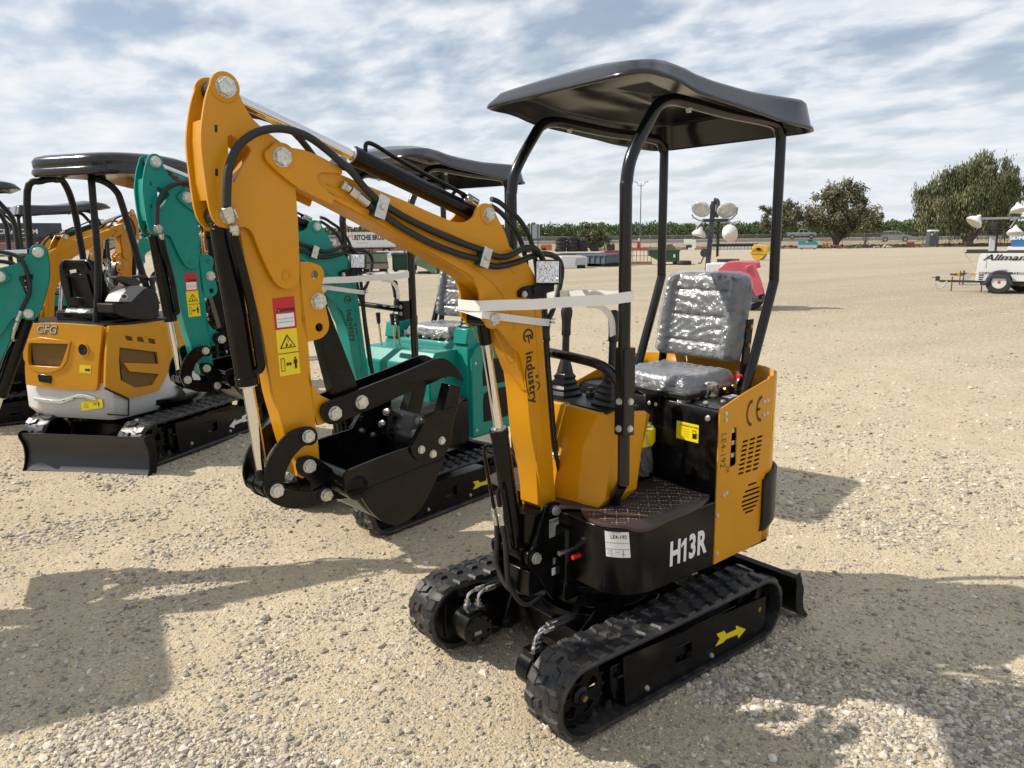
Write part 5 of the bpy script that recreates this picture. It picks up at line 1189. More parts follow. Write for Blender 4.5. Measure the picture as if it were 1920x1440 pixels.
# dry verge and road rising behind the fence
DRY=mat('dry_grass',(.42,.33,.19),.95,nz=.25,nscale=.5,bump=.8,bscale=3,bdist=.1); 
def sheet(name,prof,mat_,p0=-1500,p1=3000,n=60,kind='structure',jit=0):
    b=MB(); rs=random.Random(3)
    def f(u,v):
        i=v*(len(prof)-1); k=min(int(i),len(prof)-2); q=i-k; d=prof[k][0]*(1-q)+prof[k+1][0]*q; z=prof[k][1]*(1-q)+prof[k+1][1]*q
        p=dp(p0+(p1-p0)*u,450,d); return Vector((p.x,p.y,z+ (rs.uniform(-jit,jit) if 0<v<1 else 0)))
    b.grid(f,n,(len(prof)-1)*(4 if jit else 1)); return tag(b.build(name,mat_,None,ang=60),kind=kind)
sheet('verge',[(110,.02),(116,.25),(123,.62),(132,.80)],DRY,n=240,jit=.06)
sheet('road',[(131.9,.81),(172,1.12)],mat('asphalt',(.10,.10,.10),.85,nz=.1),n=30)
sheet('verge_beyond',[(171.5,1.0),(185,1.3),(300,1.35)],DRY,n=60)
sheet('soil_bank',[(103,.0),(104.2,.32),(105.4,.36),(107,.0)],mat('red_brown_soil',(.16,.10,.07),.95,nz=.45,nscale=.6,bump=1,bscale=2,bdist=.2),p0=1180,p1=2000,n=260,jit=.16)
# distant hills, air haze put into their pale blue-grey colour
b=MB(); 
def hl(u,v):
    px=1200+1300*u; h=(70+60*math.sin(u*9)+26*math.sin(u*23+1)+12*math.sin(u*61)); p=dp(px,450,5200); return Vector((p.x,p.y,(h if v>.5 else -20)))
b.grid(lambda u,v: Vector(hl(u,v))+Vector((-300*(v>.5),-380*(v>.5),0)),120,1); b.grid(lambda u,v: Vector(hl(u,1-v))+Vector((-300-900*v,-380-1100*v,0)),120,1); tag(b.build('hills',mat('hill_painted_haze',(.33,.40,.48),1),None,ang=80),kind='structure')
# foliage
LEAF=tone_mat('leaf',[(0,(.05,.065,.03)),(.4,(.12,.135,.065)),(.75,(.19,.195,.10)),(1,(.29,.27,.16))],.7,.2)
LEAF2=tone_mat('leaf_grey_olive',[(0,(.055,.06,.032)),(.4,(.13,.13,.07)),(.75,(.20,.19,.11)),(1,(.28,.25,.16))],.75,.2)
LEAF3=tone_mat('leaf_orchard',[(0,(.028,.05,.016)),(.4,(.055,.085,.028)),(.8,(.085,.12,.04)),(1,(.12,.15,.06))],.7,.2)
BARK=mat('bark',(.09,.07,.055),.9,nz=.3,nscale=3,bump=1,bscale=8,bdist=.05)
def quads(P,s,rs,down=0):
    n=len(P); a=rs.normal(size=(n,3)); a/=np.linalg.norm(a,axis=1)[:,None]; r=rs.normal(size=(n,3)); 
    if down: a=a*.35+np.array([0,0,-1])[None]; a/=np.linalg.norm(a,axis=1)[:,None]
    b=np.cross(a,r); b/=np.linalg.norm(b,axis=1)[:,None]; s=np.asarray(s).reshape(-1,1)*rs.uniform(.6,1.4,(n,1)); l=2.2 if down else 1.25
    V=np.stack([P-a*s*l,P+b*s*.5,P+a*s*l,P-b*s*.5],1).reshape(-1,3); F=np.arange(n*4).reshape(-1,4); return V,F
def tree(name,px,d,h,blobs,lm,label,seed,nleaf=9000,leaf=.16,down=0,trunk_r=.28,group=None,z0=.0):
    rs=np.random.RandomState(seed); rt=place(name,px,d,label,'tree',group,z=z0)
    b=MB(); tops=[]
    for bx_,by_,bz_,r in blobs: 
        q=[Vector((0,0,-.1)),Vector((bx_*.1,by_*.1,bz_*.25)),Vector((bx_*.45,by_*.45,bz_*.6)),Vector((bx_*.9,by_*.9,bz_))]
        b.tube(spline(q,4),trunk_r,7,rf=lambda t:trunk_r*(1-.85*t)*(.8 if t>.3 else 1))
    b.build('trunk',BARK,rt,ang=60)
    P=[];W=np.array([q[3]**2 for q in blobs]); W/=W.sum()
    for (x,y,z,r),w in zip(blobs,W):
        n=int(nleaf*w); nc=max(6,int(14*r)); c=rs.normal(size=(nc,3)); c/=np.linalg.norm(c,axis=1)[:,None]; c*=rs.uniform(.35,1.0,(nc,1))*r; c[:,2]*=.85
        k=rs.randint(0,nc,n); cr=rs.uniform(.22,.42,nc)*r**.7
        p=c[k]+rs.normal(size=(n,3))*cr[k][:,None]*.62
        if down: p[:,2]-=rs.exponential(down,n)*rs.rand(n)
        p+=np.array([x,y,z]); P.append(np.concatenate([p,rs.rand(nc)[k][:,None]],1))
    P=np.concatenate(P); P=P[P[:,2]>.35]; V,F=quads(P[:,:3],np.full(len(P),leaf),rs,down>0)
    tone=np.clip(P[:,3]*.7+rs.rand(len(P))*.3,0,1); o=fast_mesh('crown',V,F,lm,4,tone); o.parent=rt; return rt
tree('young_tree',1462,104,7.4,[(-1.6,0,3.6,1.1),(.2,.3,5.4,1.5),(1.5,0,3.6,1.4),(-.7,.2,4.9,1.0),(1.8,.4,5.0,1.0),(-2.3,0,5.2,.55),(.2,0,3.2,.8)],LEAF2,'sparse grey-leaved tree at the fence behind the canopy post, thinnest of the trees',1,5200,.15,trunk_r=.14)
tree('broad_tree',1568,104,9.6,[(-2.9,0,4.3,1.9),(-1.2,0,6.6,2.0),(1.1,.3,7.3,2.0),(2.9,0,5.2,1.9),(0,0,4.6,2.4),(2.6,.2,3.1,1.7),(.2,.6,3.0,1.7)],LEAF2,'broad brownish-green tree with a dark short trunk by the fence',2,17000,.15,trunk_r=.33)
tree('small_tree',1622,112,5.6,[(0,0,3.4,1.4),(1.2,0,4.1,1.0),(-.9,0,2.6,1.2),(1.3,.2,2.4,1.1)],LEAF2,'small tree leaning out right of the broad tree, left of the grey car',3,5000,.14,trunk_r=.12)
tree('weeping_tree',1815,103,12.8,[(-4.9,0,7.3,2.0),(-3.0,0,6.0,2.6),(-2.1,.3,9.2,2.2),(.4,.3,10.2,2.4),(3.0,0,9.3,2.2),(4.2,.3,7.2,1.9),(.5,0,6.8,3.0),(3.4,0,5.6,2.3),(-.8,.5,4.4,2.3),(-5.2,.2,4.8,1.4),(4.6,0,4.4,1.2)],LEAF,'largest tree, drooping dark green willow-like crown above the light tower',4,46000,.115,down=1.3,trunk_r=.5)
tree('dense_bush',1108,108,4.2,[(-1.1,0,1.4,1.3),(.2,0,2.2,1.4),(1.3,0,1.5,1.3),(0,.3,1.0,1.5),(-.2,0,3.0,.8)],LEAF,'dark rounded bush at the fence right of the tire stacks',5,6500,.14,trunk_r=.12)
# orchard beyond the road
def orchard():
    rs=np.random.RandomState(9); n=130000; px=rs.uniform(-200,2150,n); k=rs.randint(0,4,n); d=190+k*9+rs.normal(0,1.3,n)
    # tree columns
    cell=np.floor(px/ (4.2*1432/195)); r2=np.random.RandomState(10); hh=4.0+.8*r2.rand(4000); htree=hh[(cell.astype(int)+400+k*911)%4000]; ph=(px/(4.2*1432/195))%1
    htop=htree*(1-.16*np.abs(ph-.5)*2); z=.6+ (htop+.4)*rs.beta(1.1,1.2,n)
    D=(CW[None]+CR[None]*((px-960)/CAMP['f'])[:,None]); D=D/1.0; P=CC[None]+D*d[:,None]; P[:,2]=z
    V,F=quads(P,np.full(n,.30),rs); tone=np.clip(.25+.25*(z-1.2)/4+.5*rs.rand(n)*rs.rand(n)+.25*hh[(cell.astype(int)+3)%4000]/5-.15,0,1)
    tag(fast_mesh('orchard',V,F,LEAF3,4,tone),'long band of green orchard trees along the horizon','orchard',kind='stuff')
orchard()
# chain-link fence
def fence():
    rt=place('chain_link_fence',1450,108,'chain link fence along the back edge of the yard','fence'); inv=rt.matrix_world; rt.location
    Mx=Matrix.Translation(rt.location)@Matrix.Rotation(rt.rotation_euler.z,4,'Z'); I_=Mx.inverted(); pts=[]
    for i in range(64):
        px=-500+i*40; p=dp(px,450,108); pts.append(I_@Vector((p.x,p.y,0)))
    b=MB()
    for i in range(len(pts)-1):
        b.cyl(pts[i]+Vector((0,0,1.95)),pts[i+1]+Vector((0,0,1.95)),.028,5)
    b.build('rail',fm('galvanised',(.33,.34,.34),.5,metal=.4),rt)
    for i,p in enumerate(pts):
        b=MB(); b.cyl(p,p+Vector((0,0,2.05)),.042,6); b.build('post',FM['galvanised'],rt)
    m=bpy.data.materials.new('wire_mesh'); m.use_nodes=True; t=m.node_tree; pb=t.nodes['Principled BSDF']; pb.inputs['Base Color'].default_value=(.3,.31,.31,1); pb.inputs['Alpha'].default_value=.22
    b=MB(); 
    for i in range(len(pts)-1): b.hexa([pts[i]+Vector((0,w,z)) for w,z in((0,.08),)]+[pts[i+1]+Vector((0,0,.08)),pts[i+1]+Vector((0,.004,.08)),pts[i]+Vector((0,.004,.08)),pts[i]+Vector((0,0,1.95)),pts[i+1]+Vector((0,0,1.95)),pts[i+1]+Vector((0,.004,1.95)),pts[i]+Vector((0,.004,1.95))])
    b.build('wire_mesh',m,rt,ang=None)
fence()
def wheel(parent,x,y,z,r,w,rim=None,ax=(0,1,0),seg=28,hub=None):
    a=Vector(ax); c=Vector((x,y,z)); b=MB(); b.lathe(c-a*w/2,a,[(0,r*.55),(.0,r*.9),(w*.12,r*.98),(w*.25,r),(w*.75,r),(w*.88,r*.98),(w,r*.9),(w,r*.55),(w*.8,r*.53),(w*.2,r*.53),(0,r*.55)],seg); b.f=b.f[:-2]; b.mi=b.mi[:-2]; t=b.build('wheel',fm('tyre_rubber',(.03,.03,.031),.8),parent)
    b=MB(); b.lathe(c-a*w*.47,a,[(0,r*.56),(w*.1,r*.50),(w*.3,r*.18),(w*.25,r*.12),(w*.9,r*.2),(w*.9,r*.56)],seg); b.build('rim',rim or fm('rim_grey',(.45,.45,.44),.45,metal=.3),t)
    if hub: b=MB(); b.cyl(c-a*w*.50,c-a*w*.2,r*.13,10); b.build('hub',hub,t)
    return t
# --- tyre stacks
TY=fm('tyre_rubber',(.03,.03,.031),.8)
def tyre(px,d,z,r,w,label,group,flat=True,dx=0,dy=0,tread=False,rot=0):
    o=place('tyre',px,d,label,'tyre',group,z=z,rot=rot); b=MB(); ax=(0,0,1) if flat else (0,1,0); c=Vector((dx,dy,0 if flat else r))
    b.lathe(c,ax,[(0.02*r,r*.5),(0,r*.85),(w*.14,r*.97),(w*.3,r),(w*.7,r),(w*.86,r*.97),(w,r*.85),(w*.98,r*.5),(w*.9,r*.45),(w*.1,r*.45),(.02*r,r*.5)],30)
    if tread:
        for i in range(26):
            a=2*PI*i/26; M_=Matrix.Rotation(a,3,'Z')@Matrix.Rotation(.5,3,'X'); b.box(M_@Vector((r*1.0,0,0))*1+c+Vector((0,0,w/2)),(.07,.09,w*.9),rot=Matrix.Rotation(a,3,'Z')@Matrix.Rotation(.45,3,'X'))
    b.build('tyre_body',TY,o); return o
ordn=['lowest tyre','second tyre up','third tyre up','topmost tyre']
for k,(px,n,r,w,nm) in enumerate(((1052,4,.76,.47,'leftmost'),(1073,4,.76,.49,'middle'),(1092,4,.66,.40,'rightmost, shortest'))):
    for i in range(n): tyre(px,100,i*w,r*(1+.03*((i*7+k)%3-1)),w,'%s in the %s stack of big black tyres'%(ordn[i],nm),'stacked earthmover tyres',dx=.05*((i*5+k)%3-1))
tyre(1284,47,0,.44,.26,'black tyre lying flat beside the green dumpster',None)
tyre(1367,50,0,.68,.24,'large treaded tyre lying flat on the gravel left of the yellow roller',None,tread=True)
# --- dumpsters and yard equipment
def rolloff(name,px,d,L_,W_,H_,col,label,rot=0,ribs=7,slant=0,cat='dumpster',tarp=None):
    o=place(name,px,d,label,cat,rot=rot); m=fm(col[0],col[1],.55); b=MB(); t=.06
    pts=[(-L_/2,.18),(L_/2,.18),(L_/2,H_),(-L_/2-slant,H_)] if not slant else [(-L_/2+slant*.2,.18),(L_/2,.18),(L_/2,H_),(-L_/2-slant,H_),(-L_/2-slant,H_-.35)]
    for y in(-W_/2,W_/2-t): b.prism(pts,lambda p,q,h: Vector((p,y+h,q)),0,t)
    bx(b,L_/2-t,L_/2,-W_/2+t,W_/2-t,.18,H_); bx(b,-L_/2-(slant or 0),-L_/2-(slant or 0)+t,-W_/2+t,W_/2-t,.25 if not slant else H_-.35,H_); bx(b,-L_/2,L_/2,-W_/2+t,W_/2-t,.18,.26)
    bd=b.build('body',m,o,bev=.015)
    for i in range(ribs):
        x=-L_/2+.12+(L_-.24)*i/(ribs-1); b=MB(); bx(b,x-.05,x+.05,-W_/2-.07,-W_/2-.003,.2,H_-.1); b.build('rib',m,bd,bev=.01)
    b=MB(); bx(b,-L_/2-(slant or 0)-.04,L_/2+.04,-W_/2-.09,-W_/2+.08,H_-.09,H_+.02); bx(b,-L_/2-(slant or 0)-.04,L_/2+.04,W_/2-.08,W_/2+.05,H_-.09,H_+.02); bx(b,L_/2-.06,L_/2+.05,-W_/2,W_/2,H_-.09,H_+.02); b.build('rim',m,bd,bev=.01)
    b=MB(); 
    for x in(-L_*.35,L_*.35): bx(b,x-.12,x+.12,-W_/2+.1,W_/2-.1,0,.18)
    b.build('skid',fm('dark_steel',(.03,.03,.03),.6),o); return o
rolloff('rolloff_dumpster',1128,46.5,2.1,2.2,.72,('slate_steel',(.09,.115,.14)),'long low slate-grey roll-off dumpster behind the white truck bed',rot=-32,ribs=6)
rolloff('rolloff_dumpster',1098,49.5,3.6,2.0,.72,('slate_steel2',(.07,.09,.11)),'second slate-grey dumpster mostly hidden behind the white truck bed',rot=-8,ribs=7)
gd=rolloff('green_dumpster',1254,48,1.25,1.5,.92,('green_steel',(.04,.095,.05)),'small dark green dumpster with a sloped chute end, right of the cage rack',rot=4,ribs=3,slant=.62)
b=MB(); b.hexa([front(.25,.45,-.83)(x,y,h) for h in(0,.01) for x,y in((0,0),(.12,0),(.12,.2),(0,.2))]); b.build('notice',M['decalwhite'],gd,ang=None)
def truckbed():
    o=place('truck_bed',1076,44,'white pickup truck bed resting on the gravel in front of the slate dumpsters','truck bed',rot=10); W_=fm('white_body',(.72,.73,.73),.35,nz=.03)
    b=MB(); pr=smooth_outline([(-.85,0.02),(.55,.02),(.62,.1),(.62,.62),(.55,.68),(-.85,.70)],60,2); b.prism(pr,lambda p,q,h: Vector((p,h,q)),-.8,.85); bd=b.build('body',W_,o,bev=.03)
    b=MB(); b.prism(smooth_outline([(-.06,.20),(.60,.20),(.60,.60),(.0,.60)],60,2),lambda p,q,h: Vector((p,h,q)),-.83,-.801); b.build('tailgate',fm('grey_gate',(.42,.43,.44),.4),bd,bev=.01)
    b=MB(); bx(b,.05,.52,-.835,-.802,.0,.19); b.build('gap',M['hole'],bd,ang=None)
truckbed()
def greens():
    a=place('hopper',690,38.5,'pale green slant-sided hopper with a dark rusty tray, nearest in the green row','hopper',rot=0)
    b=MB(); b.prism([(-1.05,.62),(.95,.62),(.88,1.05),(-.95,1.05)],lambda p,q,h: Vector((p,h,q)),-.3,.9); bd=b.build('panel',fm('pale_green',(.16,.23,.14),.7,nz=.3,nscale=1.2),a,bev=.02)
    b=MB(); b.hexa([Vector((x,y,z)) for x,y,z in((-1.35,-1.0,.30),(.95,-1.0,.30),(.95,-.3,.30),(-1.1,-.3,.30),(-.95,-.32,.62),(.95,-.32,.62),(.95,-.2,.62),(-.95,-.2,.62))]); b.build('tray',fm('rusty_brown',(.075,.055,.042),.85,nz=.35),a,bev=.02)
    b=MB(); bx(b,-1.1,-.9,-.6,.5,0,.3); bx(b,-.3,.0,-.6,.5,0,.3); bx(b,.5,.9,-.6,.5,0,.3); bx(b,-.9,.5,-.9,-.5,.05,.2); b.build('feet',fm('dark_steel',(.03,.03,.03),.6),a)
    b=MB(); bx(b,-1.0,1.0,-.32,.92,1.05,1.10); b.build('top_rail',fm('dark_steel',(.03,.03,.03),.6),a)
    o=rolloff('green_dumpster',757,39.5,1.25,1.2,1.02,('deep_green',(.018,.06,.045)),'deep green dumpster between the slanted hoppers',ribs=3)
    for x in(-.35,.05): b=MB(); b.cyl((x,-.64,.12),(x,-.70,.12),.05,12); b.build('caster',fm('white_body',(.72,.73,.73),.35),o)
    a=place('tipped_hopper',798,38.5,'pale green hopper tipped on its side beside the deep green dumpster','hopper',rot=0)
    b=MB(); b.prism([(-.62,.55),(-.50,.92),(-.30,1.0),(.30,.72),(.52,.42),(.44,.05),(.30,.0),(-.05,.25),(-.45,.42)],lambda p,q,h: Vector((p,h,q)),-.3,.6); b.build('shell',fm('pale_green',(.16,.23,.14),.7),a,bev=.03); b=MB(); bx(b,.50,.85,-.2,.6,0,.5); bx(b,-.45,.4,-.1,.4,0,.12); b.build('base',fm('rusty_brown',(.075,.055,.042),.85),a,bev=.02)
greens()
def white_crates():
    for k,(px,w) in enumerate(((722,.9),(741,.8))):
        o=place('machine_crate',px,78,'%s pale crate under the white trailer, behind the hoppers'%('left' if k==0 else 'right'),'crate'); b=MB(); bx(b,-w,w,-.6,.6,.0,.62); bd=b.build('box',fm('white_body',(.72,.73,.73),.35),o,bev=.02); b=MB(); bx(b,-w*.3,w*.4,-.62,-.601,.1,.55); b.build('panel',fm('grey_gate',(.42,.43,.44),.4),bd,ang=None)
white_crates()
def semi():
    o=place('semi_trailer',640,84,'white box trailer lettered RITCHIE BROS. behind the teal excavator','trailer'); Wt=fm('trailer_white',(.70,.71,.71),.45,nz=.04)
    b=MB(); bx(b,-.1,5.9,0,2.6,.95,2.72); bd=b.build('box',Wt,o,bev=.03); b=MB(); bx(b,-.1,5.9,-.03,-.003,2.64,2.72); b.build('top_rail',fm('rail_red',(.28,.08,.06),.5),bd); b=MB(); bx(b,-.1,5.9,-.03,-.003,.93,1.0); 
    b.build('bottom_rail',fm('rail_grey',(.3,.3,.3),.5),bd)
    for i in range(12): b=MB(); bx(b,.3+.46*i,.5+.46*i,-.006,-.002,1.10,1.15); b.build('reflector',fm('grey_gate',(.42,.43,.44),.4),bd,ang=None)
    text_on('RITCHIE BROS.',.62,lambda x,y,h: front(3.05,2.02)(x*.80,y*1.25,h+.004),M['decalblack'],bd,bold=.028,th=.004)
    text_on('Auctioneers',.26,lambda x,y,h: front(2.3,1.46)(x,y,h+.004),fm('rail_grey',(.3,.3,.3),.5),bd,th=.004)
    rb=fm('logo_brown',(.42,.17,.10),.5); text_on('rb',1.05,lambda x,y,h: front(1.12,2.12)(x*.9,y,h+.004),rb,bd,bold=.0,th=.004)
    b=MB()
    for x in(1.2,1.5,3.0,3.3): bx(b,x-.06,x+.06,.6,.8,0,.95)
    bx(b,0,5.8,.6,2.0,.80,.94); b.build('landing_gear',fm('dark_steel',(.03,.03,.03),.6),o)
    for x in(.5,4.9): wheel(o,x,.5,.48,.48,.3)
    c=place('container_stack',640,96,'reddish container seen beneath and behind the white trailer','container'); b=MB(); bx(b,-6,8,0,2.4,0,1.2); b.build('body',fm('tan_red',(.30,.16,.12),.7),c)
semi()
def container():
    o=place('shipping_container',40,122,'dark blue-grey shipping container lettered CMA CGM on top of a red one','container',z=2.45); b=MB(); bx(b,-6.8,5.8,0,2.44,0,2.65); 
    k=0
    for i in range(62):
        x=-6.7+.2*i; bx(b,x,x+.10,-.05,-.001,.15,2.5)
    bd=b.build('corrugated_wall',fm('container_blue',(.055,.075,.095),.65,nz=.25,nscale=.7),o)
    text_on('CMA CGM',1.0,lambda x,y,h: front(-.35,1.28,-.055)(x*1.15,y,h+.01),M['decalwhite'],bd,bold=.035,th=.01,spc=1.05)
    sw=[(-1+2*i/12,-.25+.35*(i/12)**2) for i in range(13)]+[(1-2*i/12,-.36+.42*((12-i)/12)**2) for i in range(13)]
    b=MB(); b.prism([(p[0]*.75+.5,p[1]+.62) for p in sw],lambda p,q,h: front(0,0,-.055)(p,q,h),.01,.02); b.build('swoosh',M['decalwhite'],bd,ang=None)
    c=place('shipping_container',60,122,'rust-red shipping container underneath the dark CMA CGM container','container'); b=MB(); bx(b,-8,6.8,0,2.44,0,2.42)
    for i in range(70): x=-7.9+.2*i; bx(b,x,x+.10,-.05,-.001,.15,2.3)
    b.build('corrugated_wall',fm('container_red',(.22,.05,.035),.7,nz=.2),c)
    c=place('tan_building',440,150,'long pale tan building far behind the excavators','building'); b=MB(); bx(b,-22,20,0,10,0,2.6); wl=b.build('wall',fm('tan_wall',(.46,.40,.31),.8),c); b=MB(); bx(b,-22.3,20.3,-.4,10.4,2.6,2.9); b.build('roof',fm('grey_gate',(.42,.43,.44),.4),c)
    for i in range(9): b=MB(); bx(b,-19+4.4*i,-17+4.4*i,-.03,.01,.2,2.1); b.build('roller_door',fm('door_grey',(.12,.13,.14),.5),wl,ang=None)
container()
def board():
    o=place('sign_board',1003,92,'grey blank board on two posts above the orange machine','sign'); b=MB(); bx(b,-.60,.60,-.04,.04,1.75,3.35); b.build('panel',fm('board_grey',(.34,.36,.38),.6),o,bev=.01)
    for x in(-.38,.36): b=MB(); bx(b,x-.05,x+.05,-.09,-.045,0,3.35); b.build('post',fm('dark_steel',(.03,.03,.03),.6),o)
board()
def boxy(name,px,d,parts,label,cat,rot=0,group=None,z=0,bev=.02):
    o=place(name,px,d,label,cat,group,rot=rot,z=z)
    for nm,m,bs in parts:
        b=MB()
        for q in bs: bx(b,*q)
        b.build(nm,m,o,bev=bev)
    return o
OR=fm('faded_orange',(.55,.13,.06),.5); DK=fm('dark_steel',(.03,.03,.03),.6); WH=fm('white_body',(.72,.73,.73),.35); GR=fm('grey_gate',(.42,.43,.44),.4); RD=fm('faded_red',(.42,.04,.05),.5); YL=fm('roller_yellow',(.62,.36,.03),.45)
boxy('orange_mower',1024,100,[('body',OR,[(-.75,.75,-.5,.5,.35,.95)]),('deck',DK,[(-.6,.2,-.55,.5,.2,.55)]),('hood',OR,[(.0,.75,-.56,.4,.2,.7)])],'orange-red machine at the fence below the grey board','machine')
boxy('grey_tank',985,96,[('body',GR,[(-1,.9,-.5,.5,.3,1.1)]),('feet',DK,[(-.8,.7,-.4,.4,0,.3)])],'pale grey cabinet behind the hoses, left of the orange machine','cabinet')
for k,(px,dx,c,l) in enumerate(((1115,.5,DK,'dark scrap part heap right of the bush'),(1128,.7,fm('tan_scrap',(.4,.33,.26),.8),'tan scrap bundle right of the dark heap'),(1145,.55,fm('frame_black',(.03,.03,.035),.6),'black framed engine block at the fence by the canopy post'))):
    boxy('scrap_part',px,100,[('body',c,[(-dx,dx,-.3,.3,.0,.45+.45*(k==2))]),('frame',DK,[(-dx*.8,-dx*.6,-.35,.3,.2,.8+.4*(k==2)),(dx*.5,dx*.7,-.35,.3,.1,.7+.4*(k==2))])],l,'scrap')
boxy('red_mower',1148,52,[('body',RD,[(-.5,.55,-.4,.4,.45,.85)]),('seat',DK,[(-.3,.0,-.2,.2,.85,1.0)]),('trim',fm('cream',(.6,.5,.35),.5),[(-.8,-.5,-.3,.3,.6,.78)])],'red machine with cream end behind the slate dumpster','machine')
def rack():
    o=place('cage_rack',1202,48.5,'rusty tan open cage rack with upright bars left of the green dumpster','rack'); T=fm('rust_tan',(.26,.17,.09),.75,nz=.3)
    b=MB(); bx(b,-.78,.72,-.5,.5,.05,.18); b.build('pallet',T,o)
    for i in range(7): b=MB(); x=-.72+.23*i; bx(b,x-.017,x+.017,-.5,-.46,.18,.92); b.build('upright',T,o)
    b=MB(); bx(b,-.75,.68,-.51,-.47,.88,.94); bx(b,-.75,.68,-.51,-.47,.55,.58); bx(b,-.75,.68,.45,.49,.88,.94); b.build('rail',T,o)
    boxy('red_pump',1198,96,[('body',RD,[(-.22,.22,-.2,.2,.4,1.25)]),('base',RD,[(-1.2,1.1,-.3,.3,.1,.42)]),('cap',WH,[(-.1,.1,-.1,.1,1.25,1.6)])],'red machine on a red base at the foot of the tall lamp post','machine')
rack()
def pole():
    o=place('lamp_post',1200,104,'tall thin twin-headed lamp post by the fence','lamp post'); b=MB(); b.cyl((0,0,0),(0,0,8.9),.085,8,r2=.05); b.build('pole',fm('pole_grey',(.10,.11,.12),.5),o)
    for s in(1,-1):
        b=MB(); b.tube([Vector((0,0,8.5)),Vector((s*.35,0,8.6)),Vector((s*.55,0,9.0))],.04,6); b.build('arm',FM['pole_grey'],o); b=MB(); b.box((s*.72,0,9.05),(.5,.3,.07),rot=Matrix.Rotation(-s*.3,3,'Y')); b.build('lamp_head',FM['pole_grey'],o)
pole()
o0=None
for i in range(14):
    px=1335+i*6.4
    if o0 is None:
        o0=place('floor_fan',px,100,'one of the row of white drums with dark tops by the fence','drum','row of white drums with dark tops'); b=MB(); b.lathe((0,0,0),(0,0,1),[(0,.17),(.3,.24),(.42,.20)],12); b.build('base',WH,o0); b=MB(); b.lathe((0,0,.42),(0,0,1),[(0,.20),(.2,.26),(.35,.24),(.4,.1)],12); b.build('top',DK,o0)
    else:
        r=o0.copy(); COL.objects.link(r); x,y=base_at(px,100); r.location=(x,y,0)
        for ch in list(o0.children):
            c=ch.copy(); COL.objects.link(c); c.parent=r
boxy('white_lift',1294,98,[('body',WH,[(-.75,.3,-.3,.3,.85,1.45),(.3,.75,-.3,.3,.3,1.35)]),('chassis',DK,[(-.5,.2,-.3,.3,.2,.7)]),('foot',WH,[(-.2,.6,-.4,.4,.0,.35)])],'white wheeled lift machine at the fence right of the green dumpster','machine')
tag(boxy('brush_pile',1256,101,[('heap',fm('brown_heap',(.16,.11,.07),.95),[(-.7,.7,-.5,.5,0,.55),(-.4,.4,-.5,.5,.5,.8)])],'brown heap of soil behind the green dumpster','heap'))
def roller():
    o=place('tow_roller',1428,55,'yellow towed roller with a slotted steel frame on the gravel','roller',rot=-12); b=MB(); b.cyl((-.12,-.50,.46),(-.12,.6,.46),.455,30); b.build('drum',YL,o,bev=.01)
    b=MB(); b.prism([(-.66,.52),(-.60,.62),(-.42,1.12),(.55,.98),(.62,.62),(.10,.50)],lambda p,q,h: Vector((p,h,q)),-.5,.62); f=b.build('frame',YL,o,bev=.02); b=MB(); b.prism(smooth_outline([(-.2,.72),(.06,.70),(.07,.84),(-.19,.88)],100,2),lambda p,q,h: Vector((p,h,q)),-.515,-.503); b.build('slot',M['hole'],f,ang=None)
    b=MB(); b.box((.0,-.53,.52),(1.4,.05,.09)); b.tube([Vector((.6,-.2,.45)),Vector((1.3,-.2,.2))],.04,6); b.build('drawbar',YL,o)
roller()
def vehicle(name,px,d,z,label,cat,col,L_,prof,cab,wheels,wr,face=1,glass=None,extra=None):
    o=place(name,px,d,label,cat,z=z); m=fm(*col); b=MB(); b.prism(smooth_outline(prof,35,2),lambda p,q,h: Vector((p*face,h,q)),0,1.85); bd=b.build('body',m,o,bev=.06,seg=3)
    gl=fm('car_glass',(.02,.025,.03),.08)
    for g in glass: b=MB(); b.prism(smooth_outline(g,60,1),lambda p,q,h: Vector((p*face,h,q)),-.012,-.001) ; b.build('window',gl,bd,ang=None)
    for x in wheels: wheel(o,x*face,.08,wr,wr,.24,rim=fm('alloy',(.55,.56,.57),.3,metal=.6)); wheel(o,x*face,1.78,wr,wr,.24)
    for x in wheels: b=MB(); b.cyl((x*face,-.006,wr),(x*face,.1,wr),wr*1.22,24); b.build('wheel_arch',M['hole'],bd,ang=None)
    b=MB(); hx=prof[0][0]; b.box((max(p[0] for p in prof)*face*.985,.22,.75),(.14,.30,.14)); b.build('headlight',fm('lamp_glass',(.7,.7,.72),.15),bd)
    b=MB(); b.box((min(p[0] for p in prof)*face*.985,.22,.85),(.10,.25,.2)); b.build('tail_light',fm('lamp_red',(.4,.02,.02),.2),bd)
    return o
vehicle('parked_car',1678,123,.62,'grey sport utility car seen side-on on the road between the two big trees','car',('car_grey',(.26,.265,.27),.25),4.9,[(-2.35,.35),(2.30,.35),(2.42,.62),(2.30,.98),(1.35,1.12),(.55,1.62),(.1,1.70),(-1.6,1.66),(-2.15,1.30),(-2.42,1.0)],None,(-1.42,1.45),.36,1,[[(.45,1.55),(1.05,1.16),(.1,1.14),(.05,1.58)],[(-.05,1.58),(.0,1.14),(-1.05,1.14),(-1.0,1.56)],[(-1.1,1.55),(-1.15,1.14),(-1.95,1.16),(-1.65,1.5)]])
vehicle('pickup_truck',1503,160,1.12,'silver and dark crew-cab pickup on the road left of the broad tree','pickup truck',('pickup_silver',(.30,.31,.33),.3),5.8,[(-2.85,.55),(2.80,.55),(2.92,.8),(2.80,1.18),(1.55,1.30),(.85,1.92),(-.55,1.94),(-.75,1.28),(-2.88,1.26)],None,(-1.85,1.9),.42,1,[[(.75,1.82),(1.35,1.34),(.35,1.32),(.3,1.84)],[(.2,1.84),(.22,1.32),(-.55,1.32),(-.48,1.84)]])
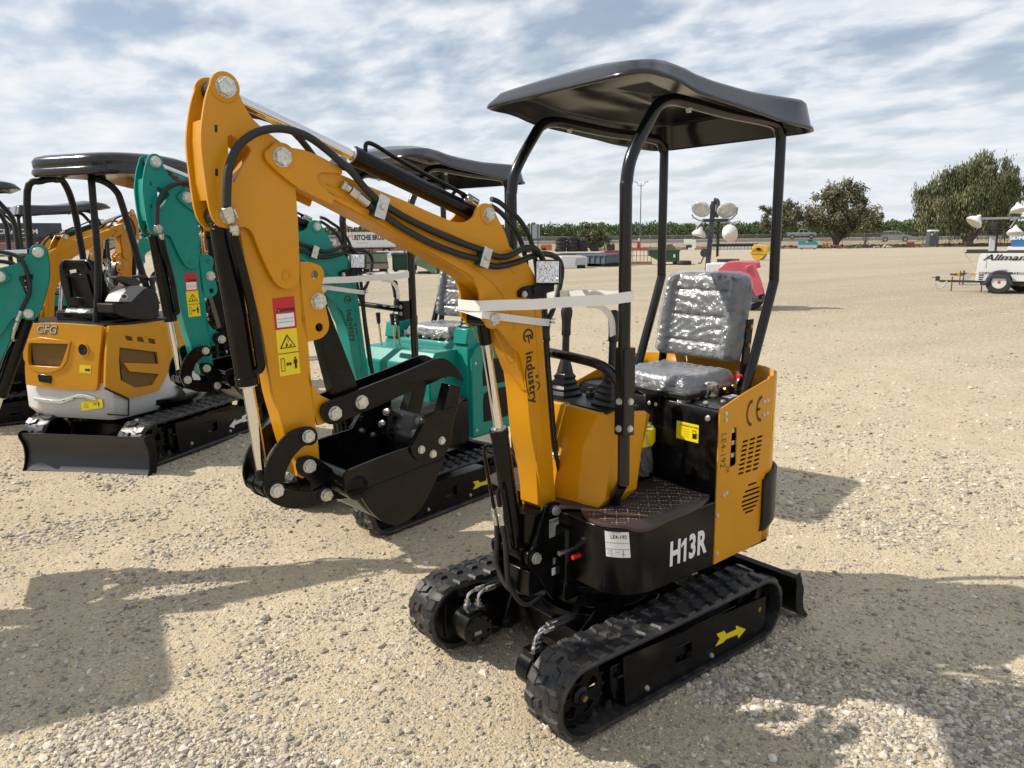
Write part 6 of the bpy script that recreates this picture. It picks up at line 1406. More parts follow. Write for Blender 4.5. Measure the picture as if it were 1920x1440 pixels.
o=place('sweeper',1516,96,'teal and grey ride-on sweeper machine parked in front of the fence','sweeper'); b=MB(); b.prism(smooth_outline([(-1.2,.28),(1.15,.25),(1.25,.6),(.95,1.0),(.2,1.05),(-.2,.85),(-.6,1.1),(-1.2,1.12)],40,2),lambda p,q,h: Vector((p,h,q)),0,1.1); bd=b.build('body',fm('sweeper_teal',(.04,.22,.24),.45),o,bev=.04); b=MB(); bx(b,-1.22,1.0,-.02,-.003,.22,.55); b.build('skirt',GR,bd); 
for x in(-.75,.75): wheel(o,x,.1,.18,.18,.14)
b=MB(); bx(b,-.1,.5,-.02,.9,1.0,1.2); b.build('steering_console',DK,bd)
boxy('wood_crate',1551,97,[('slat',fm('rust_wood',(.30,.13,.07),.8),[(-.5,.5,-.3,.3,.25,.42),(-.5,.5,-.3,.3,.6,.75),(-.5,.5,-.3,.3,.95,1.05)]),('post',fm('rust_wood',(.30,.13,.07),.8),[(-.5,-.42,-.33,-.3,0,1.1),(-.04,.04,-.33,-.3,0,1.1),(.42,.5,-.33,-.3,0,1.1)])],'reddish slatted crate right of the teal sweeper','crate')
boxy('bench_frame',1621,100,[('rail',DK,[(-.55,.55,-.2,.2,.45,.52),(-.55,.55,-.2,.2,.2,.26)]),('leg',DK,[(-.55,-.48,-.2,.2,0,.8),(.48,.55,-.2,.2,0,.8)])],'low dark pipe frame on the soil bank left of the grey car','frame')
boxy('red_bin',1708,100,[('box',fm('dull_red',(.14,.04,.03),.8),[(-.45,.45,-.3,.3,.1,.72)]),('bracket',OR,[(.45,.9,-.2,.2,.05,.22)])],'dull red bin on the soil bank left of the portable toilet','bin')
for k,(px,c,w,h,l) in enumerate(((1600,(.12,.14,.08),.9,.5,'mossy green scrap heap under the small tree'),(1655,(.36,.33,.28),1.0,.3,'pale rubble heap in front of the grey car'),(1578,(.2,.1,.07),.9,.45,'rusty scrap heap at the foot of the broad tree'))):
    o=place('rubble_heap',px,100,l,'heap'); b=MB(); rs=random.Random(k+4)
    for i in range(16): b.box((rs.uniform(-w,w),rs.uniform(-.4,.4),rs.uniform(0,h)*.8),(rs.uniform(.1,.6),rs.uniform(.1,.4),rs.uniform(.08,.25)),rot=Matrix.Rotation(rs.uniform(-1,1),3,(rs.random(),rs.random(),.3)))
    b.build('debris',fm('heap%d'%k,c,.9,nz=.4),o)
def toilet():
    o=place('portable_toilet',1748,104,'dark grey portable toilet with a white roof by the fence','portable toilet',rot=22); G_=fm('toilet_grey',(.075,.09,.105),.5)
    b=MB(); bx(b,-.6,.6,-.6,.6,0,2.1); bd=b.build('cabin',G_,o,bev=.04); b=MB(); bx(b,-.42,.42,-.625,-.602,.12,1.98); d_=b.build('door',G_,bd,bev=.01)
    b=MB(); bx(b,-.45,-.2,-.64,-.626,1.55,1.85); b.build('notice',M['decalwhite'],d_,ang=None)
    b=MB(); b.hexa([(-.63,-.63,2.1),(.63,-.63,2.1),(.63,.63,2.1),(-.63,.63,2.1),(-.5,-.5,2.3),(.5,-.5,2.3),(.5,.5,2.3),(-.5,.5,2.3)]); b.build('roof',WH,o,bev=.03)
toilet()
def dish(parent,c,ax,r,mf,mb,name='floodlight'):
    c=Vector(c); a=Vector(ax).normalized(); b=MB(); b.lathe(c,a*-1,[(-.0,r),(.03*r,r*1.02),(.12*r,r*.98),(.45*r,r*.78),(.75*r,r*.42),(.85*r,r*.3)],26); o=b.build(name,mb,parent)
    b=MB(); b.lathe(c+a*.002,a,[(0,r*.97),(.02,r*.93),(.03,r*.3)],26); b.build('lens',mf,o); b=MB(); b.lathe(c-a*r*.82,a*-1,[(0,r*.3),(.2*r,r*.3),(.25*r,r*.15),(.4*r,r*.15)],14); b.build('socket',fm('white_enamel',(.62,.60,.55),.4,nz=.15,nscale=9),o); return o
def bracket(parent,pts,r=.018,m=None): b=MB(); b.tube([Vector(p) for p in pts],r,8); return b.build('bracket',m or fm('galv',(.30,.31,.32),.5,metal=.3),parent)
def red_tower():
    d=17.6; o=place('light_tower',1405,d,'light tower trailer with faded pink-red hood and four round floodlights on its mast','light tower',rot=0); XH=lambda p: X(p+10); PK=fm('faded_pink_red',(.58,.10,.14),.5,nz=.12,nscale=3); DM=fm('mast_grey',(.045,.055,.07),.5)
    X=lambda px: (px-1405)/1432*d*.955; Z=lambda py: zat(1405,py,d)
    b=MB(); b.prism(smooth_outline([(XH(1335),Z(520)),(XH(1340),Z(502)),(XH(1357),Z(490)),(XH(1407),Z(490)),(XH(1412),Z(496)),(XH(1411),Z(503)),(XH(1417),Z(516)),(XH(1423),Z(530)),(XH(1427),Z(546)),(XH(1412),Z(551)),(XH(1404),Z(536)),(XH(1395),Z(523)),(XH(1392),Z(530)),(XH(1402),Z(553)),(XH(1391),Z(556)),(XH(1340),Z(556))],38,2),lambda p,q,h: Vector((p,h,q)),-.35,.85); hd=b.build('hood',PK,o,bev=.03)
    b=MB(); b.hexa([Vector((x,y,z)) for x,y,z in((XH(1392),-.40,Z(505)),(XH(1419),-.30,Z(499)),(XH(1419),.8,Z(499)),(XH(1380),.8,Z(505)),(XH(1390),-.40,Z(497)),(XH(1416),-.30,Z(488)),(XH(1416),.8,Z(488)),(XH(1378),.8,Z(495)))]); b.build('lid_edge',PK,hd,bev=.02)
    b=MB(); bx(b,XH(1330),XH(1432),-.42,.7,Z(561),Z(556)); bx(b,XH(1424),XH(1427),-.43,-.40,Z(556),Z(550)); fr=b.build('frame',DM,o,bev=.01); wheel(o,XH(1403),-.10,.31,.31,.22); wheel(o,XH(1403),.85,.31,.31,.22)
    b=MB(); bx(b,XH(1392),XH(1404),-.30,.3,Z(556),Z(530)); b.build('engine',M['hole'],o)
    b=MB(); bx(b,X(1325),XH(1352),-.2,.8,Z(508),Z(492)); bx(b,XH(1343),XH(1362),-.21,.6,Z(504),Z(495)); b.build('control_box',WH,o,bev=.02)
    b=MB(); b.hexa([Vector((X(a),y,Z(c))) for a,c,y in((1318,560,.1),(1328,560,.1),(1328,560,.3),(1318,560,.3),(1329,378,.1),(1338,378,.1),(1338,378,.3),(1329,378,.3))]); ms=b.build('mast',DM,o,bev=.01)
    b=MB(); bx(b,X(1313),X(1366),.1,.2,Z(416),Z(410)); b.tube(spline([Vector((X(1334),.1,Z(376))),Vector((X(1341),.1,Z(378))),Vector((X(1343),.1,Z(390))),Vector((X(1340),.1,Z(408)))],5),.05,8); bx(b,X(1327),X(1333),.05,.2,Z(400),Z(384)); b.build('crossbar',DM,ms,bev=.01)
    b=MB(); q=[]; 
    for i in range(90): t=i/89; q.append(Vector((X(1345)+.035*math.cos(i*1.6),.1+.035*math.sin(i*1.6),Z(416+64*t)))) 
    b.tube(q,.012,6); b.build('coiled_cable',DK,ms)
    b=MB(); b.cyl((X(1320),.05,Z(473)),(X(1320),.2,Z(473)),.10,14); b.tube([Vector((X(1319),.05,Z(480))),Vector((X(1315),.05,Z(488))),Vector((X(1314),.05,Z(492))),Vector((X(1308),.05,Z(492)))],.015,6); b.build('winch',DK,ms)
    LN=fm('lens_cloudy',(.52,.54,.56),.2,nz=.25,nscale=12); WE=fm('white_enamel',(.62,.60,.55),.4)
    for (px,py,r,ax) in((1310,393,18,(-.25,-.75,-.62)),(1360,396,18,(.1,-.72,-.65)),(1368,437,16.5,(.5,.85,.25)),(1308,440,14,(-.25,-.1,-.95))):
        dish(o,(X(px),.0,Z(py)),ax,r/1432*d,LN,WE)
    for pts in ([(1293,402),(1296,407),(1308,413),(1316,413)],[(1380,390),(1379,402),(1370,411),(1363,413)],[(1313,416),(1304,425),(1302,432)],[(1363,415),(1373,420),(1381,432)],[(1344,400),(1356,411)]): bracket(o,[(X(a),-.0,Z(c)) for a,c in pts])
red_tower()
def allmand():
    d=21.9; P0=1850; o=place('light_tower',P0,d,'white light tower trailer lettered Allmand at the right edge of the yard','light tower'); X=lambda px: (px-P0)/1432*d*.85; Z=lambda py: zat(1850,py,d); W2=fm('cabinet_white',(.74,.74,.72),.4,nz=.03)
    b=MB(); b.prism(smooth_outline([(X(1836),Z(524)),(X(1838),Z(490)),(X(1841),Z(477)),(X(1847),Z(474)),(X(1990),Z(474)),(X(1990),Z(524))],40,2),lambda p,q,h: Vector((p,h,q)),-.1,1.3); cb=b.build('cabinet',W2,o,bev=.03)
    b=MB(); bx(b,X(1853),X(1854.5),-.106,-.102,Z(500),Z(476)); b.build('door_seam',GR,cb,ang=None); b=MB(); bx(b,X(1842),X(1990),-.106,-.102,Z(511),Z(507.5)); bx(b,X(1842),X(1852),-.106,-.102,Z(514.5),Z(512.5)); bx(b,X(1842),X(1851),-.106,-.102,Z(518.5),Z(516.5)); bx(b,X(1842),X(1850),-.106,-.102,Z(522.5),Z(520.5)); b.build('stripe',fm('navy',(.02,.025,.06),.4),cb,ang=None)
    text_on('Allmand',.30,lambda x,y,h: front(X(1893),Z(481.5),-.105)(x*1.2,y*.8,h+.003),M['decalblack'],cb,bold=.004,shear=.35,th=.003); b=MB(); bx(b,X(1864),X(1920),-.109,-.104,Z(484.8),Z(484)); b.build('rule',M['decalblack'],cb,ang=None)
    text_on('NIGHT-LITE PRO II',.085,lambda x,y,h: front(X(1862),Z(509.2),-.108)(x*1.05,y*.8,h+.003),M['decalwhite'],cb,bold=.002,th=.003); text_on('7.5 kW',.085,lambda x,y,h: front(X(1915),Z(509.2),-.108)(x*1.05,y*.8,h+.003),M['decalwhite'],cb,bold=.002,th=.003)
    b=MB(); bx(b,X(1884.5),X(1891.5),-.13,-.1,Z(512),Z(502)); b.build('latch',GR,cb)
    b=MB(); b.prism([(X(1850),Z(530)),(X(1860),Z(514)),(X(1866),Z(511.5)),(X(1892),Z(511.5)),(X(1899),Z(515)),(X(1908),Z(530)),(X(1902),Z(530)),(X(1892),Z(518)),(X(1868),Z(518)),(X(1858),Z(530))],lambda p,q,h: Vector((p,h,q)),-.42,-.11); b.build('fender',fm('fender_dark',(.04,.045,.05),.45),o,bev=.02)
    r=.33; wheel(o,X(1881),-.27,r,r,.22,rim=fm('rim_white',(.62,.62,.60),.4),hub=RD,seg=34); wheel(o,X(1886),1.2,r,r,.22); wheel(o,X(1925),.9,r,r,.2,rim=fm('rim_cream',(.6,.5,.3),.5))
    b=MB(); bx(b,X(1764),X(1850),.35,.45,Z(529),Z(525)); bx(b,X(1756),X(1765),.36,.44,Z(527),Z(518)); bx(b,X(1748),X(1757),.39,.41,Z(521.5),Z(520)); bx(b,X(1846),X(1990),-.05,1.25,Z(532),Z(524)); b.build('drawbar',DK,o,bev=.01)
    b=MB(); bx(b,X(1789),X(1791.5),.30,.34,.0,Z(518)); bx(b,X(1848.5),X(1851),-.1,-.05,.02,Z(525)); b.build('jack_stand',fm('rusty_brown',(.075,.055,.042),.85),o)
    b=MB(); b.tube(spline([Vector((X(1756),.35,Z(530))),Vector((X(1759),.35,Z(539))),Vector((X(1766),.35,Z(541.5))),Vector((X(1775),.35,Z(536))),Vector((X(1780),.35,Z(526)))],5),.02,6); b.build('chain',GR,o)
    b=MB(); bx(b,X(1813),X(1860),.2,.5,Z(474),Z(467)); bx(b,X(1809),X(1815),.3,.4,Z(474),Z(472)); bx(b,X(1858),X(1990),.15,.55,Z(474),Z(470)); bm=b.build('mast_tube',DK,o,bev=.02); b=MB(); b.tube([Vector((X(1810),.3,Z(475))),Vector((X(1838),.3,Z(506)))],.012,5); b.build('cable',GR,o)
    b=MB(); bx(b,X(1855),X(1867),.1,.4,Z(470),Z(442)); b.build('mast_head',GR,bm,bev=.02); b=MB(); bx(b,X(1867),X(1871),.15,.35,Z(470),Z(440)); b.build('mast_post',DK,bm)
    b=MB()
    for i in range(7): 
        z=Z(440-i*1.6); b.lathe((X(1864),.25,z),(0,0,1),[(0,.20-.01*(i%3)),(.012,.215-.015*(i%2)),(.024,.20)],20)
    for i in range(5): z=Z(428-i*2.2); b.lathe((X(1866),.25,z),(0,0,1),[(0,.13),(.015,.145),(.03,.13)],16)
    b.build('coiled_cable',DK,bm)
    b=MB(); bx(b,X(1836),X(1935),.22,.28,Z(412.5),Z(408.5)); b.build('crossbar',fm('galv',(.30,.31,.32),.5),bm)
    WE=fm('lamp_white',(.74,.74,.73),.4); LN=fm('lens_cream',(.55,.52,.42),.3)
    for px,py,r,ax in((1822,418,15,(-.55,-.35,-.75)),(1903,398,13,(.15,-.25,-.9)),(1901,439,13.5,(-.05,-.3,-.95)),(1925,395,12,(.4,-.2,-.9))): dish(o,(X(px),.0,Z(py)),ax,r/1432*d,LN,WE)
    bracket(o,[(X(1842),.2,Z(411)),(X(1836),.1,Z(414))]); bracket(o,[(X(1890),.2,Z(414)),(X(1900),.1,Z(414)),(X(1891),.1,Z(428))]); bracket(o,[(X(1888),.2,Z(411)),(X(1888),.1,Z(402)),(X(1897),.1,Z(402))])
    # second trailer tongue behind
    q=place('trailer_tongue',1815,25.5,'rusty yellow trailer tongue with a jack wheel behind the white light tower','trailer'); TX=lambda px:(px-1815)/1432*25.5*.86; TZ=lambda py: zat(1815,py,25.5); RS=fm('rusty_brown',(.075,.055,.042),.85); YW=fm('worn_yellow',(.5,.36,.12),.7)
    b=MB(); bx(b,TX(1795),TX(1850),-.05,.1,TZ(515),TZ(509)); b.build('drawbar',YW,q); b=MB(); bx(b,TX(1787),TX(1800),-.1,.1,TZ(514),TZ(511)); bx(b,TX(1806),TX(1808),-.1,.0,TZ(542),TZ(506)); bx(b,TX(1812),TX(1815),-.1,.0,TZ(542),TZ(505)); bx(b,TX(1803),TX(1814),-.12,.05,TZ(544),TZ(540)); b.build('jack_frame',RS,q)
    b=MB(); b.cyl((TX(1821),-.12,TZ(517)),(TX(1821),-.02,TZ(517)),.11,18); b.build('jack_wheel',GR,q)
    # blue generator
    g=place('generator',1925,36,'blue enclosed generator lettered SDMO behind the white light tower','generator'); GX=lambda px:(px-1925)/1432*36*.83; GZ_=lambda py: zat(1900,py,36)
    b=MB(); b.prism([(GX(1896),GZ_(461)),(GX(1898),GZ_(438)),(GX(1990),GZ_(437)),(GX(1990),GZ_(461))],lambda p,q,h: Vector((p,h,q)),0,1.2); bd=b.build('cabinet',fm('generator_blue',(.03,.15,.33),.45),g,bev=.03); text_on('SDMO',.30,lambda x,y,h: front(GX(1912),GZ_(446),0)(x,y*.8,h+.003),M['decalwhite'],bd,bold=.012,th=.003)
    b=MB(); bx(b,GX(1898.5),GX(1903),-.01,-.003,GZ_(448.5),GZ_(443.5)); b.build('logo',M['decalwhite'],bd,ang=None)
    b=MB(); bx(b,GX(1890),GX(1990),-.1,1.3,GZ_(468),GZ_(462)); b.build('frame',WH,g); b=MB(); bx(b,GX(1890),GX(1990),0,1.2,.3,GZ_(468)); b.build('chassis',DK,g)
    for x in(1915,1935): wheel(g,GX(x),-.05,.38,.38,.25)
allmand()
def flag():
    o=place('orange_flag',643,60,'small orange flag on a thin pole behind the teal excavator','flag'); b=MB(); b.cyl((0,0,0),(0,0,zat(640,418,60)),.018,6); b.build('pole',DK,o); b=MB(); z=zat(640,419,60); b.grid(lambda u,v: Vector((.02+.38*u,.05*math.sin(u*6),z-.25*u-.5*v)),8,4); b.build('cloth',OR,o,solid=.004)
flag()
for k,(px,w,d) in enumerate(((609,1.6,110),(590,1.2,118))):
    boxy('white_van',px,d,[('body',WH,[(-w,w,0,1.8,.4,1.9)]),('window',fm('car_glass',(.02,.025,.03),.08),[(-w*.6,w*.7,-.01,.0,1.2,1.7)]),('wheel',TY,[(-w*.7,-w*.4,-.02,.2,0,.5),(w*.4,w*.7,-.02,.2,0,.5)])],'%s parked far behind the teal excavator boom'%('white van nearest the trailer' if k==0 else 'smaller white van half hidden'),'van',bev=.05)
# ---------------- larger orange and white excavator, seen from behind ----------------
def rebase(root,loc,yaw=0):
    Mi=(Matrix.Translation(Vector(loc))@Matrix.Rotation(yaw,4,'Z')).inverted()
    def rec(o):
        for c in o.children:
            if c.type=='MESH': c.data.transform(Mi)
            rec(c)
    rec(root); root.location=loc; root.rotation_euler=(0,0,yaw)
def cfg():
    K=M['black']; PM=M['orange']; root=empty('compact_excavator',(0,0,0),0,'larger orange and white excavator lettered CFG, rear and dozer blade towards us','excavator')
    A=(.93,-4.80); Fr_=Fr(A,math.atan2(.58,-.43)); Fs=Fr((.50,-4.22),math.atan2(-.45,-.87))
    WB=mat('white_counterweight',(.60,.60,.58),.42,coat=.1,nz=.04,nscale=3)
    PQp=lambda F,px,n=0: [F.P(a,b,n) for a,b in px]
    fr=lambda p,q,h: Fr_.W(p,-h,q); fs=lambda p,q,h: Fs.W(p,-h,q)
    plan=[(.95,-4.86),(.90,-4.74),(.72,-4.50),(.55,-4.28),(.49,-4.235),(.41,-4.262),(.05,-4.452),(-.32,-4.65),(-.45,-4.95),(-.30,-5.25),(.30,-5.45),(.80,-5.35),(.97,-5.05)]
    def shrink(k): 
        cx=sum(p[0] for p in plan)/len(plan); cy=sum(p[1] for p in plan)/len(plan); return [(cx+(x-cx)*k,cy+(y-cy)*k) for x,y in plan]
    b=MB(); b.prism(smooth_outline(shrink(.955),40,2),lambda p,q,h: Vector((p,q,h)),.62,1.055); core=b.build('hood',PM,root,bev=.03,seg=3)
    b=MB(); o1=smooth_outline(shrink(.99),40,2); o0=smooth_outline(shrink(.90),40,2); n=len(o1)
    vs=[Vector((x,y,.335)) for x,y in o0]+[Vector((x,y,.40)) for x,y in o1]+[Vector((x,y,.56)) for x,y in o1]+[Vector((x,y,.63)) for x,y in smooth_outline(shrink(.96),40,2)]
    b.add(vs,[(j*n+i,j*n+(i+1)%n,(j+1)*n+(i+1)%n,(j+1)*n+i) for j in range(3) for i in range(n)]+[tuple(range(n-1,-1,-1)),tuple(range(3*n,4*n))]); cwt=b.build('counterweight',WB,root,bev=.006)
    # rear and side panels
    b=MB(); gr=smooth_outline(PQp(Fr_,[(62,642),(134,644),(131,655),(120,684),(114,687),(63,684),(60,678),(60,648)]),50,2)
    b.prism(smooth_outline(PQp(Fr_,[(66,606),(130,606),(196,611),(194,641),(189,690),(187,723),(184,731),(108,728),(54,720),(52,690),(55,640),(59,612)]),40,2),fr,.004,.026,holes=[gr]); rp=b.build('rear_panel',PM,root,bev=.008,seg=3)
    b=MB(); b.prism(smooth_outline(PQp(Fr_,[(57,637),(139,639),(122,690),(59,687)]),100,2),fr,.026,.034,holes=[gr]); b.build('grille_frame',PM,rp,bev=.003)
    sv=[smooth_outline(PQp(Fs,q),60,1) for q in ([(230,629),(243,631),(245,639),(233,638)],[(252,631.5),(263,633),(267,642),(254,640)],[(273,634),(286,636),(288,645),(275,643)])]
    big=smooth_outline(PQp(Fs,[(220,651),(290,660),(294,682),(228,680),(238.5,696),(294,701),(282,722),(249,727),(222,712),(219,680)]),30,1)
    b=MB(); b.prism(smooth_outline(PQp(Fs,[(200,611),(294,606),(303,645),(313,695.5),(294,732),(238,746),(193,725),(194,690),(196,649)]),34,2),fs,.004,.026,holes=sv+[big]); sp=b.build('side_panel',PM,root,bev=.006,seg=3)
    G=mat('mesh_grille_brown',(.30,.17,.05),.5,metal=.2); 
    b=MB(); b.prism(PQp(Fr_,[(58,638),(136,640),(124,690),(60,688)]),fr,.0,.005); b.prism(PQp(Fs,[(214,624),(296,630),(298,700),(284,730),(216,714)]),fs,.0,.005); b.build('grille_backing',M['hole'],core,ang=None)
    def mesh_lines(F,f_,px,parent,st=.010):
        P_=PQp(F,px); u0,u1=min(p[0] for p in P_),max(p[0] for p in P_); z0,z1=min(p[1] for p in P_),max(p[1] for p in P_); b=MB(); L_=z1-z0; k=int((u1-u0+L_)/st)
        for i in range(k):
            for sgn in(1,-1):
                a=u0-L_+i*st if sgn>0 else u0+i*st; 
                p0=[a,z0]; p1=[a+sgn*L_,z1]
                # clip to u0..u1
                def cl(p,q):
                    for U in(u0,u1):
                        lo=U==u0
                        if (p[0]<U if lo else p[0]>U):
                            if (q[0]<=U if lo else q[0]>=U): return None
                            t=(U-p[0])/(q[0]-p[0]); p=[U,p[1]+(q[1]-p[1])*t]
                        if (q[0]<U if lo else q[0]>U): t=(U-q[0])/(p[0]-q[0]); q=[U,q[1]+(p[1]-q[1])*t]
                    return p,q
                c=cl(p0,p1)
                if not c: continue
                p,q=c; d=Vector((q[0]-p[0],q[1]-p[1])); 
                if d.length<1e-4: continue
                w=Vector((-d.y,d.x)).normalized()*.0011
                b.hexa([f_(p[0]-w.x,p[1]-w.y,h) for h in(.006,)]+[f_(q[0]-w.x,q[1]-w.y,.006),f_(q[0]+w.x,q[1]+w.y,.006),f_(p[0]+w.x,p[1]+w.y,.006),f_(p[0]-w.x,p[1]-w.y,.008),f_(q[0]-w.x,q[1]-w.y,.008),f_(q[0]+w.x,q[1]+w.y,.008),f_(p[0]+w.x,p[1]+w.y,.008)])
        b.build('mesh_grille',G,parent,ang=None)
    mesh_lines(Fr_,fr,[(60,641),(133,686)],core); mesh_lines(Fs,fs,[(219,630),(294,727)],core)
    # crease lines and small fittings
    u,z=Fr_.P(162,655); b=MB(); b.prism(circ2(u,z,.052,28),fr,.027,.034,holes=[circ2(u,z,.044,28)]); rg=b.build('exhaust_ring',PM,rp,bev=.002); b=MB(); b.prism(circ2(u,z,.045,24),fr,.0262,.028); b.build('exhaust_hole',M['hole'],rg,ang=None)
    b=MB(); b.prism(smooth_outline(PQp(Fr_,[(78,700),(101,703),(103,707),(102,718),(79,714),(77,704)]),60,1),fr,.0265,.032); b.build('lock_panel',K,rp,bev=.003)
    b=MB(); b.prism(PQp(Fr_,[(155,683),(176,684.5),(175.5,699.5),(154,697.5)]),fr,.0265,.0275); yl=b.build('warning_decal',M['decalyellow'],rp,ang=None); b=MB(); b.prism(PQp(Fr_,[(165,690),(174,690.5),(174,695),(165,694.5)]),fr,.0278,.0285); b.build('pictogram',M['decalblack'],yl,ang=None)
    uc,zc=Fr_.P(92,618); text_on('CFG',.085,lambda x,y,h: fr(uc+x*1.2+y*.12,zc+y,.0275+h),M['decalblack'],rp,bold=.006,shear=.25); text_on('CFG',.085,lambda x,y,h: fr(uc+x*1.2+y*.12-.002,zc+y+.002,.0285+h),M['steel'],rp,bold=.002,shear=.25)
    b=MB(); b.prism(PQp(Fr_,[(154,752),(194,747.5),(195.5,764),(156,770)]),fr,.010,.0135); yl=b.build('warning_decal',M['decalyellow'],cwt,ang=None)
    g=lambda x,y,h: (lambda c: fr(c[0]+x,c[1]+y,.0138+h))(Fr_.P(164,760)); warning_triangle(g,0,0,.022,.0006,yl); g2=lambda x,y,h: (lambda c: fr(c[0]+x,c[1]+y,.0138+h))(Fr_.P(183,757)); arrow2(g2,-.03,.005,0,.006,.0006,yl); person_icon(g2,.022,0,.019,.0006,yl)
    b=MB(); b.prism(smooth_outline(PQp(Fr_,[(66,744),(116,750),(150,738),(180,744),(186,752),(150,745),(118,757),(66,750)]),80,1),fr,.004,.02); b.build('crease',WB,cwt,bev=.004)
    b=MB(); b.prism(PQp(Fs,[(199,775),(237,778),(238,750),(193,729),(194,726),(240,748),(239.5,780),(199,778)]),fs,.012,.016); b.build('panel_gap',M['hole'],cwt,ang=None)
    text_on('X',.12,lambda x,y,h: (lambda c: fs(c[0]+x,c[1]+y,.02+h))(Fs.P(336,733)),M['decalblack'],cwt,bold=.008)
    # deck and seat
    b=MB(); b.prism(smooth_outline(shrink(.90),40,1),lambda p,q,h: Vector((p,q,h)),1.05,1.075); dk=b.build('deck',M['matblack'],root,bev=.004)
    f=Vector((-.85,-.53,0)).normalized(); l=Vector((.53,-.85,0)).normalized(); c=Vector((.50,-4.86,1.08))
    def W_(a,bb,z): return c+f*a+l*bb+Vector((0,0,z))
    b=MB(); so=smooth_outline([(-.20,.10),(.20,.10),(.215,.30),(.19,.44),(.14,.475),(-.14,.475),(-.19,.44),(-.215,.30)],30,2)
    b.prism(so,lambda p,q,h: W_(h-.12*(q-.1),-p,q),-.02,.06); sb=b.build('seat_back',K,root,bev=.02,seg=3)
    for q in ([(-.13,.16),(.13,.16),(.11,.36),(-.11,.36)],[(-.15,.39),(.15,.39),(.12,.45),(-.12,.45)]):
        b=MB(); b.prism(q,lambda p,z,h: W_(-.12*(z-.1)-.022-h,-p,z),0,.012,holes=[[(p[0]*.86,q[0][1]+.014+(p[1]-q[0][1])*.80) for p in q]]); b.build('shell_rib',K,sb,bev=.003)
    b=MB(); b.prism([(-.035,.365),(.035,.375),(.033,.40),(-.037,.39)],lambda p,z,h: W_(-.12*(z-.1)-.034-h,-p+.02,z),0,.002); b.build('label',M['decalwhite'],sb,ang=None)
    b=MB(); b.grid(lambda u,v: W_(.05+.03*math.sin(v*9)-.12*(.36*v),-(.225+.012*math.sin(u*40)*math.cos(v*19)),.12+.36*v) if u<.5 else W_(.05+.12*(u-.5)-.12*.36*v,-(.225-.02*(u-.5)+.010*math.sin(v*33+u*9)),.12+.36*v),12,20); b.build('plastic_cover',M['film'],sb,ang=60)
    b=MB(); b.box(W_(.20,0,.12),(.42,.42,.09),rz=math.atan2(f.y,f.x)); b.box(W_(.16,0,.03),(.5,.5,.08),rz=math.atan2(f.y,f.x)); b.build('seat_cushion',K,root,bev=.02)
    b=MB(); b.grid(lambda u,v: W_(-.05+.04*math.cos(v*PI),-.16+.30*u,.05+.035*math.sin(v*PI)+.006*math.sin(u*60+v*9)),40,8); b.build('plastic_cover',M['film'],sb,ang=60)
    b=MB(); p0=W_(.12,-.26,.13); b.tube(spline([W_(.05,-.20,.17),W_(.17,-.22,.185),W_(.30,-.24,.17)]),.045,12); b.build('foam_pad',mat('foam_wrap',(.45,.38,.20),.6,bump=.6,bscale=60),root)
    # right-hand console
    b=MB(); CP=[(211,570),(246,566),(267.5,543),(277.5,539.5),(288,544),(295,550),(300,575),(296,592),(287.5,599),(242.5,598),(214,587)]
    b.prism(smooth_outline(PQp(Fs,CP,.02),30,1),lambda p,q,h: Fs.W(p,h,q),.02,.20); cs=b.build('console',M['matblack'],root,bev=.012,seg=3)
    b=MB(); b.prism(smooth_outline(PQp(Fs,[(222,566),(228,554),(243,537),(258,535.5),(277,539.5),(267.5,543.5),(246,566)],.02),30,1),lambda p,q,h: Fs.W(p,h,q),.018,.17); b.build('console_top',mat('console_grey',(.20,.205,.22),.45),cs,bev=.006)
    uc,zc=Fs.P(232,556,.016); b=MB(); b.prism([(uc+math.cos(a)*.030,zc+math.sin(a)*.022) for a in np.linspace(0,2*PI,20)[:-1]],lambda p,q,h: Fs.W(p,.016-h,q),0,.004); b.build('dial',M['decalwhite'],cs,ang=None)
    b=MB(); b.prism([(uc+math.cos(a)*.021,zc+math.sin(a)*.015) for a in np.linspace(0,2*PI,20)[:-1]],lambda p,q,h: Fs.W(p,.011-h,q),0,.003); b.build('dial_centre',M['decalblack'],cs,ang=None)
    b=MB(); b.prism(smooth_outline(PQp(Fs,[(216,521),(224,517.5),(257,522),(263,529),(260,536),(247,536),(230,526)],.03),40,2),lambda p,q,h: Fs.W(p,h,q),.03,.11); b.build('armrest',M['plastic'],root,bev=.012,seg=3)
    b=MB(); b.prism(smooth_outline(PQp(Fs,[(256,517),(275,515),(280,522),(278,532),(272,532),(270,522),(258,521)],.12),40,2),lambda p,q,h: Fs.W(p,h,q),.12,.18); b.build('armrest',M['plastic'],root,bev=.01)
    joystick(root,*Fs.W(Fs.P(287,545,.1)[0],.10,0)[:2],1.19,.20,k=.7)
    # canopy
    def cn(u,v):
        a=2*PI*u; e=.42; cx_,sy=math.cos(a),math.sin(a); rx=.585; ry=.44
        X=rx*math.copysign(abs(cx_)**e,cx_); Y=ry*math.copysign(abs(sy)**e,sy)
        prof=[(.86,-.085),(.97,-.085),(1.0,-.065),(.995,-.04),(.975,-.022),(.985,.0),(.985,.03),(.95,.058),(.86,.075),(.60,.085),(.02,.09)]
        k=v*(len(prof)-1); i=min(int(k),len(prof)-2); t=k-i; s=prof[i][0]*(1-t)+prof[i+1][0]*t; z=prof[i][1]*(1-t)+prof[i+1][1]*t
        c0=Vector((.13,-4.85,2.265)); fx=X/rx
        return c0+f*(X*s)+l*(Y*s)+Vector((0,0,z-.045*max(0,fx)**2*1.2+.02*math.sin(PI*(fx+1)/2)))
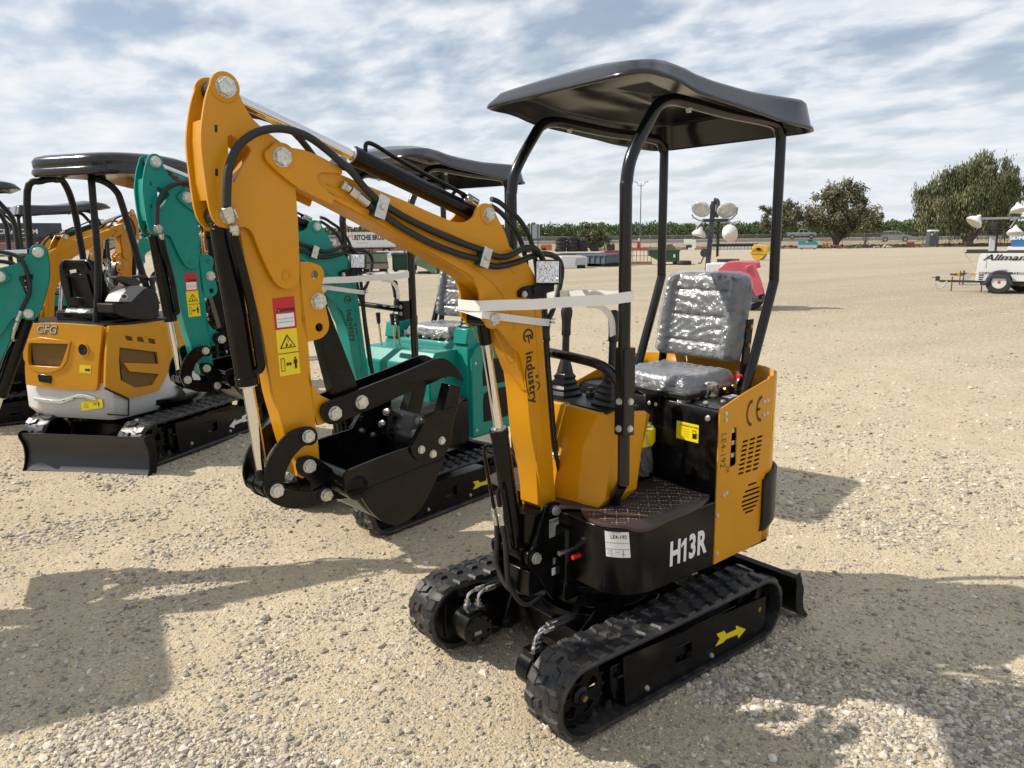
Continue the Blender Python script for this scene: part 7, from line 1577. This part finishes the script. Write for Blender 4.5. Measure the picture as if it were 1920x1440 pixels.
    b=MB(); b.grid(cn,96,20); b.grid(lambda u,v: cn(u,0).lerp(Vector((.13,-4.85,2.20)),v),96,3); b.build('canopy',M['canopy'],root,ang=50)
    for pts in ([(.86,-4.97,1.07),(.83,-4.99,1.5),(.80,-4.96,2.08),(.70,-4.93,2.16),(.60,-4.9,2.18)],[(.50,-4.53,1.07),(.44,-4.55,1.5),(.42,-4.56,2.08),(.40,-4.62,2.16),(.30,-4.75,2.19)],[(.05,-4.56,1.08),(.10,-4.60,1.35),(.20,-4.64,1.95),(.24,-4.66,2.09),(.33,-4.66,2.16),(.42,-4.66,2.17)],[(.40,-5.25,1.08),(.45,-5.2,1.9),(.52,-5.1,2.16),(.6,-5.0,2.18)]):
        b=MB(); b.tube(spline([Vector(p) for p in pts],5),.026,14); b.build('post',M['matblack'],root)
    # undercarriage
    t=bpy.data.objects.new('tmp',None); COL.objects.link(t)
    for s in(1,-1): track(t,s*.475,s,M['decalwhite'],arrow_flip=True)
    b=MB(); b.box((-.5,0,.17),(.8,.62,.10)); b.lathe((-.50,0,.2),(0,0,1),[(0,.26),(.1,.26),(.12,.3),(.15,.3)],30); b.build('undercarriage',K,t,bev=.004)
    Mt=Matrix(((.84,-.55,0,.60),(.55,.84,0,-4.42),(0,0,1,0),(0,0,0,1))); Mt[0][0:3]; sc=Matrix.Diagonal((1.25,1.22,1.22,1)); Mt=Mt@sc
    def rec(o,top):
        for c_ in list(o.children):
            c_.data.transform(Mt)
            if top: c_.parent=root
            rec(c_,False)
    rec(t,True); bpy.data.objects.remove(t)
    a=Vector((1.08,-4.53,0)); e=Vector((.375,-3.755,0)); d=(e-a).normalized(); nb_=Vector((d.y,-d.x,0)); nb_=nb_ if nb_.dot(Vector((1,1,0)))>0 else -nb_; Lb=(e-a).length
    prof=[(.0,.285),(.03,.290),(.022,.26),(-.012,.19),(-.018,.12),(.0,.05),(.03,.005),(.01,.0),(-.03,.05),(-.05,.12),(-.045,.2),(-.02,.27)]
    b=MB(); b.prism(smooth_outline(prof,40,2),lambda p,q,h: a+d*h+nb_*p+Vector((0,0,q)),.01,Lb-.01); bl=b.build('dozer_blade',mat('blade_grey',(.022,.024,.028),.4,coat=.1,bump=.1,bscale=40),root)
    for h0 in(0,Lb-.01):
        b=MB(); b.prism(smooth_outline([(.035,.30),(.045,.27),(.012,.19),(.006,.12),(.02,.05),(.045,0),(-.05,.0),(-.08,.1),(-.07,.25),(-.02,.30)],50,2),lambda p,q,h: a+d*h+nb_*p+Vector((0,0,q)),h0,h0+.012); b.build('end_plate',K,bl,bev=.002)
    m_=(a+e)/2; b=MB()
    for s in(.2,-.2): b.hexa([m_+d*(s+w)+nb_*q+Vector((0,0,z)) for z in(.10,.16) for q,w in((-.04,-.03),(-.04,.03),(-.75,.03),(-.75,-.03))])
    b.build('blade_arm',K,bl,bev=.003)
    rebase(root,(.20,-4.85,0))
    return root
cfg()
def strap(label,loc,yaw,sw,db=0):
    s_,c_=math.sin(R(sw)),math.cos(R(sw))
    def Tb(u,n,z): u,z=rot2((u,z),FOOT,R(db)); return Vector((u*c_-n*s_,u*s_+n*c_,z))
    P1=lambda a,b_,n: (lambda q: Tb(q[0],n,q[1]))(F5.P(a,b_,n))
    pz=up(1180,557,1,.334).z
    A=P1(903,573,.0615); Bf=P1(877,571,-.0615) if False else Tb(F5.P(903,573,.0615)[0],-.0615,F5.P(903,573,.0615)[1]); post=[Vector((-.292,.335,pz)),Vector((-.312,.336,pz)),Vector((-.333,.328,pz)),Vector((-.337,.31,pz)),Vector((-.33,.295,pz))]
    back=P1(1020,562,-.055); b=MB()
    def dn(P_):
        out=[]
        for a_,e_ in zip(P_,P_[1:]):
            k=max(1,int((e_-a_).length/.03)); 
            for i in range(k): t=i/k; q_=a_.lerp(e_,t); sg=math.sin(PI*t)*(e_-a_).length; out.append(q_+Vector((.0016*math.sin(q_.x*61+q_.y*40)*(sg>.05),.0016*math.sin(q_.x*47)*(sg>.05),-.012*sg+.0014*math.sin(q_.x*33))))
        return out+[P_[-1]]
    b.strip(dn([post[4].lerp(post[3],.0),post[3],post[2],post[1],post[0],A.lerp(post[0],.5)+Vector((0,0,-.004)),A,A+ (Bf-A)*.04+Vector((.004,0,0)),Bf+(A-Bf)*.04+Vector((.004,0,0)),Bf,Bf.lerp(back,.5)+Vector((0,-.01,.01)),back+Vector((-.01,-.01,.01)),(back+post[4])*.5+Vector((0,0,.012)),post[4]]),(.04,.02,1),.036,.0012)
    A2=P1(906,590,.0625); A3=P1(1016,604,.0620); q=P1(1030,605,.02)
    b.strip([Bf+Vector((0,0,-.012)),A2+Vector((.006,0,0)),A2,P1(960,597,.0620),A3,q,P1(1028,600,-.05)],(0,0,1),.026,.0012)
    f=lambda a,b_,y: up(a,b_,1,y)
    b.strip(spline([f(1100,572,.26),f(1120,573,.262),f(1137,583,.265),f(1147,602,.268),f(1149,630,.268)],6),[Vector((.0,.25,1)) if i<10 else Vector((-.7,.5,.35)) for i in range(25)],.022,.0012)
    b.strip(spline([f(1050,552,.02),f(1085,550,.06),f(1120,551,.12),f(1150,556,.2),post[4]],5),(.15,.15,1),.030,.0012)
    o=b.build('strap',M['white'],None,ang=30); o.location=loc; o.rotation_euler=(0,0,yaw); return tag(o,label,'strap',None)
G_='mini excavators standing in the yard'
main=excavator('mini_excavator','orange mini excavator marked H13R with quilted floor mat, nearest the camera','orange',group=G_)
strap('white strap tying the nearest orange boom to its canopy post',(0,0,0),0,5)
excavator('mini_excavator','teal mini excavator standing directly behind the nearest orange one, mesh vents in its side','teal',(-.303,-2.034,0),R(11.893),sw=-3.08,variant='B',group=G_)
strap('white strap tying the teal boom to its post behind the orange arm',(-.303,-2.034,0),R(11.893),-3.08)
excavator('mini_excavator','teal mini excavator cut off by the left edge, only its bent arm showing','teal',(2.375,-2.66,0),R(169),sw=0,db=-17.56,da=.37,variant='B',group=G_)
excavator('mini_excavator','orange mini excavator at the far left behind the CFG machine, yellow arrow on its track','orange',(.457,-6.771,0),R(181.2),sw=29.3,db=-2.2,da=1.8,group=G_)
p=dp(225,420,10); excavator('mini_excavator','teal mini excavator farther back whose flat canopy shows between the CFG canopy posts','teal',(p.x-.22,p.y-.45,0),R(180),sw=4,variant='B',group=G_)
p=dp(46,401,12); excavator('mini_excavator','farthest mini excavator at the left edge, only its low canopy and post in view','orange',(p.x-.22,p.y-.45,0),R(180),sw=0,group=G_)
p=dp(392,500,8); excavator('mini_excavator','orange mini excavator glimpsed between the teal arm and the nearest orange arm','orange',(p.x,p.y,0),R(73),sw=2,group=G_)
